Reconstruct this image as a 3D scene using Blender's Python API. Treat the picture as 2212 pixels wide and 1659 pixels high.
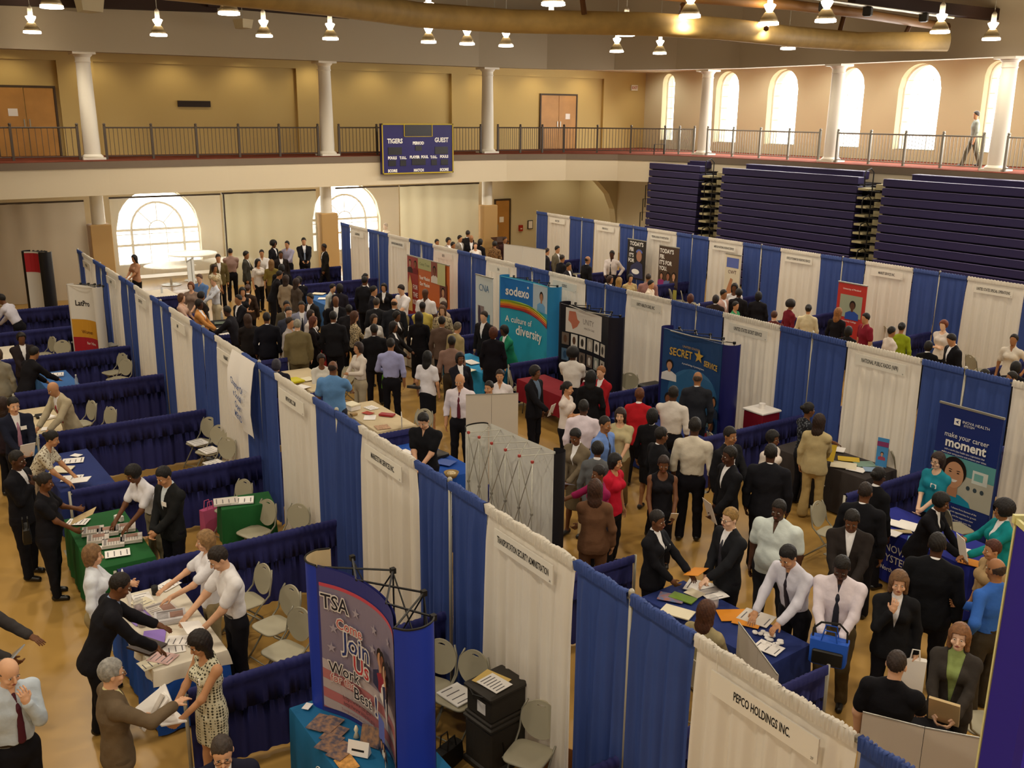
import bpy, math, random
import numpy as np
from mathutils import Vector, Matrix
for o in list(bpy.data.objects): bpy.data.objects.remove(o, do_unlink=True)
S = bpy.context.scene
COL = S.collection
PI = math.pi
def lin(h):
    if isinstance(h, str):
        h = h.lstrip('#'); c = [int(h[i:i+2], 16)/255 for i in (0, 2, 4)]
        return tuple(x/12.92 if x <= .04045 else ((x+.055)/1.055)**2.4 for x in c)
    return tuple(h)
# ---------------------------------------------------------------- camera
CX, CY, CZ = -4.757, -5.407, 6.226
YAW, PIT, ROLL, FPX = .58414, .27189, .00919, 2095.6
F_ = np.array([math.sin(YAW)*math.cos(PIT), math.cos(YAW)*math.cos(PIT), -math.sin(PIT)])
R_ = np.array([math.cos(YAW), -math.sin(YAW), 0.0]); U_ = np.cross(R_, F_)
R2_ = R_*math.cos(ROLL)+U_*math.sin(ROLL); U2_ = -R_*math.sin(ROLL)+U_*math.cos(ROLL)
cd = bpy.data.cameras.new('camera'); cam = bpy.data.objects.new('camera', cd); COL.objects.link(cam)
cd.sensor_fit = 'HORIZONTAL'; cd.sensor_width = 36; cd.lens = FPX/2212*36; cd.clip_start = .05; cd.clip_end = 400
M = Matrix(((R2_[0], U2_[0], -F_[0], CX), (R2_[1], U2_[1], -F_[1], CY), (R2_[2], U2_[2], -F_[2], CZ), (0, 0, 0, 1)))
cam.matrix_world = M
S.camera = cam
def at(px, py, z=0.0):                      # where a sight line of the photograph meets the height z
    d = F_+(px-1106)/FPX*R2_-(py-829.5)/FPX*U2_; t = (z-CZ)/d[2]
    return (CX+t*d[0], CY+t*d[1])
def at_y(px, py, y):
    d = F_+(px-1106)/FPX*R2_-(py-829.5)/FPX*U2_; t = (y-CY)/d[1]
    return (CX+t*d[0], CZ+t*d[2])
def at_x(px, py, x):
    d = F_+(px-1106)/FPX*R2_-(py-829.5)/FPX*U2_; t = (x-CX)/d[0]
    return (CY+t*d[1], CZ+t*d[2])
# ---------------------------------------------------------------- world, sun, exposure
S.view_settings.view_transform = 'Standard'; S.view_settings.look = 'None'
S.view_settings.exposure = 0.35; S.view_settings.gamma = 1.0; S.view_settings.use_curve_mapping = False
W = bpy.data.worlds.new('sky'); S.world = W; W.use_nodes = True
nt = W.node_tree; nt.nodes.clear()
wo = nt.nodes.new('ShaderNodeOutputWorld'); wb = nt.nodes.new('ShaderNodeBackground')
wb.inputs[0].default_value = (1.0, .98, .94, 1); wb.inputs[1].default_value = 6.0
nt.links.new(wb.outputs[0], wo.inputs[0])
def area(name, loc, rot, sx, sy, power, col):
    l = bpy.data.lights.new(name, 'AREA'); l.shape = 'RECTANGLE'; l.size = sx; l.size_y = sy; l.energy = power; l.color = col
    o = bpy.data.objects.new(name, l); o.location = loc; o.rotation_euler = rot; COL.objects.link(o); return o
# daylight entering through the two window walls (the windows themselves are built further down)
area('daylight_right', (26.6, 14.0, 6.6), (0, math.radians(62), 0), 3.0, 30, 1900, (1, .97, .92))
area('daylight_far', (9, 31.9, 2.4), (math.radians(-75), 0, 0), 16, 3.0, 200, (1, .98, .94))
# ---------------------------------------------------------------- helpers
def cprop(o, label=None, cat=None, group=None, kind=None):
    if label: o['label'] = label
    if cat: o['category'] = cat
    if group: o['group'] = group
    if kind: o['kind'] = kind
    return o
class MB:
    """collects shapes, builds ONE mesh object"""
    def __init__(s): s.v = []; s.f = []; s.m = []; s.cur = 0
    def quad(s, a, b, c, d):
        n = len(s.v); s.v += [a, b, c, d]; s.f.append((n, n+1, n+2, n+3)); s.m.append(s.cur); return s
    def add(s, vs, fs):
        n = len(s.v); s.v += [tuple(p) for p in vs]
        for f in fs: s.f.append(tuple(i+n for i in f)); s.m.append(s.cur)
        return s
    def box(s, x0, x1, y0, y1, z0, z1):
        v = [(x, y, z) for z in (z0, z1) for y in (y0, y1) for x in (x0, x1)]
        return s.add(v, [(0, 2, 3, 1), (4, 5, 7, 6), (0, 1, 5, 4), (2, 6, 7, 3), (0, 4, 6, 2), (1, 3, 7, 5)])
    def cbox(s, c, d, rz=0.0, bev=0.0):
        """box centred in x,y at c with bottom z, size d, optional top/edge bevel"""
        hx, hy, h = d[0]/2, d[1]/2, d[2]; cs, sn = math.cos(rz), math.sin(rz)
        def T(x, y, z): return (c[0]+x*cs-y*sn, c[1]+x*sn+y*cs, c[2]+z)
        if bev <= 0:
            v = [T(x, y, z) for z in (0, h) for y in (-hy, hy) for x in (-hx, hx)]
            return s.add(v, [(0, 2, 3, 1), (4, 5, 7, 6), (0, 1, 5, 4), (2, 6, 7, 3), (0, 4, 6, 2), (1, 3, 7, 5)])
        b = bev; rings = []
        for z, k in ((0, b), (b, 0), (h-b, 0), (h, b)):
            X, Y = hx-k, hy-k; q = b*.6
            rings.append([T(*p, z) for p in ((-X+q, -Y), (X-q, -Y), (X, -Y+q), (X, Y-q), (X-q, Y), (-X+q, Y), (-X, Y-q), (-X, -Y+q))])
        return s.rings(rings, True)
    def rings(s, rings, cap=True, close=True):
        n = len(s.v); k = len(rings[0])
        for r in rings: s.v += [tuple(p) for p in r]
        for i in range(len(rings)-1):
            for j in range(k if close else k-1):
                a = n+i*k+j; b = n+i*k+(j+1) % k
                s.f.append((a, b, b+k, a+k)); s.m.append(s.cur)
        if cap and close:
            s.f.append(tuple(n+j for j in reversed(range(k)))); s.m.append(s.cur)
            s.f.append(tuple(n+(len(rings)-1)*k+j for j in range(k))); s.m.append(s.cur)
        return s
    def tube(s, pts, r, n=8, cap=True, closed=False):
        P = [Vector(p) for p in pts]; rs = r if isinstance(r, (list, tuple)) else [r]*len(P)
        rings = []; up = None
        for i, p in enumerate(P):
            a = P[i-1] if (i > 0 or closed) else p; b = P[(i+1) % len(P)] if (i < len(P)-1 or closed) else p
            t = (b-a).normalized()
            if up is None: up = t.orthogonal().normalized()
            else:
                up = up-t*up.dot(t)
                up = up.normalized() if up.length > 1e-6 else t.orthogonal().normalized()
            w = t.cross(up)
            rings.append([p+(up*math.cos(2*PI*j/n)+w*math.sin(2*PI*j/n))*rs[i] for j in range(n)])
        if closed: rings.append(rings[0])
        return s.rings(rings, cap and not closed)
    def lathe(s, prof, c=(0, 0, 0), n=24):
        rings = [[(c[0]+r*math.cos(2*PI*j/n), c[1]+r*math.sin(2*PI*j/n), c[2]+z) for j in range(n)] for r, z in prof]
        return s.rings(rings, True)
    def ball(s, c, r, n=10, sc=(1, 1, 1)):
        rings = []
        for i in range(1, n//2+1):
            a = -PI/2+PI*i/(n//2+1)
            rings.append([(c[0]+r*sc[0]*math.cos(a)*math.cos(2*PI*j/n), c[1]+r*sc[1]*math.cos(a)*math.sin(2*PI*j/n), c[2]+r*sc[2]*math.sin(a)) for j in range(n)])
        return s.rings(rings, True)
    def prism(s, poly, fn, t0, t1):
        """2-D polygon mapped by fn(u, v, w) between w=t0 and w=t1"""
        n = len(s.v); k = len(poly)
        s.v += [tuple(fn(u, v, t0)) for u, v in poly]+[tuple(fn(u, v, t1)) for u, v in poly]
        s.f.append(tuple(n+j for j in reversed(range(k)))); s.f.append(tuple(n+k+j for j in range(k))); s.m += [s.cur]*2
        for j in range(k):
            s.f.append((n+j, n+(j+1) % k, n+k+(j+1) % k, n+k+j)); s.m.append(s.cur)
        return s
    def mesh(s, name, mats, smooth=False):
        me = bpy.data.meshes.new(name); me.from_pydata([tuple(map(float, p)) for p in s.v], [], s.f)
        if not isinstance(mats, (list, tuple)): mats = [mats]
        for m in mats: me.materials.append(m)
        if len(mats) > 1: me.polygons.foreach_set('material_index', s.m)
        if smooth: me.polygons.foreach_set('use_smooth', [True]*len(me.polygons))
        me.update()
        if smooth == 'auto': me.set_sharp_from_angle(angle=math.radians(38))
        return me
    def build(s, name, mats, parent=None, smooth=False, loc=None, rz=None):
        o = bpy.data.objects.new(name, s.mesh(name, mats, smooth)); COL.objects.link(o)
        if parent is not None: o.parent = parent
        if loc is not None: o.location = loc
        if rz is not None: o.rotation_euler = (0, 0, rz)
        return o
def empty(name, loc=(0, 0, 0), rz=0.0):
    o = bpy.data.objects.new(name, None); o.empty_display_size = .2; COL.objects.link(o)
    o.location = loc; o.rotation_euler = (0, 0, rz); return o
def thing(name, label, cat, loc=(0, 0, 0), rz=0.0, group=None):
    return cprop(empty(name, loc, rz), label, cat, group)
def copy_tree(o, parent=None):
    c = o.copy(); COL.objects.link(c)
    if parent is not None: c.parent = parent
    for ch in list(o.children): copy_tree(ch, c)
    return c
def struct(mb, name, mats, smooth=False):
    return cprop(mb.build(name, mats, None, smooth), kind='structure')
# ---------------------------------------------------------------- materials
MATS = {}
def mat(name, col, rough=.6, spec=.3, metal=0, var=0, vscale=6, bump=0, bscale=60, emit=None, estr=0, trans=0, alpha=1, col2=None):
    key = (name, str(col))
    if key in MATS: return MATS[key]
    m = bpy.data.materials.new(name); m.use_nodes = True; n = m.node_tree; b = n.nodes['Principled BSDF']; MATS[key] = m
    c = lin(col); b.inputs['Base Color'].default_value = (*c, 1); b.inputs['Roughness'].default_value = rough
    b.inputs['Specular IOR Level'].default_value = spec; b.inputs['Metallic'].default_value = metal; b.inputs['Alpha'].default_value = alpha
    if emit is not None:
        b.inputs['Emission Color'].default_value = (*lin(emit), 1); b.inputs['Emission Strength'].default_value = estr
    tc = n.nodes.new('ShaderNodeTexCoord')
    if var or col2:
        no = n.nodes.new('ShaderNodeTexNoise'); no.inputs['Scale'].default_value = vscale; no.inputs['Detail'].default_value = 3
        n.links.new(tc.outputs['Object'], no.inputs['Vector'])
        r = n.nodes.new('ShaderNodeValToRGB'); n.links.new(no.outputs['Fac'], r.inputs[0])
        c2 = lin(col2) if col2 else tuple(x*(1-var) for x in c); c1 = c if col2 else tuple(min(1, x*(1+var)) for x in c)
        r.color_ramp.elements[0].position = .35; r.color_ramp.elements[1].position = .65
        r.color_ramp.elements[0].color = (*c2, 1); r.color_ramp.elements[1].color = (*c1, 1)
        n.links.new(r.outputs[0], b.inputs['Base Color'])
    if bump:
        no = n.nodes.new('ShaderNodeTexNoise'); no.inputs['Scale'].default_value = bscale; no.inputs['Detail'].default_value = 2
        n.links.new(tc.outputs['Object'], no.inputs['Vector'])
        bp = n.nodes.new('ShaderNodeBump'); bp.inputs['Strength'].default_value = bump; bp.inputs['Distance'].default_value = .01
        n.links.new(no.outputs['Fac'], bp.inputs['Height']); n.links.new(bp.outputs[0], b.inputs['Normal'])
    if trans:
        out = n.nodes['Material Output']; tr = n.nodes.new('ShaderNodeBsdfTranslucent'); tr.inputs[0].default_value = (*c, 1)
        mx = n.nodes.new('ShaderNodeMixShader'); mx.inputs[0].default_value = trans
        n.links.new(b.outputs[0], mx.inputs[1]); n.links.new(tr.outputs[0], mx.inputs[2]); n.links.new(mx.outputs[0], out.inputs[0])
    return m
def cloth(col, pat=None):
    """fabric; pat = (kind, colour2)"""
    key = ('cloth', str(col), str(pat))
    if key in MATS: return MATS[key]
    if not pat:
        m = mat('fabric_'+str(col).strip('#'), col, .85, .15, var=.08, vscale=5, bump=.35, bscale=28); MATS[key] = m; return m
    m = bpy.data.materials.new('patterned_fabric'); m.use_nodes = True; n = m.node_tree; b = n.nodes['Principled BSDF']
    b.inputs['Roughness'].default_value = .85; b.inputs['Specular IOR Level'].default_value = .15
    tc = n.nodes.new('ShaderNodeTexCoord'); vo = n.nodes.new('ShaderNodeTexVoronoi' if pat[0] != 'stripe' else 'ShaderNodeTexWave')
    vo.inputs['Scale'].default_value = pat[2] if len(pat) > 2 else 22
    n.links.new(tc.outputs['Object'], vo.inputs['Vector'])
    if pat[0] == 'dots': vo.inputs['Randomness'].default_value = .12
    r = n.nodes.new('ShaderNodeValToRGB'); n.links.new(vo.outputs['Distance' if pat[0] != 'stripe' else 'Fac'], r.inputs[0])
    e = r.color_ramp.elements; e[0].position = .36; e[1].position = .42
    if pat[0] == 'stripe': e[0].position = .45; e[1].position = .55
    e[0].color = (*lin(pat[1]), 1); e[1].color = (*lin(col), 1)
    n.links.new(r.outputs[0], b.inputs['Base Color']); MATS[key] = m; return m
WHITE = mat('white_paint', '#e9e4d6', .6)
PAPER = mat('white_paper', '#f1ece6', .7); PAPER2 = mat('cream_paper', '#e6dcc0', .7); PAPERP = mat('purple_folder_paper', '#8d6fc0', .6)
BLACKM = mat('black_metal', '#15130f', .45, .4); STEEL = mat('steel', '#a9a69a', .4, .5, metal=.6); BLACKP = mat('black_plastic', '#17140f', .5, .4)
INK = mat('black_ink', '#1b1a1c', .7); INKW = mat('white_ink', '#f3f1ea', .6)
# ---------------------------------------------------------------- text
def text_mesh(txt, size=1.0, xs=1.0, off=0.0, align='CENTER', shear=0.0):
    """2-D outline of a text as (verts, faces); the curve and object are thrown away"""
    cu = bpy.data.curves.new('t', 'FONT'); cu.body = txt; cu.size = size; cu.align_x = align; cu.align_y = 'CENTER'; cu.offset = off; cu.shear = shear
    cu.resolution_u = 2
    o = bpy.data.objects.new('t', cu); me = o.to_mesh()
    vs = [(p.co.x*xs, p.co.y) for p in me.vertices]; fs = [tuple(p.vertices) for p in me.polygons]
    o.to_mesh_clear(); bpy.data.objects.remove(o); bpy.data.curves.remove(cu)
    return vs, fs
def text_on(mb, fn, txt, u, v, size, xs=1.0, w=.004, off=0.0, align='CENTER', shear=0.0, slope=0.0):
    vs, fs = text_mesh(txt, size, xs, off, align, shear)
    return mb.add([fn(u+a, v+b+a*slope, w) for a, b in vs], fs)
# ---------------------------------------------------------------- people: signed distance bodies, meshed with surface nets
def v3(*a): return np.array(a, float)
def nrm(a): return a/max(1e-9, np.linalg.norm(a))
class SDF:
    def __init__(s, xs, ys, zs): s.xs, s.ys, s.zs = xs, ys, zs; s.d = np.full((len(xs), len(ys), len(zs)), .2)
    def sl(s, lo, hi, m):
        r = []
        for a, l, h in ((s.xs, lo[0]-m, hi[0]+m), (s.ys, lo[1]-m, hi[1]+m), (s.zs, lo[2]-m, hi[2]+m)):
            i0, i1 = np.searchsorted(a, l), np.searchsorted(a, h)
            if i1 <= i0: return None
            r.append(slice(i0, i1))
        return tuple(r)
    def pts(s, q): return s.xs[q[0]][:, None, None], s.ys[q[1]][None, :, None], s.zs[q[2]][None, None, :]
    def un(s, q, d, k):
        a = s.d[q]
        if k > 0:
            h = np.maximum(k-np.abs(a-d), 0)/k; s.d[q] = np.minimum(a, d)-h*h*k*.25
        else: s.d[q] = np.minimum(a, d)
    def cone(s, a, b, r1, r2, k=.02, n=None, sq=1.0):
        m = max(r1, r2)+.05; lo = np.minimum(a, b); hi = np.maximum(a, b); q = s.sl(lo, hi, m)
        if q is None: return
        X, Y, Z = s.pts(q); X = X-a[0]; Y = Y-a[1]; Z = Z-a[2]; ba = b-a
        if n is not None:
            dn = (X*n[0]+Y*n[1]+Z*n[2])*(1/sq-1); X = X+dn*n[0]; Y = Y+dn*n[1]; Z = Z+dn*n[2]
            ba = ba+n*(ba@n)*(1/sq-1)
        L = max(1e-9, ba@ba); t = np.clip((X*ba[0]+Y*ba[1]+Z*ba[2])/L, 0, 1)
        d = np.sqrt((X-t*ba[0])**2+(Y-t*ba[1])**2+(Z-t*ba[2])**2)-(r1+(r2-r1)*t)
        s.un(q, d*(sq if n is not None else 1)**.5, k)
    def ell(s, c, r, R=None, k=.02, sub=False):
        q = s.sl(c, c, max(r)+.05)
        if q is None: return
        X, Y, Z = s.pts(q); X = X-c[0]; Y = Y-c[1]; Z = Z-c[2]
        if R is None: R = np.eye(3)
        A = X*R[0, 0]+Y*R[1, 0]+Z*R[2, 0]; B = X*R[0, 1]+Y*R[1, 1]+Z*R[2, 1]; C = X*R[0, 2]+Y*R[1, 2]+Z*R[2, 2]
        k0 = np.sqrt((A/r[0])**2+(B/r[1])**2+(C/r[2])**2); k1 = np.sqrt((A/r[0]**2)**2+(B/r[1]**2)**2+(C/r[2]**2)**2)+1e-9
        d = k0*(k0-1)/k1
        if sub: s.d[q] = np.maximum(s.d[q], -d)
        else: s.un(q, d, k)
    def cut(s, fn):
        X, Y, Z = s.xs[:, None, None], s.ys[None, :, None], s.zs[None, None, :]
        s.d = np.maximum(s.d, fn(X, Y, Z))
    def net(s):
        d = s.d; ins = d < 0
        c = [ins[i:ins.shape[0]-1+i, j:ins.shape[1]-1+j, k:ins.shape[2]-1+k] for i in (0, 1) for j in (0, 1) for k in (0, 1)]
        sm = sum(x.astype(np.int8) for x in c); act = (sm > 0) & (sm < 8)
        I = np.argwhere(act)
        if len(I) == 0: return np.zeros((0, 3)), np.zeros((0, 4), int)
        idx = -np.ones(act.shape, np.int64); idx[act] = np.arange(len(I))
        cs = [(i, j, k) for i in (0, 1) for j in (0, 1) for k in (0, 1)]
        val = {t: d[I[:, 0]+t[0], I[:, 1]+t[1], I[:, 2]+t[2]] for t in cs}
        acc = np.zeros((len(I), 3)); cnt = np.zeros(len(I))
        for t in cs:
            for ax in range(3):
                if t[ax] == 0:
                    u = list(t); u[ax] = 1; u = tuple(u); a, b = val[t], val[u]; mm = (a < 0) != (b < 0)
                    w = np.where(mm, a/np.where(mm, a-b, 1), 0)
                    p = np.tile(np.array(t, float), (len(I), 1)); p[:, ax] += w
                    acc += p*mm[:, None]; cnt += mm
        acc /= cnt[:, None]; V = np.empty_like(acc)
        for ax, a in enumerate((s.xs, s.ys, s.zs)):
            i = I[:, ax]; V[:, ax] = a[i]+(a[i+1]-a[i])*acc[:, ax]
        Fs = []
        for ax in range(3):
            a = [slice(None)]*3; b = [slice(None)]*3; a[ax] = slice(0, -1); b[ax] = slice(1, None)
            A, B = ins[tuple(a)], ins[tuple(b)]; o1, o2 = (ax+1) % 3, (ax+2) % 3
            for flip, mk in ((False, A & ~B), (True, ~A & B)):
                E = np.argwhere(mk); E = E[(E[:, o1] > 0) & (E[:, o2] > 0) & (E[:, o1] < ins.shape[o1]-1) & (E[:, o2] < ins.shape[o2]-1)]
                if len(E) == 0: continue
                def g(p, q_):
                    e = E.copy(); e[:, o1] -= p; e[:, o2] -= q_; return idx[e[:, 0], e[:, 1], e[:, 2]]
                f = np.stack([g(0, 0), g(1, 0), g(1, 1), g(0, 1)], 1)
                if flip: f = f[:, ::-1]
                Fs.append(f)
        F = np.concatenate(Fs); F = F[(F >= 0).all(1)]
        return V, F
def np_mesh(name, parts, mats):
    """parts: list of (V, F, slot)"""
    me = bpy.data.meshes.new(name); V = np.concatenate([p[0] for p in parts]); o = 0; Fa = []; ms = []
    for v, f, s_ in parts: Fa.append(np.asarray(f)+o); ms.append(np.full(len(f), s_)); o += len(v)
    F = np.concatenate(Fa)
    me.vertices.add(len(V)); me.vertices.foreach_set('co', V.astype(np.float32).ravel())
    me.loops.add(F.size); me.loops.foreach_set('vertex_index', F.ravel().astype(np.int32))
    me.polygons.add(len(F)); me.polygons.foreach_set('loop_start', (np.arange(len(F))*4).astype(np.int32))
    me.polygons.foreach_set('material_index', np.concatenate(ms).astype(np.int32))
    me.polygons.foreach_set('use_smooth', np.ones(len(F), bool))
    for m in mats: me.materials.append(m)
    me.update(calc_edges=True); me.validate(); return me
def axis(lo, hi, h, fine, hf):
    """grid coordinates from lo to hi with step h, hf inside the fine intervals"""
    out = [lo]
    while out[-1] < hi:
        x = out[-1]; st = h
        if hf < h:
            for a, b in fine:
                if a-h <= x <= b: st = hf
        out.append(x+st)
    return np.array(out)
def rotx(a): c, s = math.cos(a), math.sin(a); return np.array([[1, 0, 0], [0, c, -s], [0, s, c]])
def rotz(a): c, s = math.cos(a), math.sin(a); return np.array([[c, -s, 0], [s, c, 0], [0, 0, 1]])
def roty(a): c, s = math.cos(a), math.sin(a); return np.array([[c, 0, s], [0, 1, 0], [-s, 0, c]])
def sph(c, r, R=None, n=8):
    a = np.linspace(0, 2*PI, n, endpoint=False); b = np.linspace(-PI/2+.05, PI/2-.05, n)
    V = np.array([[r[0]*math.cos(q)*math.cos(p), r[1]*math.cos(q)*math.sin(p), r[2]*math.sin(q)] for q in b for p in a])
    if R is not None: V = V@R.T
    F = np.array([(i*n+j, i*n+(j+1) % n, (i+1)*n+(j+1) % n, (i+1)*n+j) for i in range(n-1) for j in range(n)])
    return V+c, F
# hand targets: (side offset, forward, height) as fractions of body height; side is measured outwards from the body's middle
ARM = {
 'side': (.155, .03, .40), 'loose': (.17, .09, .44), 'hold': (.05, .20, .57), 'holdlow': (.09, .17, .50), 'high': (.09, .21, .68),
 'reach': (.08, .36, .58), 'reachlow': (.08, .34, .50), 'far': (.06, .42, .62), 'chin': (.02, .115, .765), 'lips': (.025, .105, .80), 'hip': (.15, .01, .56), 'cross': (-.07, .15, .66),
 'belly': (.02, .16, .55), 'back': (.09, -.10, .50), 'point': (.10, .36, .72), 'up': (.12, .22, .86), 'under': (.09, .14, .60), 'desk': (.09, .26, .44), 'wide': (.24, .22, .66)}
SKIN = {'d': '#4a2c1c', 'b': '#6b4329', 'm': '#9a6a45', 't': '#bd8a63', 'l': '#d6a684', 'p': '#dfb79a'}
LIP = mat('lips', '#8c4a40', .5); EYEW = mat('eye_white', '#d9d4c8', .3); EYED = mat('iris', '#1c130d', .3)
def person(label, px=None, py=None, H=1.72, face=0, skin='m', hair='short', hc='#17110d', top=('jacket', '#15141a'), bot=('trousers', '#15141a'), arms=('side', 'side'),
           lean=0, turn=0, nod=8, legs='stand', w=1.0, shirt='#e8e6e6', tie=None, shoe='#16120f', pos=None, z0=0.0, fem=False, items=(), mirror=False, far=None, glasses=False, tag=False):
    """face: 0 towards the photographer, 90 to the right of the photograph, 180 away"""
    if legs == 'sit': headz = .52+.47*H
    else: headz = H
    leanr = math.radians(lean); spine = .345*H
    headz_eff = headz-(1-math.cos(leanr))*(.46*H)
    if pos is None: hx, hy = at(px, py, headz_eff+z0)
    else: hx, hy = pos
    dist = math.hypot(hx-CX, hy-CY)+.01; los = math.atan2(hy-CY, hx-CX)
    yaw = los+PI+math.radians(face)-PI/2           # local +Y is forward; face 0 looks back at the camera
    h = far or min(.021, max(.0088, dist*.0010)); hf = max(.0046, h*.5) if dist < 17 else h
    # ---- skeleton (local; x = the person's right)
    hipz = .46+.06 if legs == 'sit' else .525*H
    pel = v3(0, 0, hipz); Rt = rotx(-leanr); up = Rt@v3(0, 0, 1); fw = Rt@v3(0, 1, 0)
    waist = pel+Rt@v3(0, 0, .09*H); chest = pel+Rt@v3(0, 0, .215*H); neck = pel+Rt@v3(0, -.01, .315*H); 
    if legs == 'sit': chest = pel+Rt@v3(0, 0, .2*H)
    Rh = rotz(math.radians(turn))@rotx(-math.radians(nod)-leanr*.45)
    hs = H/1.72*(.97 if fem else 1.0)
    hc0 = neck+up*.045*H+Rt@v3(0, .012*H, 0)+Rh@v3(0, 0, .068*H)
    sw = (.098 if fem else .112)*H*(.6+.4*w); sh = []
    for sd in (-1, 1): sh.append(pel+Rt@v3(sd*sw, -.005, .285*H))
    hw = .052*H*w
    offx, offy = hc0[0], hc0[1]                    # so that the head stands over the pixel given
    # arms
    hands = []; elb = []
    for i, sd in enumerate((-1, 1)):
        a = arms[i]; t = ARM[a] if isinstance(a, str) else a
        T = v3(sd*t[0]*H*(.7+.3*w), t[1]*H, t[2]*H)
        if legs == 'sit': T = T+v3(0, 0, pel[2]-.525*H)
        if abs(lean) > 3 and a in ('side', 'hip', 'back', 'under', 'hold', 'belly', 'cross', 'chin', 'holdlow', 'high', 'loose'):
            T = pel+Rt@(T-pel) if a != 'side' else sh[i]+v3(sd*.03, .03, -.42*H)
        S0 = sh[i]; L1, L2 = .172*H, .150*H; D = T-S0; dl = np.linalg.norm(D)
        if dl > (L1+L2)*.985: D = D*(L1+L2)*.985/dl; dl = (L1+L2)*.985; T = S0+D
        if dl < .1*H: D = nrm(D)*.1*H; dl = .1*H; T = S0+D
        u_ = D/dl; ca = (L1*L1+dl*dl-L2*L2)/(2*L1*dl); ca = max(-1, min(1, ca))
        hint = v3(sd*.75, -.75, -.35); hint = nrm(hint-u_*(hint@u_))
        E_ = S0+u_*L1*ca+hint*L1*math.sqrt(1-ca*ca); elb.append(E_); hands.append(T)
    # legs
    kn, an = [], []
    for sd in (-1, 1):
        hp = pel+v3(sd*hw, 0, -.015)
        if legs == 'sit': K = hp+v3(sd*.05, .25*H, -.01); A = v3(K[0], K[1]-.02, .045*H)
        elif legs == 'step':
            f = sd*.13*H; K = hp+v3(sd*.01, f*.55+.025, -.235*H); A = v3(hp[0]+sd*.01, f*1.1, .05*H+(0.03 if sd < 0 else 0))
        elif legs == 'lean': K = hp+v3(sd*.02, .01, -.24*H); A = v3(hp[0]+sd*.035, -.03, .045*H)
        else: K = hp+v3(sd*.012, .02, -.24*H); A = v3(hp[0]+sd*.028, -.005+(.05 if sd > 0 else -.03), .045*H)
        kn.append(K); an.append(A)
    allp = np.array([pel, chest, hc0, *hands, *elb, *kn, *an, *sh])
    lo = allp.min(0)-v3(.16, .16, .05); hi = allp.max(0)+v3(.16, .16, .17*H*.5+.09); lo[2] = -.02
    # generous room for hair and hands
    lo[:2] -= .10*w; hi[:2] += .10*w
    fx = [(hc0[0]-.1, hc0[0]+.1)]; fy = [(hc0[1]-.12, hc0[1]+.13)]; fz = [(hc0[2]-.14, hc0[2]+.14)]
    if dist < 13:
        for T in hands: fx.append((T[0]-.09, T[0]+.09)); fy.append((T[1]-.07, T[1]+.13)); fz.append((T[2]-.1, T[2]+.08))
    xs = axis(lo[0], hi[0], h, fx, hf); ys = axis(lo[1], hi[1], h, fy, hf); zs = axis(lo[2], hi[2], h, fz, hf)
    def torso(g, o, hem=None, k=.05):
        rw = (.128 if fem else .135)*H/1.72*w; cw = (.148 if fem else .172)*H/1.72*(.5+.5*w); pw = (.165 if fem else .15)*H/1.72*w; sq = .66+.12*(w-1)
        g.cone(pel-up*.02, waist, pw+o, rw+o, k, fw, sq); g.cone(waist, chest, rw+o, cw+o, k, fw, sq)
        if w > 1.12: g.ell(waist+fw*.05*w-up*.02, (rw+o, rw*.85+o, .14*w), None, k)
        g.cone(chest, chest+up*.045*H, cw+o, cw*.80+o, k, fw, sq)
        g.cone(sh[0]*.9+chest*.1, sh[1]*.9+chest*.1, .044*hs+o*.8, .044*hs+o*.8, k)
        g.cone(sh[0]*.8+neck*.2, neck+up*.02, .035*hs+o*.6, .045*hs+o*.4, k); g.cone(sh[1]*.8+neck*.2, neck+up*.02, .035*hs+o*.6, .045*hs+o*.4, k)
        if fem:
            for sd in (-1, 1): g.ell(chest+Rt@v3(sd*.065, .085+o*.3, .012), (.062+o, .055+o, .062+o), None, .04)
    def arm(g, i, o, t1=1.0, k=.03, cuff=0.0):
        S0, E_, T = sh[i], elb[i], hands[i]; ra, re, rw_ = (.052, .042, .030) if not fem else (.044, .036, .026); ra *= (.5+.5*w)*hs; re *= hs
        g.ell(S0-up*.02, (.050*hs+o*.8, .052*hs+o*.8, .052*hs+o*.6), None, k)
        if t1 <= .5: g.cone(S0, S0+(E_-S0)*t1*2, ra+o, ra+(re-ra)*t1*2+o+cuff, k); return
        g.cone(S0, E_, ra+o, re+o, k); f = (t1-.5)*2; g.cone(E_, E_+(T-E_)*f, re+o, re+(rw_-re)*f+o+cuff, k)
    def leg(g, i, o, t1=1.0, k=.03, bag=0.0):
        sd = (-1, 1)[i]; hp = pel+v3(sd*hw*1.12, 0, -.03); K, A = kn[i], an[i]
        r1, r2, r3 = (.082*w, .054*(.5+.5*w), .040) if not fem else (.084*w, .052*(.5+.5*w), .034)
        if t1 <= .5: f = t1*2; g.cone(hp, hp+(K-hp)*f, r1*hs+o, (r1+(r2-r1)*f)*hs+o, k); return
        g.cone(hp, K, r1*hs+o, r2*hs+o, k); f = (t1-.5)*2; g.cone(K, K+(A-K)*f, r2*hs+o, (r2+(r3-r2)*f)*hs+o+bag, k)
        if o <= 0: g.ell(K+(A-K)*.32+v3(0, -.010, 0), (.044*hs, .046*hs, .09*hs), None, .03)
    root_name = 'person'
    body = SDF(xs, ys, zs); torso(body, -.012)
    for i in (0, 1): arm(body, i, 0); leg(body, i, -.006); body.cone(an[i]+v3(0, -.01, -.02), an[i]+v3(0, .12*hs, -.042), .035, .026, .03)
    body.cone(neck-up*.03, hc0-Rh@v3(0, .012, .045), .056*hs if not fem else .048*hs, .052*hs if not fem else .045*hs, .03)
    # head
    def hp_(x, y, z): return hc0+Rh@(v3(x, y, z)*hs)
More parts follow.
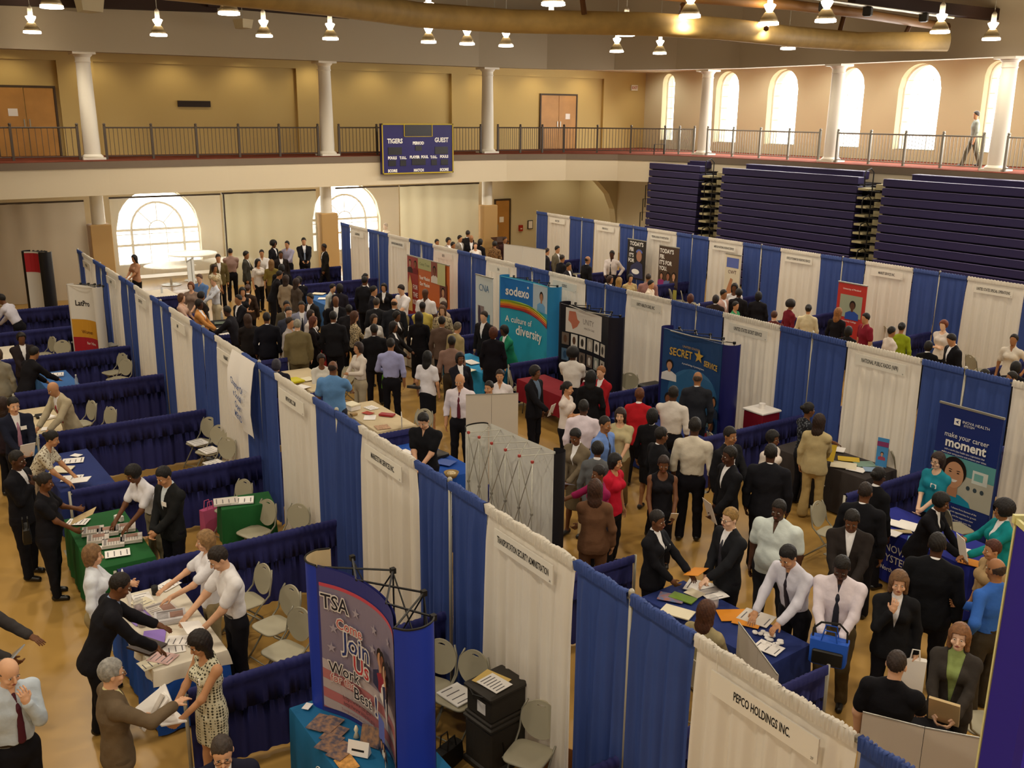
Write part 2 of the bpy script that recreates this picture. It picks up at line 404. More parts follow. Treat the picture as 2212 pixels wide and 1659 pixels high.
    body.ell(hp_(0, -.012, .018), (.076*hs, .092*hs, .098*hs), Rh, .02)
    body.ell(hp_(0, .024, -.048), (.055*hs, .060*hs, .068*hs), Rh, .035)
    body.ell(hp_(0, .062, -.094), (.026*hs, .022*hs, .018*hs), Rh, .03)
    if h < .02:
        body.cone(hp_(0, .086, .004), hp_(0, .104, -.030), .009*hs, .014*hs, .012)
        for sd in (-1, 1):
            body.ell(hp_(sd*.077, -.012, -.012), (.010*hs, .018*hs, .030*hs), Rh, .006)
            if hf < .01: body.ell(hp_(sd*.031, .088, -.001), (.020*hs, .014*hs, .013*hs), Rh, 0, sub=True); body.ell(hp_(sd*.044, .06, -.04), (.02*hs, .02*hs, .018*hs), Rh, .02)
        body.ell(hp_(0, .080, -.062), (.024*hs, .016*hs, .012*hs), Rh, .012)
    # hands
    for i, sd in enumerate((-1, 1)):
        T = hands[i]; fd = nrm(T-elb[i]); a = arms[i]
        low = fd[2] < -.75
        nn = v3(-sd, 0, 0) if low else v3(0, 0, -1)          # palm looks inwards when hanging, down when reaching
        if a in ('hold', 'belly', 'under', 'holdlow', 'high', 'cross'): nn = v3(-sd*.6, -.5, .5)
        if a in ('chin', 'lips'): nn = v3(0, -1, .1); fd = nrm(v3(-sd*.2, .1, 1))
        nn = nrm(nn-fd*(nn@fd)); sx = np.cross(fd, nn); sx = sx*(1 if sx@v3(0, .3, .6 if not low else 0)+(.0) >= 0 else -1)
        pc = T+fd*.045*hs
        body.cone(T-fd*.01, T+fd*.03*hs, .026*hs, .03*hs, .015)
        body.ell(pc, (.040*hs, .048*hs, .017*hs), np.stack([sx, fd, nn], 1), .012)
        curl = .95 if a in ('hold', 'belly', 'under', 'holdlow', 'high', 'cross', 'chin', 'lips') else (.25 if a in ('reach', 'far', 'wide', 'desk') else .5)
        for j, (off, ln) in enumerate(((.030, .068), (.0105, .076), (-.0095, .071), (-.029, .056))):
            if a == 'point': cj = .1 if j == 0 else 1.6
            else: cj = curl*(1+.12*j)
            b0 = pc+sx*off*hs*1.05+fd*.040*hs; d1 = nrm(fd*math.cos(cj*.5)+nn*math.sin(cj*.5)+sx*off*2); d2 = nrm(fd*math.cos(cj*1.3)+nn*math.sin(cj*1.3)+sx*off*2)
            b1 = b0+d1*ln*.52*hs; body.cone(b0, b1, .0092*hs, .0084*hs, .004); body.cone(b1, b1+d2*ln*.5*hs, .0084*hs, .0072*hs, .004)
        t0 = T+sx*.026*hs+fd*.018*hs; t1_ = t0+nrm(sx*.8+fd*.75+nn*.35)*.036*hs; t2 = t1_+nrm(sx*.25+fd*.9+nn*.5)*.028*hs
        body.cone(t0, t1_, .0125*hs, .0105*hs, .006); body.cone(t1_, t2, .0105*hs, .009*hs, .004)
    parts = [(*body.net(), 0)]
    sk = mat('skin_'+skin, SKIN[skin], .55, .35, var=.05, vscale=9)
    if h < .02:
        for sd in (-1, 1):
            parts.append((*sph(hp_(sd*.031, .0755, 0.0), (.0125*hs, .009*hs, .0062*hs), Rh), 1)); parts.append((*sph(hp_(sd*.031, .0815, 0), (.0058*hs, .005*hs, .0058*hs), Rh, 6), 2))
            parts.append((*sph(hp_(sd*.031, .087, .021), (.017*hs, .005*hs, .0035*hs), Rh@roty(sd*.15), 6), 3))
        parts.append((*sph(hp_(0, .0935, -.058), (.022*hs, .006*hs, .0042*hs), Rh, 6), 4)); parts.append((*sph(hp_(0, .0925, -.066), (.018*hs, .007*hs, .0046*hs), Rh, 6), 4))
    hm = mat('hair_'+hc.strip('#'), hc, .6, .35, var=.25, vscale=30, bump=.5, bscale=70)
    root = bpy.data.objects.new(root_name, np_mesh('body', parts, [sk, EYEW, EYED, hm, LIP])); COL.objects.link(root)
    cprop(root, label, 'person')
    mir = -1 if mirror else 1
    root.location = (hx-(math.cos(yaw)*offx-math.sin(yaw)*offy), hy-(math.sin(yaw)*offx+math.cos(yaw)*offy), z0)
    root.rotation_euler = (0, 0, yaw)
    def child(g, name, m, lb=None):
        V, F = g.net()
        if len(V) == 0: return
        o = bpy.data.objects.new(name, np_mesh(name, [(V, F, 0)], [m])); COL.objects.link(o); o.parent = root
        if lb: o['label'] = lb
        return o
    def wr(g, amp=.004):                       # soft folds
        X, Y, Z = g.xs[:, None, None], g.ys[None, :, None], g.zs[None, None, :]; p = (px or 3)*.7
        g.d += amp*(.8*np.sin(X*17+Z*13+p)*np.sin(Y*19-Z*9+p*2)+.45*np.sin(X*31-Z*47+Y*23+p)*np.sin(X*13+Y*17+p))
    # ---- bottoms
    bk, bc = bot[0], bot[1]; bm = cloth(bc, bot[2] if len(bot) > 2 else None)
    if bk in ('trousers', 'shorts', 'flared'):
        g = SDF(xs, ys, zs)
        rw = (.13 if fem else .137)*H/1.72*w; pw = (.168 if fem else .154)*H/1.72*w; sq = .67+.12*(w-1)
        g.cone(pel-v3(0, 0, .035), pel+up*.045*H, pw+.012, rw+.014, .04, fw, sq)
        if fem: g.ell(pel+v3(0, -.055, -.045), (.13*w, .085*w, .095), None, .05)
        for i in (0, 1): leg(g, i, .014, 1.0 if bk != 'shorts' else .55, .03, .010 if bk == 'trousers' else .04)
        wr(g); g.cut(lambda X, Y, Z: ((X-pel[0])*up[0]+(Y-pel[1])*up[1]+(Z-pel[2])*up[2])-.062*H+0*X)
        if legs != 'sit' : g.cut(lambda X, Y, Z: (.022-Z)+0*X+0*Y)
        child(g, 'trousers' if bk != 'shorts' else 'shorts', bm)
    elif bk in ('skirt', 'dress'):
        g = SDF(xs, ys, zs); sq = .75; z1 = bot[3] if len(bot) > 3 else .30
        g.cone(pel-v3(0, 0, .02), pel+up*.05*H, .172*w*hs, .14*w*hs, .05, fw, .70)
        if legs == 'sit':
            for i in (0, 1): leg(g, i, .03, .52, .09)
        else:
            e = v3(pel[0], .01, z1*H+.02); g.cone(pel-v3(0, 0, .06), e, .182*w*hs, .178*w*hs, .05, v3(0, 1, 0), .80)
            g.cut(lambda X, Y, Z: (z1*H-Z)+.01*np.sin(X*30)*np.cos(Y*30))
        wr(g, .004); child(g, 'skirt', bm)
    # ---- shoes
    for i in (0, 1):
        A = an[i]; l_ = A-v3(.09, .1, .09); h_ = A+v3(.09, .2*hs, .06)
        g = SDF(np.arange(l_[0], h_[0], max(hf, .008)), np.arange(l_[1], h_[1], max(hf, .008)), np.arange(-.015, h_[2], max(hf, .008)))
        g.cone(A+v3(0, -.028, -.030), A+v3(0, .125*hs, -.048), .045*hs, .037*hs, .03); 
        zb = max(0.004, A[2]-.045*H+.004) if legs == 'step' else .004
        g.cut(lambda X, Y, Z: (zb-Z)+0*X+0*Y)
        if h < .0215: child(g, 'shoe', mat('shoe_leather', shoe, .35, .5))
    # ---- tops
    tk, tcol = top[0], top[1]; tm = cloth(tcol, top[2] if len(top) > 2 else None)
    vcut = None
    cz = lambda p: (p-pel)@up
    def tcoord(X, Y, Z): return X-pel[0]+0*(Y+Z), (Y-pel[1])*fw[1]+(Z-pel[2])*fw[2]+0*X, (Y-pel[1])*up[1]+(Z-pel[2])*up[2]+0*X
    def hemcut(g, z, amp=.006): g.cut(lambda X, Y, Z: (z-tcoord(X, Y, Z)[2])+amp*np.sin(X*28+1))
    def neckhole(g, r=.07, y=.03, dz=.315, rz_=.05): g.ell(pel+Rt@v3(0, y, dz*H), (r*hs, r*hs*.95, rz_*hs), Rt, 0, sub=True)
    SH = None
    if tk in ('jacket', 'coat', 'open'):
        SH = SDF(xs, ys, zs); torso(SH, .004); SH.cone(neck-up*.02, neck+up*.028*H, .064*hs, .056*hs, .015); hemcut(SH, .05*H)
        for i in (0, 1): arm(SH, i, .004, .97)
        child(SH, 'shirt', cloth(shirt))
        g = SDF(xs, ys, zs); torso(g, .020, k=.05)
        for i in (0, 1): arm(g, i, .015, .93, cuff=.006)
        hz = -.07*H if tk != 'coat' else -.2*H
        if legs == 'sit': hz = -.02
        g.cone(pel+up*(.03), pel+up*(hz+.06), (.158 if not fem else .168)*w*hs+.02, (.165 if not fem else .178)*w*hs+.03, .05, fw, .72)
        g.cone(neck-up*.045-fw*.012, neck-up*.0+v3(0, 0, 0)-fw*.014, .075*hs, .062*hs, .02)
        wr(g, .0045); hemcut(g, hz); neckhole(g, .058, .035, .345)
        vb = .14*H if tk == 'jacket' else .02*H; vw = .052*hs if tk == 'jacket' else .075*hs
        def V_(X, Y, Z):
            a, b, c_ = tcoord(X, Y, Z); return -np.maximum(np.maximum(np.abs(a)-vw*np.clip((c_-vb)/(.315*H-vb), -.5, 1.3), .02-b), vb-c_)
        g.cut(V_); child(g, 'jacket', tm)
    elif tk in ('shirt', 'polo', 'tee', 'blouse', 'tank', 'dress', 'sweater'):
        g = SDF(xs, ys, zs); o = .012 if tk != 'sweater' else .018; torso(g, o, k=.05)
        t1 = {'shirt': .94, 'polo': .36, 'tee': .33, 'blouse': .5 if len(top) < 4 else top[3], 'tank': 0, 'dress': 0, 'sweater': .95}[tk]
        for i in (0, 1):
            if t1 > 0: arm(g, i, .012+(.006 if tk in ('polo', 'tee') else 0), t1, cuff=.006 if t1 < .6 else .004)
        tuck = tk in ('shirt',) or (len(top) > 3 and top[3] == 'tuck')
        if not tuck: g.cone(pel+up*.03, pel-up*.01*H, .165*w*hs+.012, .168*w*hs+.016, .04, fw, .72)
        if tk in ('shirt', 'polo', 'sweater'): g.cone(neck-up*.025, neck+up*.022*H, .068*hs, .060*hs, .012)
        wr(g, .005); hemcut(g, .045*H if tuck else -.035*H)
        if tk in ('tank', 'dress'):
            for sd in (-1, 1): g.ell(sh[(sd+1)//2]+v3(sd*.035, 0, 0)*hs, (.055, .08, .075), None, 0, sub=True)
            neckhole(g, .088, .045, .345, .13)
        elif tk in ('blouse', 'tee'): neckhole(g, .078, .035, .350, .10)
        else:
            neckhole(g, .048, .02, .352)
            g.cut(lambda X, Y, Z: -np.maximum(np.maximum(np.abs(tcoord(X, Y, Z)[0])-.024*np.clip((tcoord(X, Y, Z)[2]-.265*H)/(.06*H), 0, 1.2), .02-tcoord(X, Y, Z)[1]), .265*H-tcoord(X, Y, Z)[2]))
        child(g, {'dress': 'dress_top', 'tank': 'tank_top', 'tee': 't_shirt'}.get(tk, tk) if tk != 'polo' else 'polo_shirt', tm)
    if tie:
        g = SDF(xs, ys, zs)
        cy_ = (.172*H/1.72*(.5+.5*w))*(.66+.12*(w-1)); y1 = cy_*.62+.012
        if w > 1.12: cy_ += .05
        p0 = pel+Rt@v3(0, y1*.72+.01, .305*H); p1 = pel+Rt@v3(0, cy_+.012, .235*H); p2 = pel+Rt@v3(0, cy_+.01, .15*H); p3 = pel+Rt@v3(0, cy_+.0, .065*H)
        g.cone(p0, p1, .017, .022, .006, fw, .5); g.cone(p1, p2, .022, .030, .006, fw, .45); g.cone(p2, p3, .030, .036, .006, fw, .42)
        child(g, 'necktie', mat('tie_fabric', tie, .6, .3))
    if bk != 'dress' and tk in ('shirt',) or (len(top) > 3 and top[3] == 'tuck'):
        g = SDF(xs, ys, zs); g.cone(pel+up*.045*H, pel+up*.062*H, .137*w*hs+.019, .137*w*hs+.019, .01, fw, .68)
        g.cut(lambda X, Y, Z: np.abs(tcoord(X, Y, Z)[2]-.054*H)-.018); child(g, 'belt', mat('belt_leather', '#1d1611', .4, .5))
    # ---- hair
    if hair != 'bald':
        l_ = hc0-v3(.17, .19, .42); h_ = hc0+v3(.17, .17, .19); st = max(hf, .0055)
        g = SDF(np.arange(l_[0], h_[0], st), np.arange(l_[1], h_[1], st), np.arange(l_[2], h_[2], st))
        def loc(X, Y, Z):
            X = X-hc0[0]; Y = Y-hc0[1]; Z = Z-hc0[2]; return [(X*Rh[0, i]+Y*Rh[1, i]+Z*Rh[2, i])/hs for i in range(3)]
        t = {'crop': .0035, 'short': .008, 'fringe': .004, 'curly': .024, 'afro': .04, 'bob': .020, 'long': .020, 'bun': .010, 'pony': .010, 'neat': .010, 'thick': .018}[hair]
        g.ell(hp_(0, -.017, .029 if t < .012 else .022), ((.0765+t)*hs, (.0925+t)*hs, (.0975+t)*hs), Rh, .02)
        if hair in ('bob', 'long', 'thick'): g.ell(hp_(0, -.045, -.035), (.088*hs, .072*hs, .085*hs), Rh, .03)
        if hair == 'afro': g.ell(hp_(0, -.03, .03), (.125*hs, .125*hs, .12*hs), Rh, .03)
        if hair == 'bob':
            for sd in (-1, 1): g.cone(hp_(sd*.072, -.01, .02), hp_(sd*.070, -.005, -.085), .030*hs, .026*hs, .02)
            g.cone(hp_(0, -.06, 0), hp_(0, -.055, -.10), .075*hs, .06*hs, .02, Rh[:, 1], .7)
        if hair == 'long':
            bk_ = hc0-Rh[:, 1]*.055*hs; dn = nrm(-up*.6+v3(0, 0, -.6)-fw*.15)
            g.cone(bk_, bk_+dn*.17*hs, .078*hs, .085*hs, .03, Rh[:, 1], .6); g.cone(bk_+dn*.17*hs, bk_+dn*.27*hs, .085*hs, .055*hs, .03, Rh[:, 1], .5)
            for sd in (-1, 1): g.cone(hp_(sd*.076, -.01, .03), hp_(sd*.080, -.012, -.13), .026*hs, .024*hs, .02)
        if hair == 'bun': g.ell(hp_(0, -.125, .03), (.04*hs,)*3, Rh, .015)
        if hair == 'pony': g.ell(hp_(0, -.115, .01), (.03*hs,)*3, Rh, .015); g.cone(hp_(0, -.125, 0), hp_(0, -.14, -.17), .026*hs, .014*hs, .02)
        # open the face
        def open_(X, Y, Z):
            a, b, c_ = loc(X, Y, Z)
            lim = .055 if hair in ('short', 'crop', 'neat', 'curly', 'afro', 'bun', 'pony') else .052
            wd = .070 if hair in ('short', 'crop', 'fringe', 'neat', 'bun', 'pony', 'curly') else .062
            return -np.maximum(np.maximum(np.maximum(.022+np.maximum(c_-.0, 0)*.45-b, c_-lim-.012*(1-(a/.07)**2)), np.abs(a)-wd), -.25-c_)*hs
        g.cut(open_)
        if hair in ('short', 'crop', 'neat', 'fringe', 'afro', 'curly', 'bun', 'pony'):
            def low_(X, Y, Z):
                a, b, c_ = loc(X, Y, Z); return (-.060-np.clip(-(b+.06)*.4, 0, .03)-c_)*hs if hair in ('afro', 'curly') else (np.where(b < -.03, -.068, -.02+(b > .0)*.02)-c_)*hs
            g.cut(low_)
            if hair != 'curly' and hair != 'afro': g.cut(lambda X, Y, Z: (loc(X, Y, Z)[1]-.09)*hs)
        if hair == 'fringe': g.cut(lambda X, Y, Z: (loc(X, Y, Z)[2]-.022-.5*np.maximum(-loc(X, Y, Z)[1]-.03, 0))*hs)
        X, Y, Z = g.xs[:, None, None], g.ys[None, :, None], g.zs[None, None, :]
        g.d += .0022*np.sin(X*150+Z*60)*np.sin(Y*140+Z*30)
        child(g, 'hair', hm)
    if glasses:
        m = MB()
        for sd in (-1, 1):
            c0 = hp_(sd*.032, .098, 0); m.tube([tuple(c0+Rh@v3(.021*hs*math.cos(t_), 0, .017*hs*math.sin(t_))) for t_ in np.linspace(0, 2*PI, 12, endpoint=False)], .0022, 5, closed=True)
            m.tube([tuple(hp_(sd*.053, .097, .003)), tuple(hp_(sd*.078, .0, .002))], .0018, 4)
        m.tube([tuple(hp_(-.011, .1, .002)), tuple(hp_(.011, .1, .002))], .002, 4); m.build('eyeglasses', BLACKM, root)
    if tag:
        c0 = chest+fw*((.172*H/1.72*(.5+.5*w))*.68+.027)+Rt@v3(-.07, 0, .02); m = MB()
        m.prism([(-.045, -.03), (.045, -.03), (.045, .03), (-.045, .03)], lambda u, v, q: c0+Rt@v3(u, q, v), 0, .006); m.build('name_tag', PAPER, root)
    # where the hands are, in the world, for the things they hold
    cs, sn = math.cos(yaw), math.sin(yaw); L = root.location
    root_hands = [(L.x+p[0]*cs-p[1]*sn, L.y+p[0]*sn+p[1]*cs, L.z+p[2]) for p in hands]
    root_sh = [(L.x+p[0]*cs-p[1]*sn, L.y+p[0]*sn+p[1]*cs, L.z+p[2]) for p in sh]
    return dict(root=root, L=root_hands[0], R=root_hands[1], yaw=yaw, fwd=(-sn, cs), sh=root_sh, loc=(L.x, L.y), H=H, dist=dist)
# ---------------------------------------------------------------- the hall
M_FLOOR = mat('ochre_floor', '#ad8747', .33, .35, var=.10, vscale=.45, bump=.03, bscale=3)
M_WALL = mat('beige_wall', '#d5caa8', .75, .2); M_GAL = mat('gallery_yellow_wall', '#c9b074', .75, .2); M_BLOCK = mat('pale_wall', '#d8cbb0', .75, .2)
M_HEAD = mat('grey_beige_bulkhead', '#a89c86', .8, .15); M_CEIL = mat('brown_ceiling', '#5c4d35', .85); M_CARPET = mat('red_brown_carpet', '#6e3a2c', .95, .05, var=.15, vscale=3)
M_SLAB = mat('grey_brown_slab_edge', '#77695a', .8); M_COL = mat('white_column', '#e2dccd', .6, .3); M_DOORW = mat('oak_door', '#b98746', .5, .35, var=.08, vscale=2)
M_FRAME = mat('dark_door_frame', '#4a3b2c', .6); M_RAIL = mat('bronze_rail', '#4f453c', .5, .4); M_RAILG = mat('grey_rail', '#8d8b80', .45, .5, metal=.2)
M_WOODP = mat('tan_column_sleeve', '#b5935f', .65); M_DARKB = mat('dark_brown_beam', '#2e1d16', .7); M_TAN = mat('tan_duct_fabric', '#b09458', .6, .3, var=.1, vscale=3, bump=.2, bscale=14)
def glassmat():
    m = bpy.data.materials.new('window_glass'); m.use_nodes = True; n = m.node_tree; n.nodes.clear()
    o = n.nodes.new('ShaderNodeOutputMaterial'); t = n.nodes.new('ShaderNodeBsdfTransparent'); g = n.nodes.new('ShaderNodeBsdfGlossy'); x = n.nodes.new('ShaderNodeMixShader')
    g.inputs['Roughness'].default_value = .05; x.inputs[0].default_value = .05; t.inputs[0].default_value = (.97, .98, .97, 1)
    n.links.new(t.outputs[0], x.inputs[1]); n.links.new(g.outputs[0], x.inputs[2]); n.links.new(x.outputs[0], o.inputs[0]); return m
M_GLASS = glassmat()
def sheermat(col, a):
    m = bpy.data.materials.new('sheer_curtain'); m.use_nodes = True; n = m.node_tree; b = n.nodes['Principled BSDF']; o = n.nodes['Material Output']
    b.inputs['Base Color'].default_value = (*lin(col), 1); b.inputs['Roughness'].default_value = .8
    t = n.nodes.new('ShaderNodeBsdfTransparent'); l = n.nodes.new('ShaderNodeBsdfTranslucent'); l.inputs[0].default_value = (*lin(col), 1)
    x = n.nodes.new('ShaderNodeMixShader'); y = n.nodes.new('ShaderNodeMixShader'); x.inputs[0].default_value = .5; y.inputs[0].default_value = a
    n.links.new(b.outputs[0], x.inputs[1]); n.links.new(l.outputs[0], x.inputs[2]); n.links.new(t.outputs[0], y.inputs[1]); n.links.new(x.outputs[0], y.inputs[2]); n.links.new(y.outputs[0], o.inputs[0])
    return m
struct(MB().box(-15, 37, -11, 34, -.12, 0), 'floor', M_FLOOR)
struct(MB().box(-15, 30, -11, 34, 11.2, 11.4), 'ceiling', M_CEIL)
struct(MB().box(-15.2, -15, -11, 34, 0, 11.2), 'wall_left', M_WALL)
struct(MB().box(-15, 28.4, -11.2, -11, 0, 11.2), 'wall_near', M_WALL)
# the path of the balcony edge, with its rounded corner
EDGE = [(-15, 27.2), (-6, 27.9), (-1.5, 28.35), (2, 28.7), (6, 28.95), (10, 29.05), (14, 29.05), (17.5, 28.8), (20, 28.1), (21.8, 26.9), (22.9, 25.2), (23.5, 23), (23.8, 20), (23.9, 14), (23.9, 2), (23.9, -11)]
def strip(path, z0, z1, th):
    """a wall of thickness th outside the path"""
    m = MB(); n = len(path); out = []
    for i, (x, y) in enumerate(path):
        a = path[max(0, i-1)]; b = path[min(n-1, i+1)]; dx, dy = b[0]-a[0], b[1]-a[1]; L = math.hypot(dx, dy); out.append((x-dy/L*th, y+dx/L*th))
    for i in range(n-1):
        a, b, c, d = path[i], path[i+1], out[i+1], out[i]
        m.add([(*a, z0), (*b, z0), (*c, z0), (*d, z0), (*a, z1), (*b, z1), (*c, z1), (*d, z1)], [(0, 3, 2, 1), (4, 5, 6, 7), (0, 1, 5, 4), (2, 3, 7, 6)])
    return m
cprop(strip(EDGE, 3.54, 4.40, .35).build('trim_1', M_BLOCK), kind='structure')                    # pale balcony fascia
inner = [(x-.03, y-.03) for x, y in EDGE]
cprop(strip(inner, 4.40, 4.62, .30).build('trim_2', M_SLAB), kind='structure')                    # grey slab edge
slab = MB(); bk = [(-15, 33), (28.4, 33), (28.4, -11)]
ow = [(x+.0, y+.0) for x, y in EDGE]; ring = ow+[(28.3, -11), (28.3, 32.9), (-15, 32.9)]
slab.prism(ring, lambda u, v, w: (u, v, w), 4.42, 4.62); struct(slab, 'ceiling_2', M_BLOCK)        # balcony slab, its underside is the lower ceiling
cp = MB(); cp.prism(ring, lambda u, v, w: (u, v, w), 4.62, 4.64); struct(cp, 'floor_2', M_CARPET)
HEADP = [(-15, 29.35), (16.5, 29.35), (19.5, 28.9), (22.0, 27.6), (23.6, 25.6), (24.5, 23), (24.5, -11)]
struct(strip(HEADP, 8.01, 11.2, .5), 'wall_upper', M_HEAD)
gc = MB(); gc.prism([(x+.0, y+.4) for x, y in HEADP[:-1]]+[(24.9, -11), (28.3, -11), (28.3, 32.9), (-15, 32.9)], lambda u, v, w: (u, v, w), 8.2, 8.4); struct(gc, 'ceiling_3', M_BLOCK)
# ---- arch helpers
def arch(x0, x1, z0, zt, n=16):
    """outline of an arched opening (counter clockwise from lower left)"""
    r = (x1-x0)/2; zc = zt-r; p = [(x0, z0), (x1, z0), (x1, zc)]
    p += [((x0+x1)/2+r*math.cos(a), zc+r*math.sin(a)) for a in np.linspace(0, PI, n)[1:-1]]+[(x0, zc)]
    return p
def wall_with_arches(name, u0, u1, z0, z1, arches, fn, th, m):
    """wall panel with arched holes, cut column by column; fn(u, w, z)"""
    b = MB(); us = sorted({u0, u1}); 
    cuts = [u0]
    for a in arches: cuts += list(np.linspace(a[0], a[1], 21))
    cuts.append(u1)
    def top(a, u):
        r = (a[1]-a[0])/2; c = (a[0]+a[1])/2; t = max(0, r*r-(u-c)**2); return a[3]-r+math.sqrt(t)
    def cell(ua, ub, za, zb, zc, zd):
        v = [fn(ua, 0, za), fn(ub, 0, zb), fn(ub, 0, zd), fn(ua, 0, zc), fn(ua, th, za), fn(ub, th, zb), fn(ub, th, zd), fn(ua, th, zc)]
        b.add(v, [(0, 1, 2, 3), (7, 6, 5, 4), (0, 4, 5, 1), (3, 2, 6, 7), (0, 3, 7, 4), (1, 5, 6, 2)])
    for i in range(len(cuts)-1):
        ua, ub = cuts[i], cuts[i+1]
        if ub-ua < 1e-6: continue
        mid = (ua+ub)/2; a = next((q for q in arches if q[0] < mid < q[1]), None)
        if a is None: cell(ua, ub, z0, z0, z1, z1)
        else:
            if a[2] > z0+.01: cell(ua, ub, z0, z0, a[2], a[2])
            cell(ua, ub, top(a, ua), top(a, ub), z1, z1)
    return struct(b, name, m)
def window(n, a, fn, depth, style):
    """arched window: frame with bars as part, panes as part; set back by depth"""
    x0, x1, z0, zt = a; r = (x1-x0)/2; xc = (x0+x1)/2; zc = zt-r
    root = cprop(MB().prism([(x0-.02, z0-.06), (x1+.02, z0-.06), (x1+.02, z0), (x0-.02, z0)], lambda u, v, w: fn(u, w, v), .02, depth+.02).build('window_%d' % n, M_COL), kind='structure')
    f = MB(); o = arch(x0, x1, z0, zt, 20)
    f.tube([fn(u, depth, v) for u, v in o], .055, 6, closed=True)
    def bar(p, q, t=.028): f.tube([fn(p[0], depth, p[1]), fn(q[0], depth, q[1])], t, 5)
    if style == 'big':
        bar((x0+r*.38, z0), (x0+r*.38, zc), .05); bar((x1-r*.38, z0), (x1-r*.38, zc), .05); bar((x0, zc), (x1, zc), .05); bar((x0, z0+.75), (x1, z0+.75), .05)
        ri = r*.62; f.tube([fn(xc+ri*math.cos(t), depth, zc+ri*math.sin(t)*1.05) for t in np.linspace(0, PI, 14)], .045, 5)
        f.tube([fn(xc+ri*.33*math.cos(t), depth, zc+ri*.33*math.sin(t)) for t in np.linspace(0, PI, 10)], .022, 5)
        for t in (45, 90, 135): c, s_ = math.cos(math.radians(t)), math.sin(math.radians(t)); bar((xc+ri*.33*c, zc+ri*.33*s_), (xc+ri*c, zc+ri*s_*1.05), .018)
        for k in (1, 2): bar((x0+r*.38+(r*1.24)*k/3, z0), (x0+r*.38+(r*1.24)*k/3, zc), .016)
        bar((x0, z0+1.15), (x1, z0+1.15), .016)
    else:
        for k in (1, 2): bar((x0+(x1-x0)*k/3, z0), (x0+(x1-x0)*k/3, zt-.25), .010)
        for k in range(1, 6): bar((x0, z0+.5*k), (x1, z0+.5*k), .010)
    f.build('window_frame', M_COL, root)
    p = MB(); p.prism(o, lambda u, v, w: fn(u, w, v), depth-.006, depth+.006); p.build('pane', M_GLASS, root)
    return root
# ---- far wall: lower storey with two big arched windows, upper gallery wall with shallow recessed panels
FY = 32.9
lowA = [(2.9, 6.0, .55, 3.42), (10.6, 13.7, .55, 3.42)]
ff = lambda u, w, z: (u, FY+w, z)
wall_with_arches('wall_far', -15, 20.0, 0, 4.42, lowA, ff, .4, M_BLOCK)
struct(MB().box(20.0, 28.4, FY, FY+.4, 0, 4.42), 'wall_far_2', M_WALL)
for i, a in enumerate(lowA): window(i+1, a, ff, .25, 'big')
g = MB(); g.box(-15, 28.4, FY, FY+.3, 4.64, 8.3)
pil = [(-15, -6.0), (1.45, 2.65), (10.15, 11.0), (17.2, 18.05), (25.6, 28.4)]
for a, b in pil: g.box(a, b, FY-.14, FY, 4.64, 8.3)
for i in range(4): g.box(pil[i][1], pil[i+1][0], FY-.14, FY, 7.86, 8.3)
struct(g, 'wall_gallery', M_GAL)
# ---- right wall: gallery wall with arched windows
RX = 28.2; fr = lambda u, w, z: (RX+w, u, z)
upA = []
for a, b in ((1420, 1455), (1535, 1593), (1646, 1720), (1781, 1862), (1925, 2027), (2106, 2176)):
    y1, _ = at_x(a+6, 240, RX); y0, _ = at_x(b, 240, RX); upA.append((y0, y1-.1, 5.05, 8.12))
dy = 3.3
for k in (1, 2, 3, 4, 5): upA.append((upA[5][0]-dy*k, upA[5][1]-dy*k, 5.05, 8.12))
upA.sort()
wall_with_arches('wall_right', -11, FY+.1, 4.64, 8.3, upA, fr, .75, M_WALL)
for i, a in enumerate(upA): window(i+3, a, fr, .36, 'tall')
struct(MB().box(28.3, 28.6, -11, FY, 0, 4.42), 'wall_right_2', M_WALL)
# ---- columns
def column(label, x, y, z0, z1, r=.26, group=None):
    t = thing('column', label, 'column', (x, y, z0), group=group); h = z1-z0
    m = MB(); m.lathe([(r, .16), (r*1.02, .4), (r*.86, h-.34)], n=28); m.build('shaft', M_COL, t, 'auto')
    m = MB(); m.cbox((0, 0, 0), (r*2.7, r*2.7, .07)); m.lathe([(r*1.28, .07), (r*1.34, .10), (r*1.2, .13), (r*1.05, .17)], n=28); m.build('base', M_COL, t, 'auto')
    m = MB(); m.lathe([(r*.86, h-.34), (r*.95, h-.30), (r*.88, h-.27), (r*.9, h-.16), (r*1.15, h-.09), (r*1.2, h-.07)], n=28); m.cbox((0, 0, h-.07), (r*2.7, r*2.7, .07)); m.build('capital', M_COL, t, 'auto')
    return t
fx = [at_y(a, 240, 29.75)[0] for a in (190, 704, 1053)]
for x, d in zip(fx, ('white gallery column left of the black wall plaque', 'white gallery column between plaque and scoreboard', 'white gallery column just right of the scoreboard')):
    column(d, x, 29.75, 4.64, 8.01, group='white gallery columns')
for a, d in zip((1525, 1804, 2168), ('white gallery column above the narrow bleacher aisle', 'white gallery column between the third and fourth arched windows', 'white gallery column at the right edge of the photo')):
    y, _ = at_x(a, 240, 24.8); column(d, 24.8, y, 4.64, 8.01, group='white gallery columns')
for x, d in zip([at_y(a, 480, 29.75)[0] for a in (213, 706, 1052)], ('lower column with tan padded sleeve left of the big window', 'lower column with tan padded sleeve between two bays of curtain', 'lower column with tan padded sleeve by the oak door')):
    t = column(d, x, 29.75, 0, 4.42, .24, group='lower columns under the balcony')
    MB().cbox((0, 0, .02), (.68, .62, 2.5), bev=.03).build('padded_sleeve', M_WOODP, t)
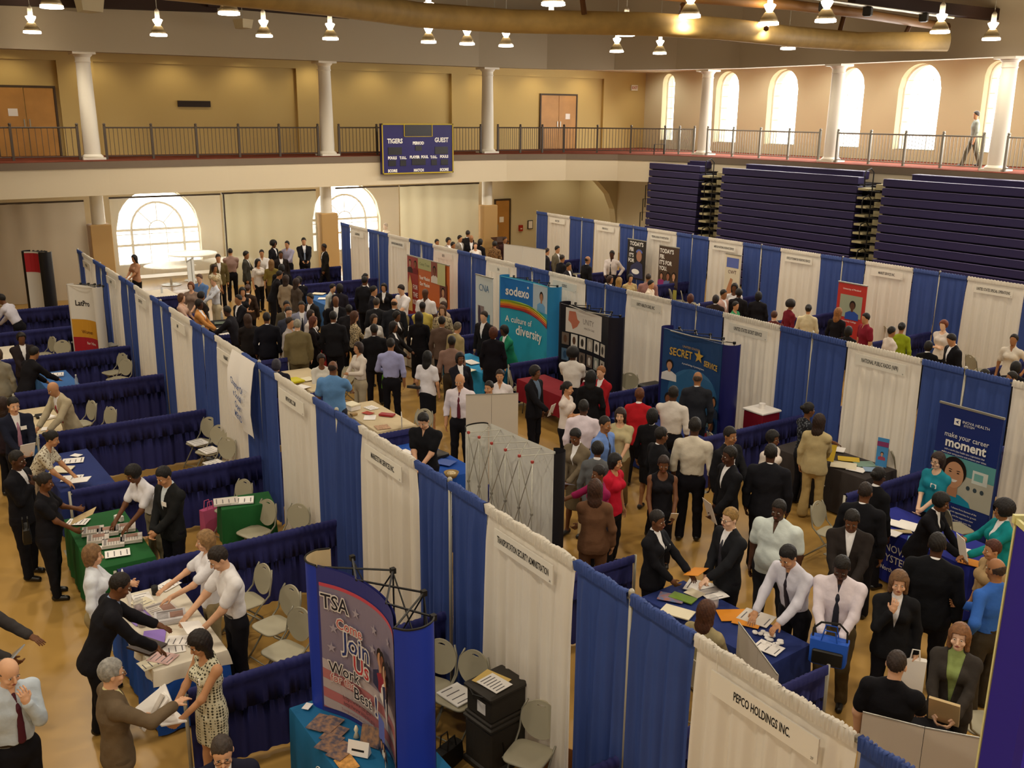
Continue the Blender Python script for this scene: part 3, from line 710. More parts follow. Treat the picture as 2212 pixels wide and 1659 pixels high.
# ---- railings of the gallery
def railing(label, p0, p1, npan, M1=M_RAIL, zb=4.64):
    t = thing('gallery_railing', label, 'railing', (p0[0], p0[1], zb), group='gallery railings'); dx, dy_ = p1[0]-p0[0], p1[1]-p0[1]; L = math.hypot(dx, dy_); ux, uy = dx/L, dy_/L
    P = lambda s, z: (ux*s, uy*s, z)
    m = MB(); m.tube([P(0, 1.02), P(L, 1.02)], .026, 6); m.build('top_rail', M1, t)
    m = MB(); m.tube([P(0, .10), P(L, .10)], .018, 6); m.build('bottom_rail', M1, t)
    for k in range(npan+1):
        m = MB(); s = L*k/npan; c = P(s, 0); m.cbox((c[0], c[1], 0), (.075, .075, 1.08), math.atan2(uy, ux)); m.ball((c[0], c[1], 1.12), .05, 8); m.build('post', M1, t)
    for k in range(npan):
        m = MB(); n = 11
        for j in range(1, n): c = P(L*(k+j/n)/npan, 0); m.cbox((c[0], c[1], .1), (.016, .016, .92))
        m.build('balusters', M1, t)
YR = 29.6
railing('bronze railing in front of the left oak double door', (-6.5, YR), (fx[0]-.42, YR), 4)
railing('bronze railing below the black wall plaque', (fx[0]+.42, YR), (fx[1]-.42, YR), 5)
railing('bronze railing behind the scoreboard', (fx[1]+.42, YR), (fx[2]-.42, YR), 4)
railing('bronze railing in front of the right oak double door', (fx[2]+.42, YR), (20.6, 29.1), 3)
railing('bronze railing turning the hall corner', (20.6, 29.1), (23.9, 26.4), 3)
cy = [at_x(a, 240, 24.8)[0] for a in (1525, 1804, 2168)]
railing('grey railing left of the column above the narrow aisle', (23.9, 26.4), (24.6, cy[0]+.4), 2, M_RAILG)
railing('grey railing above the large middle bleacher section', (24.6, cy[0]-.4), (24.6, cy[1]+.4), 4, M_RAILG)
railing('grey railing the gallery walker passes behind', (24.6, cy[1]-.4), (24.6, cy[2]+.4), 4, M_RAILG)
railing('grey railing right of the rightmost gallery column', (24.6, cy[2]-.4), (24.6, cy[2]-6), 4, M_RAILG)
# ---- doors
def double_door(n, xa, xb, y, z0, h, leaves=2, sign=None):
    r = MB(); t = .07
    r.box(xa-t, xa, y-.05, y+.02, z0, z0+h+t); r.box(xb, xb+t, y-.05, y+.02, z0, z0+h+t); r.box(xa, xb, y-.05, y+.02, z0+h, z0+h+t)
    root = cprop(r.build('door_%d' % n, M_FRAME), kind='structure')
    for k in range(leaves):
        a = xa+(xb-xa)*k/leaves+.012; b = xa+(xb-xa)*(k+1)/leaves-.012
        l = MB().box(a, b, y-.035, y+.01, z0+.01, z0+h-.01).build('door_leaf', M_DOORW, root)
        hx = b-.09 if (k == 0 and leaves == 2) else a+.06
        MB().box(hx, hx+.04, y-.07, y-.035, z0+1.0, z0+1.25).build('door_handle', STEEL, l)
    if sign: MB().box(*sign, y-.042, y-.036, z0+1.35, z0+1.6).build('paper_notice', PAPER, root)
    return root
xa, xb = at_y(1168, 260, FY-.02)[0], at_y(1243, 260, FY-.02)[0]
double_door(1, xa, xb, FY-.02, 4.64, 2.42, 2, (xb-.62, xb-.36)); xl = at_y(60, 280, FY-.02)[0]
double_door(2, xl-.95, xl+.95, FY-.02, 4.64, 2.3, 2, (xl-.55, xl-.25))
double_door(3, 19.55, 20.3, FY-.02, 0, 2.35, 1, (19.75, 19.98)); double_door(4, 26.35, 27.5, FY-.02, 0, 2.05, 1)
cprop(MB().box(5.5, 6.72, FY-.06, FY-.005, 6.36, 6.58).build('wall_plaque', mat('plaque', '#2b1d16', .5)), 'dark rectangular plaque on the yellow gallery wall', 'plaque')
e = at_y(1370, 190, FY-.05); t = thing('exit_sign', 'small white exit sign with red letters on the gallery wall', 'sign', (e[0]-.1, FY-.18, e[1]))
MB().box(-.2, .2, -.03, .03, -.13, .13).build('sign_box', WHITE, t)
m = MB(); text_on(m, lambda u, v, w: (u, -.03-w, v), 'EXIT', 0, 0, .17, 1, .003, .004); m.build('lettering', mat('red_letters', '#b0392c', .5), t)
t = thing('fire_alarm', 'red fire alarm box on the beige wall', 'fire alarm', (*[20.95, FY-.03], 1.02)); MB().box(-.1, .1, -.06, .02, -.14, .14).build('box', mat('alarm_red', '#a8301f', .5), t)
MB().box(-.05, .05, -.075, -.06, -.05, .0).build('pull_handle', WHITE, t)
t = thing('picture_frame', 'small black frame with white card on the beige wall', 'picture frame', (21.5, FY-.02, 1.15)); MB().box(-.14, .14, -.03, .015, -.2, .2).build('frame', BLACKM, t)
MB().box(-.11, .11, -.036, -.03, -.17, .17).build('card', PAPER, t)
# pier and arched bulkhead right of the low doors
struct(MB().box(24.4, 25.0, 27.6, FY, 0, 4.42), 'wall_pier', M_WALL)
b = MB(); arcp = [(19.9, 4.3), (24.4, 4.3), (24.4, 0)]+[(24.4-4.5*(1-math.cos(t_))*.45, 0+3.9*math.sin(t_)) for t_ in np.linspace(0.35, PI/2, 14)]
b = MB(); prof = [(24.4, 1.2), (24.25, 2.0), (23.9, 2.7), (23.3, 3.25), (22.5, 3.65), (21.5, 3.9), (20.2, 4.05)]
for i in range(len(prof)-1):
    (xa_, za_), (xb_, zb_) = prof[i], prof[i+1]; b.add([(xa_, 30, za_), (xb_, 30, zb_), (xb_, 30, 4.42), (xa_, 30, 4.42), (xa_, 30.4, za_), (xb_, 30.4, zb_), (xb_, 30.4, 4.42), (xa_, 30.4, 4.42)], [(0, 1, 2, 3), (7, 6, 5, 4), (0, 4, 5, 1)])
struct(b, 'trim_3', M_WALL)
# ---- curtains on rods between the lower columns
def sheer(label, x0, x1, y, m, z1=3.3, amp=.05):
    t = thing('sheer_curtain', label, 'curtain', ((x0+x1)/2, y, 0), group='sheer curtains under the balcony')
    MB().tube([(x0-(x0+x1)/2, 0, z1), (x1-(x0+x1)/2, 0, z1)], .035, 6).build('rod', M_RAIL, t)
    b = MB(); n = int((x1-x0)/.07); rows = []
    for z in (z1-.02, z1-.3, 1.6, .04): rows.append([((x0-x1)/2+(x1-x0)*i/n, amp*math.sin(i*.62)*(.6+.4*math.sin(i*.13)), z) for i in range(n+1)])
    b.rings(rows, cap=False, close=False); b.build('curtain', m, t, True)
SH1 = sheermat('#b3a48c', .9); SH2 = sheermat('#cfc6b0', .38); SH3 = sheermat('#aea384', .88); xs_ = [at_y(a, 480, 29.75)[0] for a in (213, 706, 1052)]
sheer('opaque beige curtain left of the tan sleeved column', -8.5, xs_[0]-.4, 29.75, SH1)
sheer('sheer white curtain in front of the big arched window', xs_[0]+.4, 5.9, 29.75, SH2, 3.36)
sheer('denser white curtain between the two arched windows', 5.95, xs_[1]-.4, 29.75, SH3, 3.38)
sheer('sheer white curtain right of the middle column', xs_[1]+.4, 13.0, 29.75, sheermat('#cfc6b0', .32), 3.42); sheer('opaque white curtain left of the oak door column', 13.05, xs_[2]-.4, 29.75, sheermat('#bdb292', .9), 3.42)
cprop(MB().tube([(6.0, 29.7, .01), (6.0, 29.7, 3.36)], .03, 6).build('curtain_post', M_RAIL), 'brown upright post at the joint of the sheer curtains', 'post')
# stuff stored behind the sheer curtain: round tables and stage boards
for i, (x, y, z) in enumerate([(4.3, 31.2, .74), (5.3, 31.8, 1.05), (6.6, 31.5, .74)]):
    t = thing('round_table', ['white round table behind the sheer curtain, nearest the hall', 'raised white round table behind the sheer curtain, under the window', 'white round table behind the denser curtain'][i], 'table', (x, y, 0), group='round tables behind the curtain')
    m = MB(); m.lathe([(.9, z-.05), (.92, z-.02), (.9, z)], n=32); m.build('tabletop', WHITE, t)
    m = MB(); m.lathe([(.05, 0.06), (.05, z-.05)], n=10); m.build('stem', STEEL, t)
    m = MB(); m.lathe([(.36, 0), (.36, .03), (.06, .07)], n=20); m.build('foot', STEEL, t)
# ---- scoreboard on the balcony edge
sx0, sx1 = 11.86, 14.96; t = thing('scoreboard', 'blue scoreboard with yellow border hung on the balcony edge', 'scoreboard', ((sx0+sx1)/2, 28.88, 3.95)); w2 = (sx1-sx0)/2; hh = 1.87
M_SB = mat('scoreboard_blue', '#221a5e', .45, .4); M_SBD = mat('unlit_display', '#1c1714', .35, .5); M_YEL = mat('yellow_trim', '#b8a12c', .5)
MB().box(-w2, w2, -.10, .08, 0, hh).build('board', M_SB, t)
m = MB(); f_ = .045
for q in ((-w2, w2, 0, f_), (-w2, w2, hh-f_, hh), (-w2, -w2+f_, 0, hh), (w2-f_, w2, 0, hh)): m.box(q[0], q[1], -.12, -.10, q[2], q[3])
m.build('border', M_YEL, t)
m = MB(); m.box(-.62, .62, -.125, -.1, 1.38, 1.40); m.box(-.62, -.59, -.125, -.1, 1.38, hh); m.box(.59, .62, -.125, -.1, 1.38, hh); m.build('clock_border', M_YEL, t)
for q in ((-.57, .57, 1.42, hh-.06), (-1.3, -.72, .72, 1.0), (.72, 1.3, .72, 1.0), (-.3, .3, .32, .56), (-1.3, -.98, .3, .52), (.98, 1.3, .3, .52), (-.8, -.55, .3, .52), (.55, .8, .3, .52), (-.14, .14, .86, 1.05)):
    MB().box(q[0], q[1], -.115, -.1, q[2], q[3]).build('display', M_SBD, t)
fs_ = lambda u, v, w: (u, -.103-w, v)
for s_, u, v, z, x in (('TIGERS', -1.0, 1.22, .24, .85), ('GUEST', 1.02, 1.25, .24, .85), ('PERIOD', 0, 1.14, .15, .95), ('FOULS', -1.13, .60, .14, .9), ('T.O.L.', -.67, .60, .13, .9), ('PLAYER  FOUL', 0.02, .62, .14, .9), ('T.O.L.', .67, .61, .13, .9), ('FOULS', 1.13, .62, .14, .9), ('SCORE', -1.13, .12, .14, .9), ('MATCH', 0, .12, .14, .9), ('SCORE', 1.13, .12, .14, .9)):
    m = MB(); text_on(m, fs_, s_, u, v, z, x, .003, .008); m.build('lettering', INKW, t)
# ---- bleachers against the right side
M_BL = mat('bleacher_blue', '#2b2550', .45, .35); M_BLD = mat('bleacher_dark', '#16131c', .6); M_STEP = mat('cream_step', '#b3aa85', .6)
def bleacher(label, ya, yb, X=22.5, ntop=4.34):
    t = thing('bleacher', label, 'bleacher', (X, (ya+yb)/2, 0), group='folded bleacher sections'); h = (yb-ya)/2
    MB().box(.12, 1.25, -h+.02, h-.02, .02, 4.1).build('understructure', M_BLD, t)
    for k in range(15):
        z = ntop-.285*(k+1); x = -.012*k
        if z < 0: break
        m = MB(); m.cbox((x+.16, 0, z+.03), (.32, 2*h, .235), bev=.02); o = m.build('bench', M_BL, t)
        MB().box(x-.004, x+.02, -h, h, z+.262, z+.272).build('bench_edge_highlight', mat('edge_highlight_blue', '#8a84b4', .4, .5), o)  # pale strip paints a highlight along the front edge of each bench
    MB().box(.35, .95, -h+.7, h-.7, 4.10, 4.16).build('deck', mat('deck_tan', '#7a6a52', .6), t)
    m = MB(); m.cbox((.85, -.1, 4.2), (.34, 2*h-.9, .28), bev=.02); o = m.build('bench', M_BL, t); MB().box(.66, .69, -h+.35, h-.55, 4.46, 4.475).build('bench_edge_highlight', mat('edge_highlight_blue', '#8a84b4', .4, .5), o)  # set-back top bench, with the same painted highlight strip
bleacher('short folded blue bleacher section in the far corner', 22.75, 25.7)
bleacher('long folded blue bleacher section between the two aisles', 15.4, 21.55)
bleacher('folded blue bleacher section at the right edge of the photo', 6.0, 14.45); 
def aisle(label, yc, w_=.85, X=22.5):
    t = thing('aisle_steps', label, 'steps', (X, yc, 0), group='steps between the bleachers')
    MB().box(.5, 1.2, -w_/2, w_/2, .02, 4.05).build('riser_wall', M_BLD, t)
    for k in range(14):
        z = 4.2-.285*(k+1)
        if z < .05: break
        MB().box(-.02-.01*k, .55, .02, w_/2-.02, z, z+.07).build('step', M_STEP, t); MB().box(.32, .56, -w_/2+.02, -.02, z+.02, z+.2).build('riser', M_STEP, t)
        MB().box(.0, .03, -w_/2, w_/2, z-.02, z+.01).build('step_nosing', BLACKM, t)
    for k in range(5):
        z = 4.35-.85*k
        if z < .6: break
        m = MB(); m.tube([(.1, -.05, z-.62), (.1, -.05, z+.15), (-.05, -.05, z+.28), (-.3, -.05, z+.2), (-.34, -.05, z+.05), (-.3, -.05, z-.28), (.02, -.05, z-.3)], .022, 6); m.build('handrail', BLACKM, t)
aisle('narrow cream steps with black handrails, aisle nearest the corner', 22.15); aisle('cream steps with black handrails, aisle of the middle column', 14.95)
t = thing('guard_rail', 'black stepped guard rail at the corner end of the bleachers', 'rail', (22.5, 25.85, 0))
for k in range(6):
    z = 4.75-.55*k+.2; m = MB(); m.tube([(.9-.15*k, 0, z-.8), (.9-.15*k, 0, z+.1), (.35-.12*k, 0, z+.1), (.35-.12*k, 0, z-.8)], .022, 6); m.build('rail_loop', BLACKM, t)
# ---- ceiling fittings: hanging lamps, ducts, beams, loudspeakers
M_BULB = mat('lamp_glow', '#fff4e0', emit='#ffe6c2', estr=26); M_LENS = mat('lamp_lens', '#fff8ee', emit='#fff0e0', estr=14); M_BELL = mat('lamp_glass_bell', '#9a8a68', .25, .6)
LAMPS = [(70, 72), (343, 78), (571, 80), (714, 86), (495, 32), (112, 18), (926, 50), (926, 93), (1009, 97), (1093, 101), (1190, 67), (1195, 12), (1352, 78), (1332, 113), (1425, 117), (1490, 38), (1660, 54), (1783, 48), (1702, 107), (2141, 87), (2030, 72)]
lamp0 = None; WHERE = ['leftmost, above the left gallery door', 'above the black plaque', 'right of the plaque', 'by the second gallery column', 'high and near, left of centre', 'cut by the top edge at far left', 'above the scoreboard, upper of two', 'above the scoreboard, lower of two', 'second right of the scoreboard', 'above the third gallery column', 'right of the third column, upper', 'cut by the top edge at the middle', 'above the hall corner, upper', 'above the hall corner, lower', 'rightmost small lamp before the arched windows', 'by the tan duct, above the first arched window', 'against the duct rib, above the second arched window', 'large and bright above the fourth arched window', 'below the tan duct', 'large, near the right edge', 'half hidden at the duct end']
def make_lamp():
    t = thing('pendant_lamp', 'x', 'lamp', group='bell shaped pendant lamps')
    m = MB(); m.lathe([(.225, 0.06), (.235, .066), (.20, .16), (.13, .27), (.09, .31)], n=20); m.build('glass_bell', M_BELL, t, True)
    m = MB(); m.lathe([(.235, 0), (.250, .005), (.243, .062), (.2, .065)], n=20); m.build('lens', M_LENS, t)
    m = MB(); m.lathe([(.06, .31), (.085, .34), (.14, .44), (.145, .47), (.10, .49)], n=16); m.build('lit_neck', M_BULB, t, True)
    m = MB(); m.lathe([(.07, .49), (.07, .72), (.03, .78)], n=12); m.build('ballast_housing', WHITE, t, True)
    m = MB(); m.lathe([(.010, .78), (.010, 2.75)], n=6); m.build('hanging_rod', STEEL, t)
    return t
for i, (px, py) in enumerate(LAMPS):
    x, y = at(px, py, 8.4); t = make_lamp() if i == 0 else copy_tree(lamp0)
    if i == 0: lamp0 = t
    t.location = (x, y, 8.4); t['label'] = 'pendant lamp '+WHERE[i]
LPOS = [at(px, py, 8.4) for px, py in LAMPS]+[(x, y) for x in (-10, -4, 2, 8, 14, 20) for y in (-8, -2, 4)]+[(-9, 10), (-3, 10), (-8, 16), (-2, 15)]
for i, (x, y) in enumerate(LPOS):
    l = bpy.data.lights.new('lamp_light', 'SPOT'); l.energy = 330 if i < len(LAMPS) else 360; l.spot_size = math.radians(158); l.spot_blend = .6; l.shadow_soft_size = .22; l.color = (1, .88, .70)
    o = bpy.data.objects.new('lamp_light', l); o.location = (x, y, 8.36); COL.objects.link(o)
for i, (x, y) in enumerate(LPOS[:21]):
    l = bpy.data.lights.new('lamp_uplight', 'SPOT'); l.energy = 75; l.spot_size = math.radians(165); l.spot_blend = .8; l.shadow_soft_size = .2; l.color = (1, .86, .62)
    o = bpy.data.objects.new('lamp_uplight', l); o.location = (x, y, 8.95); o.rotation_euler = (PI, 0, 0); COL.objects.link(o)
for x, y, e in ((18.9, 31.6, 60), (23.0, 31.3, 80), (20.5, 29.6, 50), (26.3, 31.4, 30)):  # added to brighten the dim wall under the balcony; first matches a light pool
    l = bpy.data.lights.new('balcony_downlight_and_fill', 'SPOT'); l.energy = e; l.spot_size = math.radians(140); l.spot_blend = .7; l.shadow_soft_size = .1; l.color = (1, .86, .6)
    o = bpy.data.objects.new('balcony_downlight_and_fill', l); o.location = (x, y, 4.38); COL.objects.link(o)
# small wall washers above the gallery, as the photo shows pools of light on the yellow wall
for i in range(12):
    l = bpy.data.lights.new('gallery_wash_and_fill', 'SPOT'); l.energy = 34; l.spot_size = math.radians(125); l.spot_blend = .8; l.shadow_soft_size = .08; l.color = (1, .80, .48)
    o = bpy.data.objects.new('gallery_wash_and_fill', l); o.location = (-5.5+2.7*i, FY-1.1, 8.15); o.rotation_euler = (math.radians(22), 0, 0); COL.objects.link(o)
for i in range(10):  # added fill spots, standing in for light bounced onto the right wall
    l = bpy.data.lights.new('gallery_wash_and_fill', 'SPOT'); l.energy = 80; l.spot_size = math.radians(140); l.spot_blend = .8; l.shadow_soft_size = .1; l.color = (1, .95, .84)
    o = bpy.data.objects.new('gallery_wash_and_fill', l); o.location = (RX-1.6, 31-3.3*i, 8.15); o.rotation_euler = (0, math.radians(-24), 0); COL.objects.link(o)
def duct(name, label, cat, pts, r, m, n=14):
    b = MB(); b.tube(pts, r, n); return cprop(b.build(name, m, None, True), label, cat)
t = thing('air_duct', 'long tan fabric air duct hung below the ceiling', 'duct', (0, 0, 0))
low = [at(px, py, 8.25)+(8.25,) for px, py in ((-300, -75), (300, -42), (700, 2), (900, 32), (1100, 46), (1400, 52), (1560, 62), (1700, 78), (1850, 90), (2048, 90))]
top_ = [at(px, py, 8.95)+(8.95,) for px, py in ((900, -45), (1200, -35), (1490, -6), (1700, 10), (1850, 28), (2045, 58))]
b = MB(); b.tube(low, .26, 14); b.build('duct_tube', M_TAN, t, True); b = MB(); b.tube(top_, .13, 8); b.build('support_beam', mat('tan_beam', '#8a6230', .6), t, True)
for (a, q) in (((1475, 10, 8.8), (1468, 55, 8.4)), ((1665, 20, 8.9), (1655, 62, 8.3)), ((1822, 38, 8.9), (1812, 75, 8.4)), ((1965, 55, 8.9), (1952, 82, 8.4)), ((1255, -30, 9.0), (1262, 30, 8.4))):
    MB().tube([at(a[0], a[1], a[2])+(a[2],), at(q[0], q[1], q[2])+(q[2],)], .07, 6).build('rib', mat('brown_rib', '#5b3a1c', .6), t)
def beam(label, a, b_, y=None, h=.42, th=.3):
    (x0, z0), (x1, z1) = at_y(*a, y), at_y(*b_, y); m = MB(); m.add([(x0, y, z0), (x1, y, z1), (x1, y+th, z1), (x0, y+th, z0), (x0, y, z0+h), (x1, y, z1+h), (x1, y+th, z1+h), (x0, y+th, z0+h)], [(0, 3, 2, 1), (4, 5, 6, 7), (0, 1, 5, 4), (1, 2, 6, 5), (2, 3, 7, 6), (3, 0, 4, 7)])
    cprop(m.build('roof_beam', M_DARKB), label, 'beam', 'dark roof beams')
beam('dark roof beam over the left end of the far wall', (-60, 8), (470, 26), 28.9); beam('dark roof beam above the second gallery column', (450, 14), (760, 40), 28.7, .55)
beam('dark sloping roof beam right of the scoreboard', (740, 24), (1242, 74), 28.3, .36); beam('dark sloping roof beam ending above the hall corner', (1090, 40), (1525, 76), 27.0, .22)
x0, y0 = at(1840, -2, 9.4); x1, y1 = at(2185, 36, 9.2); MB_ = MB().tube([(x0, y0, 9.4), (x1, y1, 9.2)], [.22, .22], 4); cprop(MB_.build('roof_beam', M_DARKB), 'dark red roof beam near the top right corner', 'beam', 'dark roof beams')
x0, y0 = at(1700, -10, 9.1); x1, y1 = at(2060, 38, 9.0); t = thing('lighting_track', 'steel track with black spotlights near the top right corner', 'track', (x0, y0, 9.1)); MB().tube([(0, 0, 0), (x1-x0, y1-y0, -.1)], .035, 6).build('rail', STEEL, t)
for k in (.2, .45, .8): MB().cbox(((x1-x0)*k, (y1-y0)*k, -.3), (.22, .22, .25), .4, .03).build('spotlight', BLACKP, t)
for (px, py, z, s_, lb) in ((190, 8, 9.4, .75, 'large white loudspeaker hung at the top left'), (524, 52, 9.0, .42, 'white loudspeaker hung left of the second column'), (860, 28, 9.1, .9, 'long white loudspeaker hung above the scoreboard'), (1068, 60, 9.3, .4, 'round white loudspeaker hung above the third column')):
    x, y = at(px, py, z); t = thing('loudspeaker', lb, 'loudspeaker', (x, y, z), .5, 'hung loudspeakers'); m = MB()
    m.rings([[(-s_*.6, -.25, s_*.35), (s_*.6, -.25, s_*.35), (s_*.45, .25, s_*.35), (-s_*.45, .25, s_*.35)], [(-s_*.5, -.2, -s_*.3), (s_*.5, -.2, -s_*.3), (s_*.35, .2, -s_*.35), (-s_*.35, .2, -s_*.35)]]); m.build('cabinet', mat('speaker_beige', '#b3a685', .6), t)
    MB().tube([(0, 0, s_*.35), (0, 0, 11.2-z)], .015, 5).build('hanging_cable', STEEL, t)
# ---------------------------------------------------------------- drape rows
PITCH = 2.964; AX, BX, CXR = 0.0, 9.121, 17.586
BY0, CY0 = 2.849, 8.919
M_BLUE = mat('royal_blue_drape', '#384d8a', .6, .3, var=.05, vscale=2, trans=.12); M_NAVY = mat('navy_drape', '#2b2d62', .75, .2, var=.06, vscale=2); M_WHD = mat('white_drape', '#ded6c8', .8, .2, var=.02, vscale=1.5, trans=.22)
M_POLE = mat('brushed_pole', '#a8a394', .4, .5, metal=.3)
def drape_mesh(w, h, m, seed, dens=1.0, amp=.030, flare=0.0, header=True):
    """gathered cloth hanging in the local XZ plane, width w centred, rod pocket on top"""
    rnd = random.Random(seed); n = max(24, int(w*64*dens)); ph = [rnd.uniform(0, 6) for _ in range(6)]; b = MB(); rows = []
    f1 = rnd.uniform(5.2, 7.0); f2 = rnd.uniform(11, 14)
    def fold(u, t):
        s = math.sin(u*f1*4.6+ph[0]+1.6*math.sin(u*4.1+ph[1]))+.5*math.sin(u*f2*4.6+ph[2]+t*.8)+.6*math.sin(u*9+ph[3]+t)
        return s*amp*(.5+.5*t)
    zs = [h+.045, h+.02, h-.035, h-.06, h-.12, h-.35, h*.66, h*.4, h*.18, .02]
    for z in zs:
        t = 1-z/h; r = []
        for i in range(n+1):
            u = i/n-.5; x = u*w*(1+flare*t)
            if z > h-.05: y = (.012*math.sin(i*1.9+ph[4]))*(1 if z > h else .5)*(amp/.03)+(-.024 if z < h+.03 else 0)
            else: y = fold(u*w, t)*(min(1, t*6)) - .012*(1-min(1, t*6))
            zz = z+(.008*(amp/.03)*math.sin(i*1.7+ph[5]) if z > h else 0)+(.016*math.sin(u*7+ph[1]) if z < .05 else 0)
            r.append((x, y, zz))
        rows.append(r)
    # header: cloth goes over the rod and a little down the other side
    back = [[(x, -y+.03, z-.0) for x, y, z in rows[0]], [(x, .032, h-.05) for x, y, z in rows[2]]]
    b.rings([back[1], back[0]]+rows, cap=False, close=False)
    return b
def drape(name, label, x, y, rz, w, h, m, seed, dens=1, group=None, flare=0, cat='drape', z0=0):
    o = drape_mesh(w, h, m, seed, dens, .045 if dens > 1.2 else .032, flare).build(name, m, None, True, (x, y, z0), rz); return cprop(o, label, cat, group)
def pole(label, x, y, h, group, base=True):
    t = thing('drape_upright', label, 'pole', (x, y, 0), group=group)
    MB().lathe([(.019, .01), (.019, h)], n=10).build('tube', M_POLE, t, True)
    MB().lathe([(.026, h-.02), (.028, h+.03), (.015, h+.05)], n=10).build('cap', M_POLE, t, True)
    if base: MB().cbox((0, 0, 0), (.36, .36, .012)).build('base_plate', M_POLE, t)
    return t
ROWS = {'A': (AX, [i*PITCH for i in range(-2, 9)]), 'B': (BX, [BY0+i*PITCH for i in range(-4, 9)]), 'C': (CXR, [CY0+i*PITCH for i in range(-4, 7)])}
RN = {'A': 'nearest row', 'B': 'middle row', 'C': 'far row'}
# what each booth's sign reads, nearest booth first
SIGNS = {'A': ['', 'PEPCO HOLDINGS INC.', 'TRANSPORTATION SECURITY ADMINISTRATION', 'MARKETSTAR SERVICES INC.', 'MYPHONIC.COM', 'WALMART', 'AARP', 'COUNTRY INC.', 'U.S. ARMY', 'HEALTH INC.'],
         'B': ['', '', '', 'INOVA HEALTH SYSTEM', 'NATIONAL PUBLIC RADIO (NPR)', 'UNITED STATES SECRET SERVICE', 'UNITY HEALTH CARE, INC.', 'SODEXO', 'CNA', 'GEICO', 'ADVANTAGE HUMAN RESOURCES', 'CAREER SERVICES'],
         'C': ['', '', '', 'UNITED STATES SPECIAL OPERATIONS', 'MARKET SERVICES INC.', 'OFFICE OF THE MAYOR WORKFORCE SERVICES', 'AMERICAN NATIONAL INSURANCE SERVICES', 'FEDERAL BUREAU OF INVESTIGATION', 'FIREHOUSE LLC', 'NIGHT JOBS']}
BOOTH = {'A': ['cut by the bottom edge', 'holding the big sign at lower right', 'behind the brown shipping case', 'behind the curved frame display', 'left of the light blue shirted man', 'behind the blue polo table', 'behind the draped paper banner', 'beside the tall striped banner', 'near the red column banner', 'at the far end'],
         'B': ['hidden', 'hidden', 'cut by the right edge', 'beside the smiling nurse banner', 'behind the grey skirted table', 'behind the White House display', 'right of the black photo display', 'behind the turquoise diversity banner', 'behind the narrow pale banner', 'beside the orange banner', 'left of the orange banner', 'at the far end'],
         'C': ['hidden', 'hidden', 'cut by the right edge', 'above the man in the black jacket', 'right of the red banner', 'above the red shirted woman', 'with the narrow hand banner', 'with the two portrait posters', 'behind the man with the dark tie', 'at the far end']}
ZS = 2.44
def sign(label, txt, x, y, num=''):
    t = thing('booth_sign', label, 'sign', (x, y, 0), group='white booth name signs'); W_, H_ = .98, .19
    m = MB(); m.box(-.012, 0, -W_/2, W_/2, 2.14, 2.14+H_); m.build('card', mat('sign_card', '#ece7db', .6), t)
    if txt:
        vs, fs = text_mesh(txt, .098, .5, .0015); wd = max(v[0] for v in vs)-min(v[0] for v in vs); k = min(1, .86/wd)
        m = MB(); m.add([(-.0145, -(a*k), 2.235+b) for a, b in vs], [f for f in fs]); m.build('lettering', INK, t)
    m = MB(); text_on(m, lambda u, v, w: (-.0125-w, -u, v), num or '37', W_/2-.04, 2.165, .03, .8, .002); m.build('booth_number', INK, t)
    m = MB(); m.tube([(0.004, W_/2-.04, 2.32), (.0, W_/2-.04, 2.47)], .003, 4); m.build('hanger', WHITE, t)
for key, (X, ys) in ROWS.items():
    nb = len(ys)-1
    for i, y in enumerate(ys):
        if key == 'B' and i < 3: continue
        if key == 'C' and i < 2: continue
        pole('steel upright, %s, %s' % (RN[key], 'at the far end' if i == nb else 'beside booth '+BOOTH[key][i]), X, y, 2.47, 'uprights of the drape rows')
    for i in range(nb):
        yc = (ys[i]+ys[i+1])/2; w_ = BOOTH[key][i]
        if w_ == 'hidden': continue
        t = cprop(MB().tube([(X, ys[i], 2.43), (X, ys[i+1], 2.43)], .014, 6).build('cross_bar', M_POLE), 'steel cross bar, %s, booth %s' % (RN[key], w_), 'bar', 'cross bars of the drape rows')
        d = {'A': 1.6 if i < 4 else 1.0, 'B': 1.0, 'C': .7}[key]
        q = PITCH/4
        drape('blue_drape', 'blue drape right of white, %s, booth %s' % (RN[key], w_), X, yc-q-.365, PI/2, q-.02, 2.44, M_BLUE, i*7+ord(key), d, 'blue drape panels')
        drape('white_drape', 'white drape, %s, booth %s' % (RN[key], w_), X, yc, PI/2, 1.44, 2.44, M_WHD, i*7+1+ord(key), d, 'white drape panels', .03)
        drape('blue_drape', 'blue drape left of white, %s, booth %s' % (RN[key], w_), X, yc+q+.365, PI/2, q-.02, 2.44, M_BLUE, i*7+2+ord(key), d, 'blue drape panels')
        if SIGNS[key][i]: sign('white sign card, %s, booth %s' % (RN[key], w_), SIGNS[key][i], X-.06, yc, {('A', 1): '37'}.get((key, i), str(30+i*2)))
# ---- low side rails between the booths
def rail(label, X, y, sgn, L=2.75, seed=0):
    x1 = X+sgn*L
    t = thing('side_partition', label, 'partition', (x1, y, 0), group='low navy side partitions')
    drape_mesh(L-.06, .915, M_NAVY, seed, .8, .017).build('side_drape', M_NAVY, t, True, (-sgn*L/2, 0, 0), 0 if sgn < 0 else PI)
    MB().lathe([(.019, .01), (.019, .95)], n=8).build('upright', M_POLE, t, True); MB().cbox((0, 0, 0), (.3, .3, .012)).build('base_plate', M_POLE, t)
    MB().tube([(0, 0, .905), (-sgn*(L-.03), 0, .905)], .012, 6).build('cross_bar', M_POLE, t)
LW = ['low navy drape under the big curved blue display', 'low navy drape behind the print dress', 'low navy drape beside the row of grey chairs', 'low navy drape behind the green table', 'low navy drape behind the navy table', 'low navy drape behind the man in the beige jacket', 'low navy drape below the striped banner', 'low navy drape at the far left end', 'low navy drape behind the red column banner']
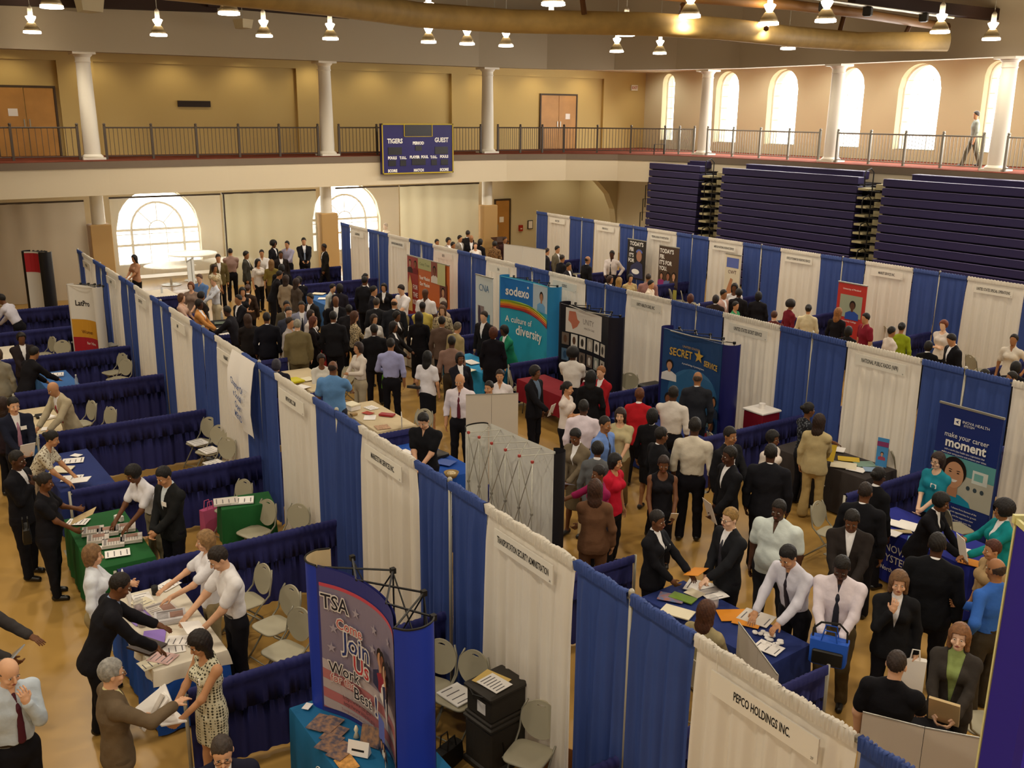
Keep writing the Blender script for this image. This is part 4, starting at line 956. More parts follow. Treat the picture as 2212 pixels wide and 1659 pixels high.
for i in range(0, 9): rail(LW[i], AX-.04, i*PITCH+(.0), -1, 2.85, 10+i)
RW = ['low navy drape beside the bottom right booth', 'low navy drape left of the orange folders table', 'low navy drape beside the open frame display', 'low navy drape behind the cream table with red papers', 'low navy drape left of the yellow box table', 'low navy drape near the striped blouse', 'low navy drape far up the aisle', 'low navy drape by the far blue table', 'low navy drape at the far end of the near row']
for i in range(0, 9): rail(RW[i], AX+.04, i*PITCH, 1, 2.6, 30+i)
BW = {3: 'low navy drape beside the nurse banner booth', 4: 'low navy drape left of the grey skirted table', 5: 'low navy drape behind the white shirted man', 6: 'low navy drape left of the White House display', 7: 'low navy drape left of the black photo display', 8: 'low navy drape left of the turquoise banner', 9: 'low navy drape below the orange banner', 10: 'low navy drape above the light table', 11: 'low navy drape at the far white column', 12: 'low navy drape closing the middle row'}
for i, lb in BW.items(): rail(lb, BX-.04, ROWS['B'][1][i], -1, 2.6, 50+i)
for i in range(3, 11): rail('low navy drape behind the middle row, %s' % ['by the nurse', 'by the grey table', 'by the White House', 'by the black display', 'by the turquoise banner', 'by the pale banner', 'by the orange banner', 'farthest'][i-3], BX+.04, ROWS['B'][1][i], 1, 2.3, 70+i)
for i in range(3, 10): rail('low navy drape of the far row, %s' % ['near the right edge', 'right of the red banner', 'left of the red banner', 'by the hand banner', 'below the posters', 'behind the dark tie', 'farthest'][i-3], CXR-.04, ROWS['C'][1][i], -1, 2.4, 90+i)

SEGS = [(X, ys[0]-6, X, ys[-1]) for X, ys in ROWS.values()]
for i in range(9): SEGS += [(0, i*PITCH, -2.85, i*PITCH), (0, i*PITCH, 2.6, i*PITCH)]
for y in ROWS['B'][1][3:]: SEGS += [(BX-2.6, y, BX, y), (BX, y, BX+2.3, y)]
for y in ROWS['C'][1][3:]: SEGS.append((CXR-2.4, y, CXR, y))
def off_segs(p, rr):
    D = np.zeros(2)
    for x0, y0, x1, y1 in SEGS:
        ex, ey = x1-x0, y1-y0; t = max(0, min(1, ((p[0]-x0)*ex+(p[1]-y0)*ey)/(ex*ex+ey*ey))); q = p-np.array((x0+ex*t, y0+ey*t)); r_ = math.hypot(*q)
        if r_ < rr: D += q/max(r_, .01)*(rr-r_)*.6
    return D
def off_boxes(p, m):
    D = np.zeros(2)
    for bx, by, hl, hw_, rz in [(x, y, L/2+m, Wd/2+m, math.radians(rz)) for _, x, y, L, Wd, rz, _c in TAB]:
        dx, dy = p-(bx, by); c, s_ = math.cos(rz), math.sin(rz); u = dx*c+dy*s_; v = -dx*s_+dy*c
        if abs(u) < hw_ and abs(v) < hl:
            pu, pv = hw_-abs(u), hl-abs(v)
            if pu < pv: u2 = pu*(1 if u > 0 else -1); D += np.array([u2*c, u2*s_])*.6
            else: v2 = pv*(1 if v > 0 else -1); D += np.array([-v2*s_, v2*c])*.6
    return D
# ---------------------------------------------------------------- furniture
M_CH = mat('grey_beige_plastic', '#a79f87', .5, .4); M_CHF = mat('grey_tube', '#8f8a78', .4, .5, metal=.3)
def make_chair():
    t = thing('folding_chair', 'x', 'chair', group='grey folding chairs')
    # seat: rounded slab; local front is -Y
    def slab(cx, w0, w1, d0, d1, z, th, r, fn):
        pass
    sp = []
    for a in np.linspace(0, 2*PI, 28, endpoint=False):
        c, s_ = math.cos(a), math.sin(a); e = .45
        sp.append((.205*abs(c)**e*(1 if c > 0 else -1), .2*abs(s_)**e*(1 if s_ > 0 else -1)))
    m = MB(); m.rings([[(x*k, y*k, z) for x, y in sp] for k, z in ((.93, .425), (1, .435), (1, .448), (.95, .455), (.6, .449))], True); m.build('seat', M_CH, t, True)
    # oval back with a slot handle near the top
    T = lambda u, v, w: (u, .215+w+(v-.45)*.22-.35*(u*u), v)
    out, inn = [], []
    N = 32
    for i in range(N):
        a = 2*PI*i/N; c, s_ = math.cos(a), math.sin(a); out.append((.20*c*(1-.10*(s_ < 0)*(-s_)), .66+.185*s_)); inn.append((.045*c, .795+.013*s_))
    m = MB()
    for w_, flip in ((-.009, False), (.009, True)):
        rr = [[T(*p, w_) for p in out], [T(p[0]*.5+q[0]*.5, p[1]*.5+q[1]*.5, w_+.002) for p, q in zip(out, inn)], [T(*q, w_) for q in inn]]
        m.rings(rr if not flip else rr[::-1], False)
    m.rings([[T(*p, .009) for p in out], [T(*p, -.009) for p in out]], False); m.rings([[T(*p, -.009) for p in inn], [T(*p, .009) for p in inn]], False)
    m.build('backrest', M_CH, t, True)
    for s_ in (-1, 1):
        m = MB(); m.tube([(s_*.185, -.26, .015), (s_*.195, .10, .42), (s_*.2, .22, .52), (s_*.195, .265, .72), (s_*.15, .30, .82)], .0115, 6); m.build('front_leg', M_CHF, t, True)
        m = MB(); m.tube([(s_*.215, .33, .015), (s_*.2, -.13, .43)], .0115, 6); m.build('rear_leg', M_CHF, t, True)
    m = MB(); m.tube([(-.187, -.22, .06), (.187, -.22, .06)], .009, 6); m.build('front_brace', M_CHF, t, True); m = MB(); m.tube([(-.213, .27, .07), (.213, .27, .07)], .009, 6); m.build('rear_brace', M_CHF, t, True)
    return t
chair0 = None
def chair(label, px, py, rz, z=.45, pos=None):
    """px, py: the middle of the seat; rz degrees, 0 = facing -Y"""
    global chair0
    x, y = pos or at(px, py, z)
    if chair0 is None: chair0 = make_chair(); t = chair0
    else: t = copy_tree(chair0)
    t.location = (x, y, 0); t.rotation_euler = (0, 0, math.radians(rz)); t['label'] = label; return (x, y)
CHAIRS = [
 ('grey folding chair nearest the green table, beside the navy partition', 530, 1298, -80), ('grey folding chair in the middle of the row of three', 590, 1350, -75), ('grey folding chair nearest the camera in the row of three', 612, 1405, -70),
 ('grey folding chair left of the fallen papers, facing the pink bag', 503, 1110, -70), ('empty grey folding chair right of the pink bag', 545, 1140, -70), ('grey folding chair against the white drape beyond the pink bag', 622, 1160, -60),
 ('grey folding chair with magazines, leftmost of three by the drape', 432, 955, -60), ('grey folding chair with magazines, middle of three by the drape', 456, 973, -60), ('grey folding chair with papers, nearest of three by the drape', 470, 1003, -60),
 ('grey folding chair behind the bald man in the beige jacket', 172, 915, -75), ('folded back grey chair between beige jacket man and drape', 214, 930, -70), ('grey folding chair below the black boxes, upper of two', 240, 800, -70), ('grey folding chair below the black boxes, lower of two', 254, 818, -60),
 ('grey folding chair left of the striped banner', 92, 765, -75), ('grey folding chair with round back under the striped banner', 128, 775, -30),
 ('grey folding chair half behind the curved blue display', 925, 1482, -60), ('grey folding chair holding the printed flyer', 990, 1506, -70), ('grey folding chair against the drape behind the shipping case', 1062, 1465, -20), ('grey folding chair by the cardboard box at the bottom edge', 1150, 1625, -60),
 ('grey folding chair at the cream table with red papers', 875, 940, -60), ('grey folding chair behind the light blue polo shirt', 735, 835, -70),
 ('grey folding chair right of the black photo display', 1350, 850, -60), ('grey folding chair left of the woman with the white sheet', 1120, 835, 50), ('grey folding chair behind the man in the dark suit', 1585, 985, 70), ('grey folding chair behind the low drape by the maroon box', 1705, 905, 70),
 ('grey folding chair at the grey table, right of the small banner', 1940, 1010, 70), ('grey folding chair behind the small standing banner', 1895, 985, 60), ('grey folding chair beside the woman with sunglasses on her head', 2065, 1140, 70), ('grey folding chair with white seat behind the sitting suit', 1800, 1150, 10), ('grey folding chair by the tan column bag at the right', 2120, 1560, 60),
 ('grey folding chair at the right end of the far row', 2115, 800, 70), ('grey folding chair behind the lime green top', 1915, 735, 70), ('grey folding chair below the poster pair', 1465, 650, 60), ('grey folding chair near the far booth with the dark tie', 1240, 590, 60), ('tan folding chair by the far navy partition', 657, 610, 0), ('grey folding chair left of the black coat far up the aisle', 1490, 655, 50)]
# tables -------------------------------------------------------------
M_TT = mat('table_laminate', '#b5a78c', .5); M_LEG = mat('table_leg_steel', '#6f6d66', .4, .5, metal=.4)
def table(label, x, y, L=1.83, Wd=.76, rz=0.0, cloth_=None, skirt=None, group='booth tables', name=None, drop=None):
    """long side along local Y; cloth_ = (label, material, drop)"""
    t = thing('folding_table', label, 'table', (x, y, 0), math.radians(rz), group)
    MB().cbox((0, 0, .715), (Wd-.02, L-.02, .03), bev=.008).build('tabletop', M_TT, t)
    for sx in (-1, 1):
        for sy in (-1, 1): MB().tube([(sx*(Wd/2-.07), sy*(L/2-.2), .715), (sx*(Wd/2-.05), sy*(L/2-.12), .005)], .014, 6).build('leg', M_LEG, t, True)
    for lb, m, z1, z0 in ([] if cloth_ is None else cloth_):
        b = MB(); hx, hy = Wd/2+.012, L/2+.012; r = .03; rows = []; per = []
        n = 22
        for (ax, ay, bx, by) in ((-hx, -hy, hx, -hy), (hx, -hy, hx, hy), (hx, hy, -hx, hy), (-hx, hy, -hx, -hy)):
            k = int(max(8, math.hypot(bx-ax, by-ay)/.06))
            for i in range(k): per.append((ax+(bx-ax)*i/k, ay+(by-ay)*i/k))
        def row(z, off, wav):
            o = []
            for i, (a, c) in enumerate(per):
                l = math.hypot(a, c); w = off+wav*math.sin(i*1.35)*math.sin(i*.31+1); sx_ = 1 if a > 0 else -1; sy_ = 1 if c > 0 else -1
                nx = sx_ if abs(abs(a)-hx) < 1e-6 else 0; ny = sy_ if abs(abs(c)-hy) < 1e-6 else 0; o.append((a+nx*w, c+ny*w, z))
            return o
        b.rings([[(p[0]*.5, p[1]*.5, z1) for p in per], row(z1, -.02, 0), row(z1-.004, -.004, 0), row(z1-.02, .002, 0), row(z1-(z1-z0)*.5, .012, .010), row(z0, .02, .022)], False)
        b.f.append(tuple(range(len(per)))); b.m.append(0)
        o = b.build('tablecloth', m, None, True, (x, y, 0), math.radians(rz)); o.data.set_sharp_from_angle(angle=math.radians(50)); cprop(o, lb, 'tablecloth', 'tablecloths')
    return t
CL = lambda n, c: mat(n, c, .8, .2, var=.05, vscale=3)
C_WH = CL('white_cloth', '#ddd3c0'); C_BL = CL('bright_blue_cloth', '#1f4fa8'); C_GR = CL('green_cloth', '#1f5a2c'); C_NV = CL('navy_cloth', '#26346e'); C_TSA = CL('teal_blue_cloth', '#1b628f'); C_CR = CL('cream_cloth', '#cdbb98'); C_GY = CL('dark_grey_cloth', '#3c3634'); C_IN = CL('inova_blue_cloth', '#222a86'); C_LB = CL('light_blue_cloth', '#3b6aa8'); C_BK = CL('black_cloth', '#17151a'); C_RD = CL('dark_red_cloth', '#7d1522'); C_CY = CL('cyan_cloth', '#2a8fc0')
TAB = [('folding table under the white and blue cloths by the print dress', -2.62, 4.72, 1.83, .74, 1, [('bright blue cloth hanging to the floor under the white cover', C_BL, .752, .03), ('white cover on the table with purple folders', C_WH, .765, .60)]),
 ('folding table of the newspaper stacks', -2.68, 7.45, 1.83, .76, 0, [('dark green cloth under the newspaper stacks', C_GR, .755, .05)]),
 ('folding table of the woman in the flowered blouse', -2.58, 10.4, 1.83, .76, 2, [('navy cloth with three white sheets on it', C_NV, .755, .05)]),
 ('folding table in front of the bald man in the beige jacket', -2.6, 13.35, 1.83, .7, 2, [('blue cloth below the cream cover, beige jacket booth', C_LB, .752, .05), ('cream cover on the table of the beige jacket man', C_CR, .765, .62)]),
 ('folding table under the light blue cloth left of the chairs', -1.9, 16.15, 1.7, .62, 2, [('light blue cloth with flyers, below the seated visitors', C_LB, .755, .05)]),
 ('folding table at the left edge beyond the light blue one', -2.6, 19.2, 1.83, .7, 0, [('white cloth at the left edge by the orange stripes', C_WH, .755, .1)]),
 ('low table of magazines beside the pink bag', -.72, 7.72, .72, .46, 80, [('dark green cloth on the small magazine table', C_GR, .755, .2)]),
 ('folding table carrying the curved blue display', -1.62, 1.42, 2.1, .84, 0, [('teal blue cloth with a round white emblem', C_TSA, .755, .02)]),
 ('folding table of the red papers', 2.66, 10.45, 1.83, .76, 0, [('blue cloth under the cream cover with red papers', C_BL, .752, .05), ('cream cover with red papers and white box', C_CR, .765, .66)]),
 ('folding table with the yellow box', 2.62, 13.55, 1.83, .66, 0, [('cream cloth under the yellow box', C_CR, .755, .3)]),
 ('folding table inside the curved frame booth', 2.45, 7.85, 1.75, .64, 2, [('bright blue cloth beside the man in the black polo', C_BL, .755, .05)]),
 ('folding table of the orange folders', 2.66, 1.47, 1.83, .7, 4, [('navy cloth with orange folders and white favours', C_NV, .755, .05)]),
 ('folding table with the company name on its cloth', 6.72, 1.6, 1.8, .8, -4, [('deep blue cloth lettered INOVA at lower right', C_IN, .755, .03)]),
 ('folding table by the woman in the beige trouser suit', 8.1, 4.35, 1.83, .8, 2, [('dark grey cloth with yellow and white papers', C_GY, .755, .03)]),
 ('folding table in front of the White House display', 6.7, 7.1, 1.83, .7, 0, [('navy cloth between the red and the white shirt', C_NV, .755, .03)]),
 ('folding table below the black photo display', 6.75, 10.4, 1.7, .7, 0, [('dark red cloth below the photo display', C_RD, .755, .3)]),
 ('folding table near the green jacket', 6.35, 12.9, 1.7, .7, 0, [('cyan cloth with papers near the green jacket', C_CY, .755, .05)]),
 ('folding table behind the black dress and the yellow shirt', 6.55, 16.3, 1.83, .7, 0, [('white cloth reaching the floor behind the black dress', C_WH, .755, .03)]),
 ('folding table with black cloth by the orange coat', 2.75, 19.65, 1.83, .7, 0, [('black cloth covered with small items by the orange coat', C_BK, .755, .05)]),
 ('folding table at the middle of the crowd', 6.5, 21.8, 1.83, .7, 0, [('blue cloth with cream papers in the crowd', C_LB, .755, .05)]),
 ('folding table of white papers in the crowd left of centre', 2.75, 16.9, 1.5, .6, 0, [('white cloth behind the grey haired man', C_WH, .755, .2)]),
 ('folding table near the pale banner seen edge on', 2.5, 25.2, 1.83, .8, 0, [('pink white cloth left of the pale banner', C_WH, .755, .1)]),
 ('long bare white table under the big window', 4.0, 29.0, .75, 3.4, 0, None),
 ('folding table of the far row near the red banner', 15.0, 10.7, 1.83, .7, 0, [('navy cloth below the red banner', C_NV, .755, .05)]),
 ('folding table of the far row by the lime green top', 15.1, 7.7, 1.83, .7, 0, [('cream cloth by the lime green top', C_CR, .755, .05)]),
 ('folding table of the far row below the posters', 14.9, 16.75, 1.83, .7, 0, [('navy cloth below the portrait posters', C_NV, .755, .05)]),
 ('folding table of the bottom right booth', 2.62, -1.75, 1.83, .7, 0, [('black cloth beside the black polo shirt', C_BK, .755, .05)])]
for lb, x, y, L, Wd, rz, cl in TAB: table(lb, x, y, L, Wd, rz, cl)
for lb, px, py, rz in CHAIRS:
    p = np.array(at(px, py, .45))
    for _ in range(30): p = p+off_segs(p, .29)+off_boxes(p, .24)
    chair(lb, px, py, rz, pos=tuple(p))
# lettering on cloths
t = thing('cloth_emblem', 'round white emblem on the teal blue tablecloth', 'emblem', (-2.075, 1.66, .5)); m = MB(); ringp = lambda r: [(-.012, r*math.cos(a), r*math.sin(a)) for a in np.linspace(0, 2*PI, 28, endpoint=False)]
m.tube(ringp(.115), .004, 5, closed=True); m.tube(ringp(.085), .003, 5, closed=True)
m.tube([(-.012, -.05, .0), (-.012, 0, .05), (-.012, .05, 0)], .006, 4); m.tube([(-.012, -.05, -.02), (-.012, 0, -.05), (-.012, .05, -.02)], .006, 4); m.build('ring', INKW, t)
def cloth_text(label, x, y, rz, lines, m_=INKW):
    t = thing('cloth_lettering', label, 'lettering', (x, y, 0), rz); f = lambda u, v, w: (u, -w-.035, v)
    for txt, u, v, s_ in lines: m = MB(); text_on(m, f, txt, u, v, s_, .9, .004, .001, 'LEFT'); m.build('lettering', m_, t)
    return t
t = cloth_text('white INOVA HEALTH SYSTEM lettering on the deep blue cloth', 6.305, 1.60, -PI/2-math.radians(4), [('INOVA HEALTH', -.42, .55, .15), ('SYSTEM', -.42, .40, .15), ('Northern Virginia', -.42, .24, .09)])
m = MB(); m.box(-.68, -.48, -.041, -.035, .36, .64); m.build('logo_square', mat('logo_grey', '#a9a49c', .6), t); m = MB(); m.tube([(-.62, -.045, .6), (-.62, -.045, .4), (-.54, -.045, .5), (-.62, -.045, .56)], .012, 4); m.build('logo_mark', C_IN, t)
t = cloth_text('small pale lettering on the dark grey tablecloth', 7.68, 4.35, -PI/2+math.radians(2), [('npr', .05, .42, .16)])
# ---------------------------------------------------------------- displays
DISPW = .004
def flatfn(u, v, w): return (u, -w, v)
class Disp:
    def __init__(s, root, fn): s.r = root; s.fn = fn; s.k = 0
    def lay(s): s.k += 1; return .004+.0012*s.k
    def rect(s, name, u0, u1, v0, v1, m, w=None, n=1):
        w = w or s.lay(); b = MB(); n = max(n, int((u1-u0)/.12))
        for i in range(n):
            a, c = u0+(u1-u0)*i/n, u0+(u1-u0)*(i+1)/n; b.quad(s.fn(a, v0, w), s.fn(c, v0, w), s.fn(c, v1, w), s.fn(a, v1, w))
        return b.build(name, m, s.r)
    def poly(s, name, pts, m, w=None):
        w = w or s.lay(); b = MB(); b.add([s.fn(u, v, w) for u, v in pts], [tuple(range(len(pts)))]); return b.build(name, m, s.r)
    def ell(s, name, cu, cv, ru, rv, m, a0=0, a1=2*PI, w=None, n=24):
        return s.poly(name, [(cu+ru*math.cos(a), cv+rv*math.sin(a)) for a in np.linspace(a0, a1, n, endpoint=a1-a0 < 6.2)], m, w)
    def text(s, txt, u, v, size, m, xs=1.0, off=.0, align='CENTER', name='lettering', outline=None, slope=0.0, shear=0.0):
        if outline: w = s.lay(); b = MB(); text_on(b, s.fn, txt, u, v, size, xs, w, off+size*.06, align, shear, slope); b.build('lettering_outline', outline, s.r)
        w = s.lay(); b = MB(); text_on(b, s.fn, txt, u, v, size, xs, w, off, align, shear, slope); return b.build(name, m, s.r)
    def person(s, cu, cv, h, skin, shirt, hair=None):
        """small printed portrait: shoulders, neck, head, hair"""
        hm = mat('printed_hair', hair or '#1d130d', .7); sk = mat('printed_skin'+skin, skin, .7); sh = mat('printed_'+shirt.strip('#'), shirt, .7)
        s.poly('printed_shoulders', [(cu-h*.42, cv-h*.5), (cu+h*.42, cv-h*.5), (cu+h*.40, cv-h*.18), (cu+h*.14, cv-h*.05), (cu-h*.14, cv-h*.05), (cu-h*.40, cv-h*.18)], sh)
        s.ell('printed_hair', cu, cv+h*.27, h*.19, h*.23, hm); s.ell('printed_face', cu, cv+h*.21, h*.145, h*.19, sk); s.rect('printed_neck', cu-h*.07, cu+h*.07, cv-h*.08, cv+h*.08, sk)
PR = lambda c: mat('print_'+c.strip('#'), c, .45, .35)
def banner(name, label, x, y, rz, W_, z0, z1, m, stand=True, cat='banner', group=None, edge=None):
    t = thing(name, label, cat, (x, y, 0), rz, group); MB().box(-W_/2, W_/2, 0, .012, z0, z1).build('panel', m, t)
    if stand:
        MB().box(-W_/2-.01, W_/2+.01, -.012, .02, z1-.01, z1+.02).build('top_rail', STEEL, t)
        if z0 < .2: MB().cbox((0, .01, 0), (W_+.03, .18, .09), bev=.02).build('base', STEEL, t)
        MB().tube([(0, .06, .0), (0, .03, z1)], .01, 6).build('support_pole', STEEL, t)
    return t, Disp(t, flatfn)
RZB = -PI/2      # facing the aisle in front of rows B and C
# -- retractable banner: make your career moment
x, y = at(2097, 885, 2.12); x += .0
t, d = banner('roll_up_banner', 'tall blue and teal roll up banner reading make your career moment', 8.35, 2.22, RZB, 1.0, .09, 2.1, PR('#1d2f72'))
d.rect('teal_band', -.5, .5, .62, 1.34, PR('#5fa0a0')); d.rect('grey_counter', -.5, .5, .62, 1.08, PR('#b9b6a6')); d.rect('hospital_monitor', .16, .40, 1.02, 1.22, PR('#d6dcd4')); d.rect('monitor_screen', .19, .33, 1.07, 1.18, PR('#79b4ae'))
for k in range(3): d.ell('dial', .12+.11*k, .92, .03, .035, PR('#3c4a52'))
d.poly('printed_scrubs', [(-.42, .62), (.2, .62), (.16, .70), (.0, .77), (-.28, .77), (-.40, .70)], PR('#1f8db0')); d.ell('printed_hair', -.13, 1.12, .20, .22, PR('#231611')); d.rect('printed_neck', -.20, -.04, .72, .98, PR('#b98462'))
d.ell('printed_face', -.12, 1.06, .155, .205, PR('#c99672')); d.poly('printed_smile', [(-.19, .99), (-.05, .99), (-.08, .955), (-.12, .945), (-.16, .955)], PR('#f0e9e0'))
for sx in (-1, 1): d.ell('printed_eye', -.12+sx*.065, 1.10, .022, .010, PR('#1d1512')); d.ell('printed_brow', -.12+sx*.065, 1.135, .032, .006, PR('#1d1512'))
d.rect('blue_foot', -.5, .5, .09, .62, PR('#1d2f72'))
d.text('make your career', .0, 1.66, .115, INKW, .85); d.text('moment', .0, 1.54, .20, INKW, .95, .006); d.text('with a world class health care organization that', 0, 1.43, .042, INKW, .8); d.text('makes your caring passion and enhances your values.', 0, 1.38, .042, INKW, .8)
d.text('INOVA HEALTH', .12, 1.90, .06, INKW); d.text('SYSTEM', .02, 1.85, .05, INKW); d.poly('logo', [(-.22, 1.83), (-.12, 1.83), (-.12, 1.93), (-.22, 1.93)], INKW); d.poly('logo_mark', [(-.20, 1.88), (-.14, 1.85), (-.16, 1.88), (-.14, 1.91)], PR('#1d2f72'))
for k in range(6): d.text(['I choose Inova because of the', 'great opportunities for growth', 'and the supportive team', 'I work with every day.', 'Nursing at its best', 'inova.org/careers'][k], .12, .56-.06*k, .04, INKW, .85)
# -- White House display (curved pop-up)
def popup(name, label, x, y, rz, W_, z0, z1, bow, m_panel, m_end, frame=True, cat='display', endw=.30):
    t = thing(name, label, cat, (x, y, z0), rz); H_ = z1-z0
    def fn(u, v, w): k = u/(W_/2); return (u, bow*(1-k*k)-w*1.0, v)
    b = MB(); n = 20
    for side in (0, .02):
        for i in range(n):
            a, c = -W_/2+W_*i/n, -W_/2+W_*(i+1)/n; q = [fn(a, 0, -side), fn(c, 0, -side), fn(c, H_, -side), fn(a, H_, -side)]; b.quad(*(q if side == 0 else q[::-1]))
    b.quad(fn(-W_/2, H_, 0), fn(W_/2, H_, 0), fn(W_/2, H_, -.02), fn(-W_/2, H_, -.02)); b.build('front_panel', m_panel, t, True)
    for s_ in (-1, 1):                       # end panels curl back
        b = MB(); r = endw/2*1.25; rows = [[], []]
        pts = [(s_*(W_/2+r*math.sin(a)), r*(1-math.cos(a))) for a in np.linspace(0, 2.5, 12)]
        b.rings([[(p[0], p[1], 0) for p in pts], [(p[0], p[1], H_) for p in pts]], False, False); pin = [(p[0]*.985, p[1]+.004) for p in pts]
        b.rings([[(p[0], p[1], H_) for p in pin], [(p[0], p[1], 0) for p in pin]], False, False); b.build('end_panel', m_end, t, True)
    if frame:
        bk = bow+.34; n = 4; P = lambda i, z, back: (-W_/2*.92+W_*.92*i/n, (bow*(1-(2*i/n-1)**2)*.9+.03)+(.32 if back else 0), z)
        b = MB()
        for i in range(n):
            for za in (H_-.02,): b.tube([P(i, za, False), P(i+1, za, True)], .009, 5); b.tube([P(i, za, True), P(i+1, za, False)], .009, 5)
            b.tube([P(i, H_-.05, True), P(i+1, H_*.5, True)], .007, 5); b.tube([P(i, H_*.5, True), P(i+1, H_-.05, True)], .007, 5); b.tube([P(i, H_*.5, True), P(i+1, .05, True)], .007, 5); b.tube([P(i, .05, True), P(i+1, H_*.5, True)], .007, 5)
        for i in range(n+1): b.cbox((*P(i, 0, True)[:2], H_-.05), (.04, .04, .05)); b.tube([P(i, .0, False), P(i, H_-.02, False)], .009, 5)
        b.build('scissor_frame', BLACKM if m_end is not None else STEEL, t)
    return t, Disp(t, fn)
t, d = popup('pop_up_display', 'tall dark blue pop up display showing a white columned mansion', 7.85, 7.55, RZB-.02, 1.62, .02, 2.24, .12, PR('#173a6c'), PR('#1a1c5c'))
d.rect('night_sky', -.8, .8, .2, 2.2, PR('#1a4374')); d.ell('light_patch', .05, 1.05, .7, .5, PR('#2c628f'))
d.ell('rotunda', .12, 1.08, .36, .40, PR('#9fb2b8'), 0, PI); d.rect('portico', -.24, .48, .62, 1.1, PR('#8fa4ad'))
for k in range(6): d.rect('column', -.20+.12*k, -.15+.12*k, .64, 1.3-.02*abs(k-2.5)**2, PR('#dfe6e6'))
d.rect('steps', -.34, .58, .55, .64, PR('#5f7f8c')); d.ell('fountain', .0, .35, .5, .14, PR('#31566b'))
d.person(-.62, 1.42, .42, '#b98a68', '#d8d8d8'); d.person(-.60, .72, .5, '#7a4a30', '#dddddd'); d.person(.66, 1.0, .4, '#b0764e', '#22324c'); d.person(.62, .5, .5, '#5b3521', '#8a2530')
GOLD = PR('#c9a444'); d.text('SECRET', -.34, 1.80, .21, GOLD, .8, .004, slope=-.0); d.text('SERVICE', .50, 1.74, .15, GOLD, .8, .004); d.text('UNITED STATES', -.1, 1.95, .06, GOLD)
d.poly('gold_star', [(.13+.14*(1 if k % 2 == 0 else .42)*math.sin(k*PI/5), 1.84+.14*(1 if k % 2 == 0 else .42)*math.cos(k*PI/5)) for k in range(10)], GOLD)
d.text('A proud heritage. A promising future.', 0, 1.62, .05, INKW, .8)
MB().tube([(-.5, -.1, 2.24), (.0, -.02, 2.22), (.75, .12, 2.24)], .012, 6).build('lamp_bar', STEEL, t)
# -- black photo display
t, d = popup('photo_display', 'black fabric display pinned with photographs and a white header', 7.75, 10.75, RZB-.03, 1.75, .02, 2.2, .12, PR('#15141c'), PR('#131220'))
d.rect('white_header', -.72, .55, 1.58, 2.12, PR('#dcd8d0')); d.text('UNITY', .02, 1.88, .17, PR('#77706c'), .8); d.text('HEALTH CARE', .06, 1.74, .06, PR('#77706c')); d.poly('orange_map', [(-.62, 2.05), (-.42, 2.06), (-.36, 1.9), (-.28, 1.86), (-.36, 1.74), (-.5, 1.66), (-.55, 1.78), (-.64, 1.84)], PR('#c0755c'))
rnd = random.Random(5)
for r_ in range(3):
    for k in range(6):
        u = -.82+k*.27; v = 1.28-.36*r_; cc = rnd.choice(['#8a938c', '#b9b4a8', '#4e6a86', '#a8a398', '#6e6258', '#d8d6ce'])
        d.rect('pinned_photo', u, u+.21, v, v+.27, PR(cc), .006); d.ell('photo_figure', u+.1, v+.13, .05, .09, PR(rnd.choice(['#3a3430', '#c8c4bc', '#5b4030', '#2c4a6a'])), w=.008)
MB().tube([(-.4, -.1, 2.22), (.1, -.04, 2.16), (.8, .1, 2.2)], .012, 6).build('lamp_bar', STEEL, t)
# -- turquoise diversity banner
t, d = popup('pop_up_display', 'turquoise and blue curved display reading A culture of diversity', 8.35, 13.95, RZB+.05, 1.9, .02, 2.3, .14, PR('#2fa4c4'), PR('#2a86c0'))
_f = d.fn; d.fn = lambda u, v, w: _f(u, v+.28, w)
d.rect('blue_header', -.95, .22, 1.34, 1.98, PR('#1f74c4')); d.rect('portrait_back', .22, .95, 1.34, 1.98, PR('#b9cad6')); d.person(.62, 1.58, .5, '#b07c5c', '#6fa8d8', '#20140f')
for k, c in enumerate(('#7c9c2a', '#c9a228', '#d06a2a', '#a83030')): d.poly('swoosh', [(-.95+.1*i, 1.42-.05*k-.22*((i/19)**2)+.04*math.sin(i/19*PI)) for i in range(20)]+[(-.95+.1*i, 1.36-.05*k-.22*((i/19)**2)+.04*math.sin(i/19*PI)) for i in reversed(range(20))], PR(c))
SDX = 0
d.text('sodexo', -.36, 1.66, .32, INKW, .9, .008); d.ell('star_dot', .02, 1.83, .03, .03, INKW); d.text('A culture of', -.30, .95, .22, INKW, .9, .002); d.text('diversity', .12, .70, .34, INKW, .95, .006)
# -- narrow pale banner
t, d = banner('roll_up_banner', 'narrow pale blue banner with thin CNA letters', 8.55, 16.1, RZB, .85, .3, 2.1, PR('#c9d2d2')); d.text('CNA', 0, 1.78, .26, PR('#3a6a96'), .9); d.rect('skyline', -.3, .0, 1.05, 1.3, PR('#8a7a78')); d.rect('city_photo', .02, .3, .8, 1.12, PR('#2c86b0')); d.ell('figure', -.22, 1.0, .07, .3, PR('#4a4252'))
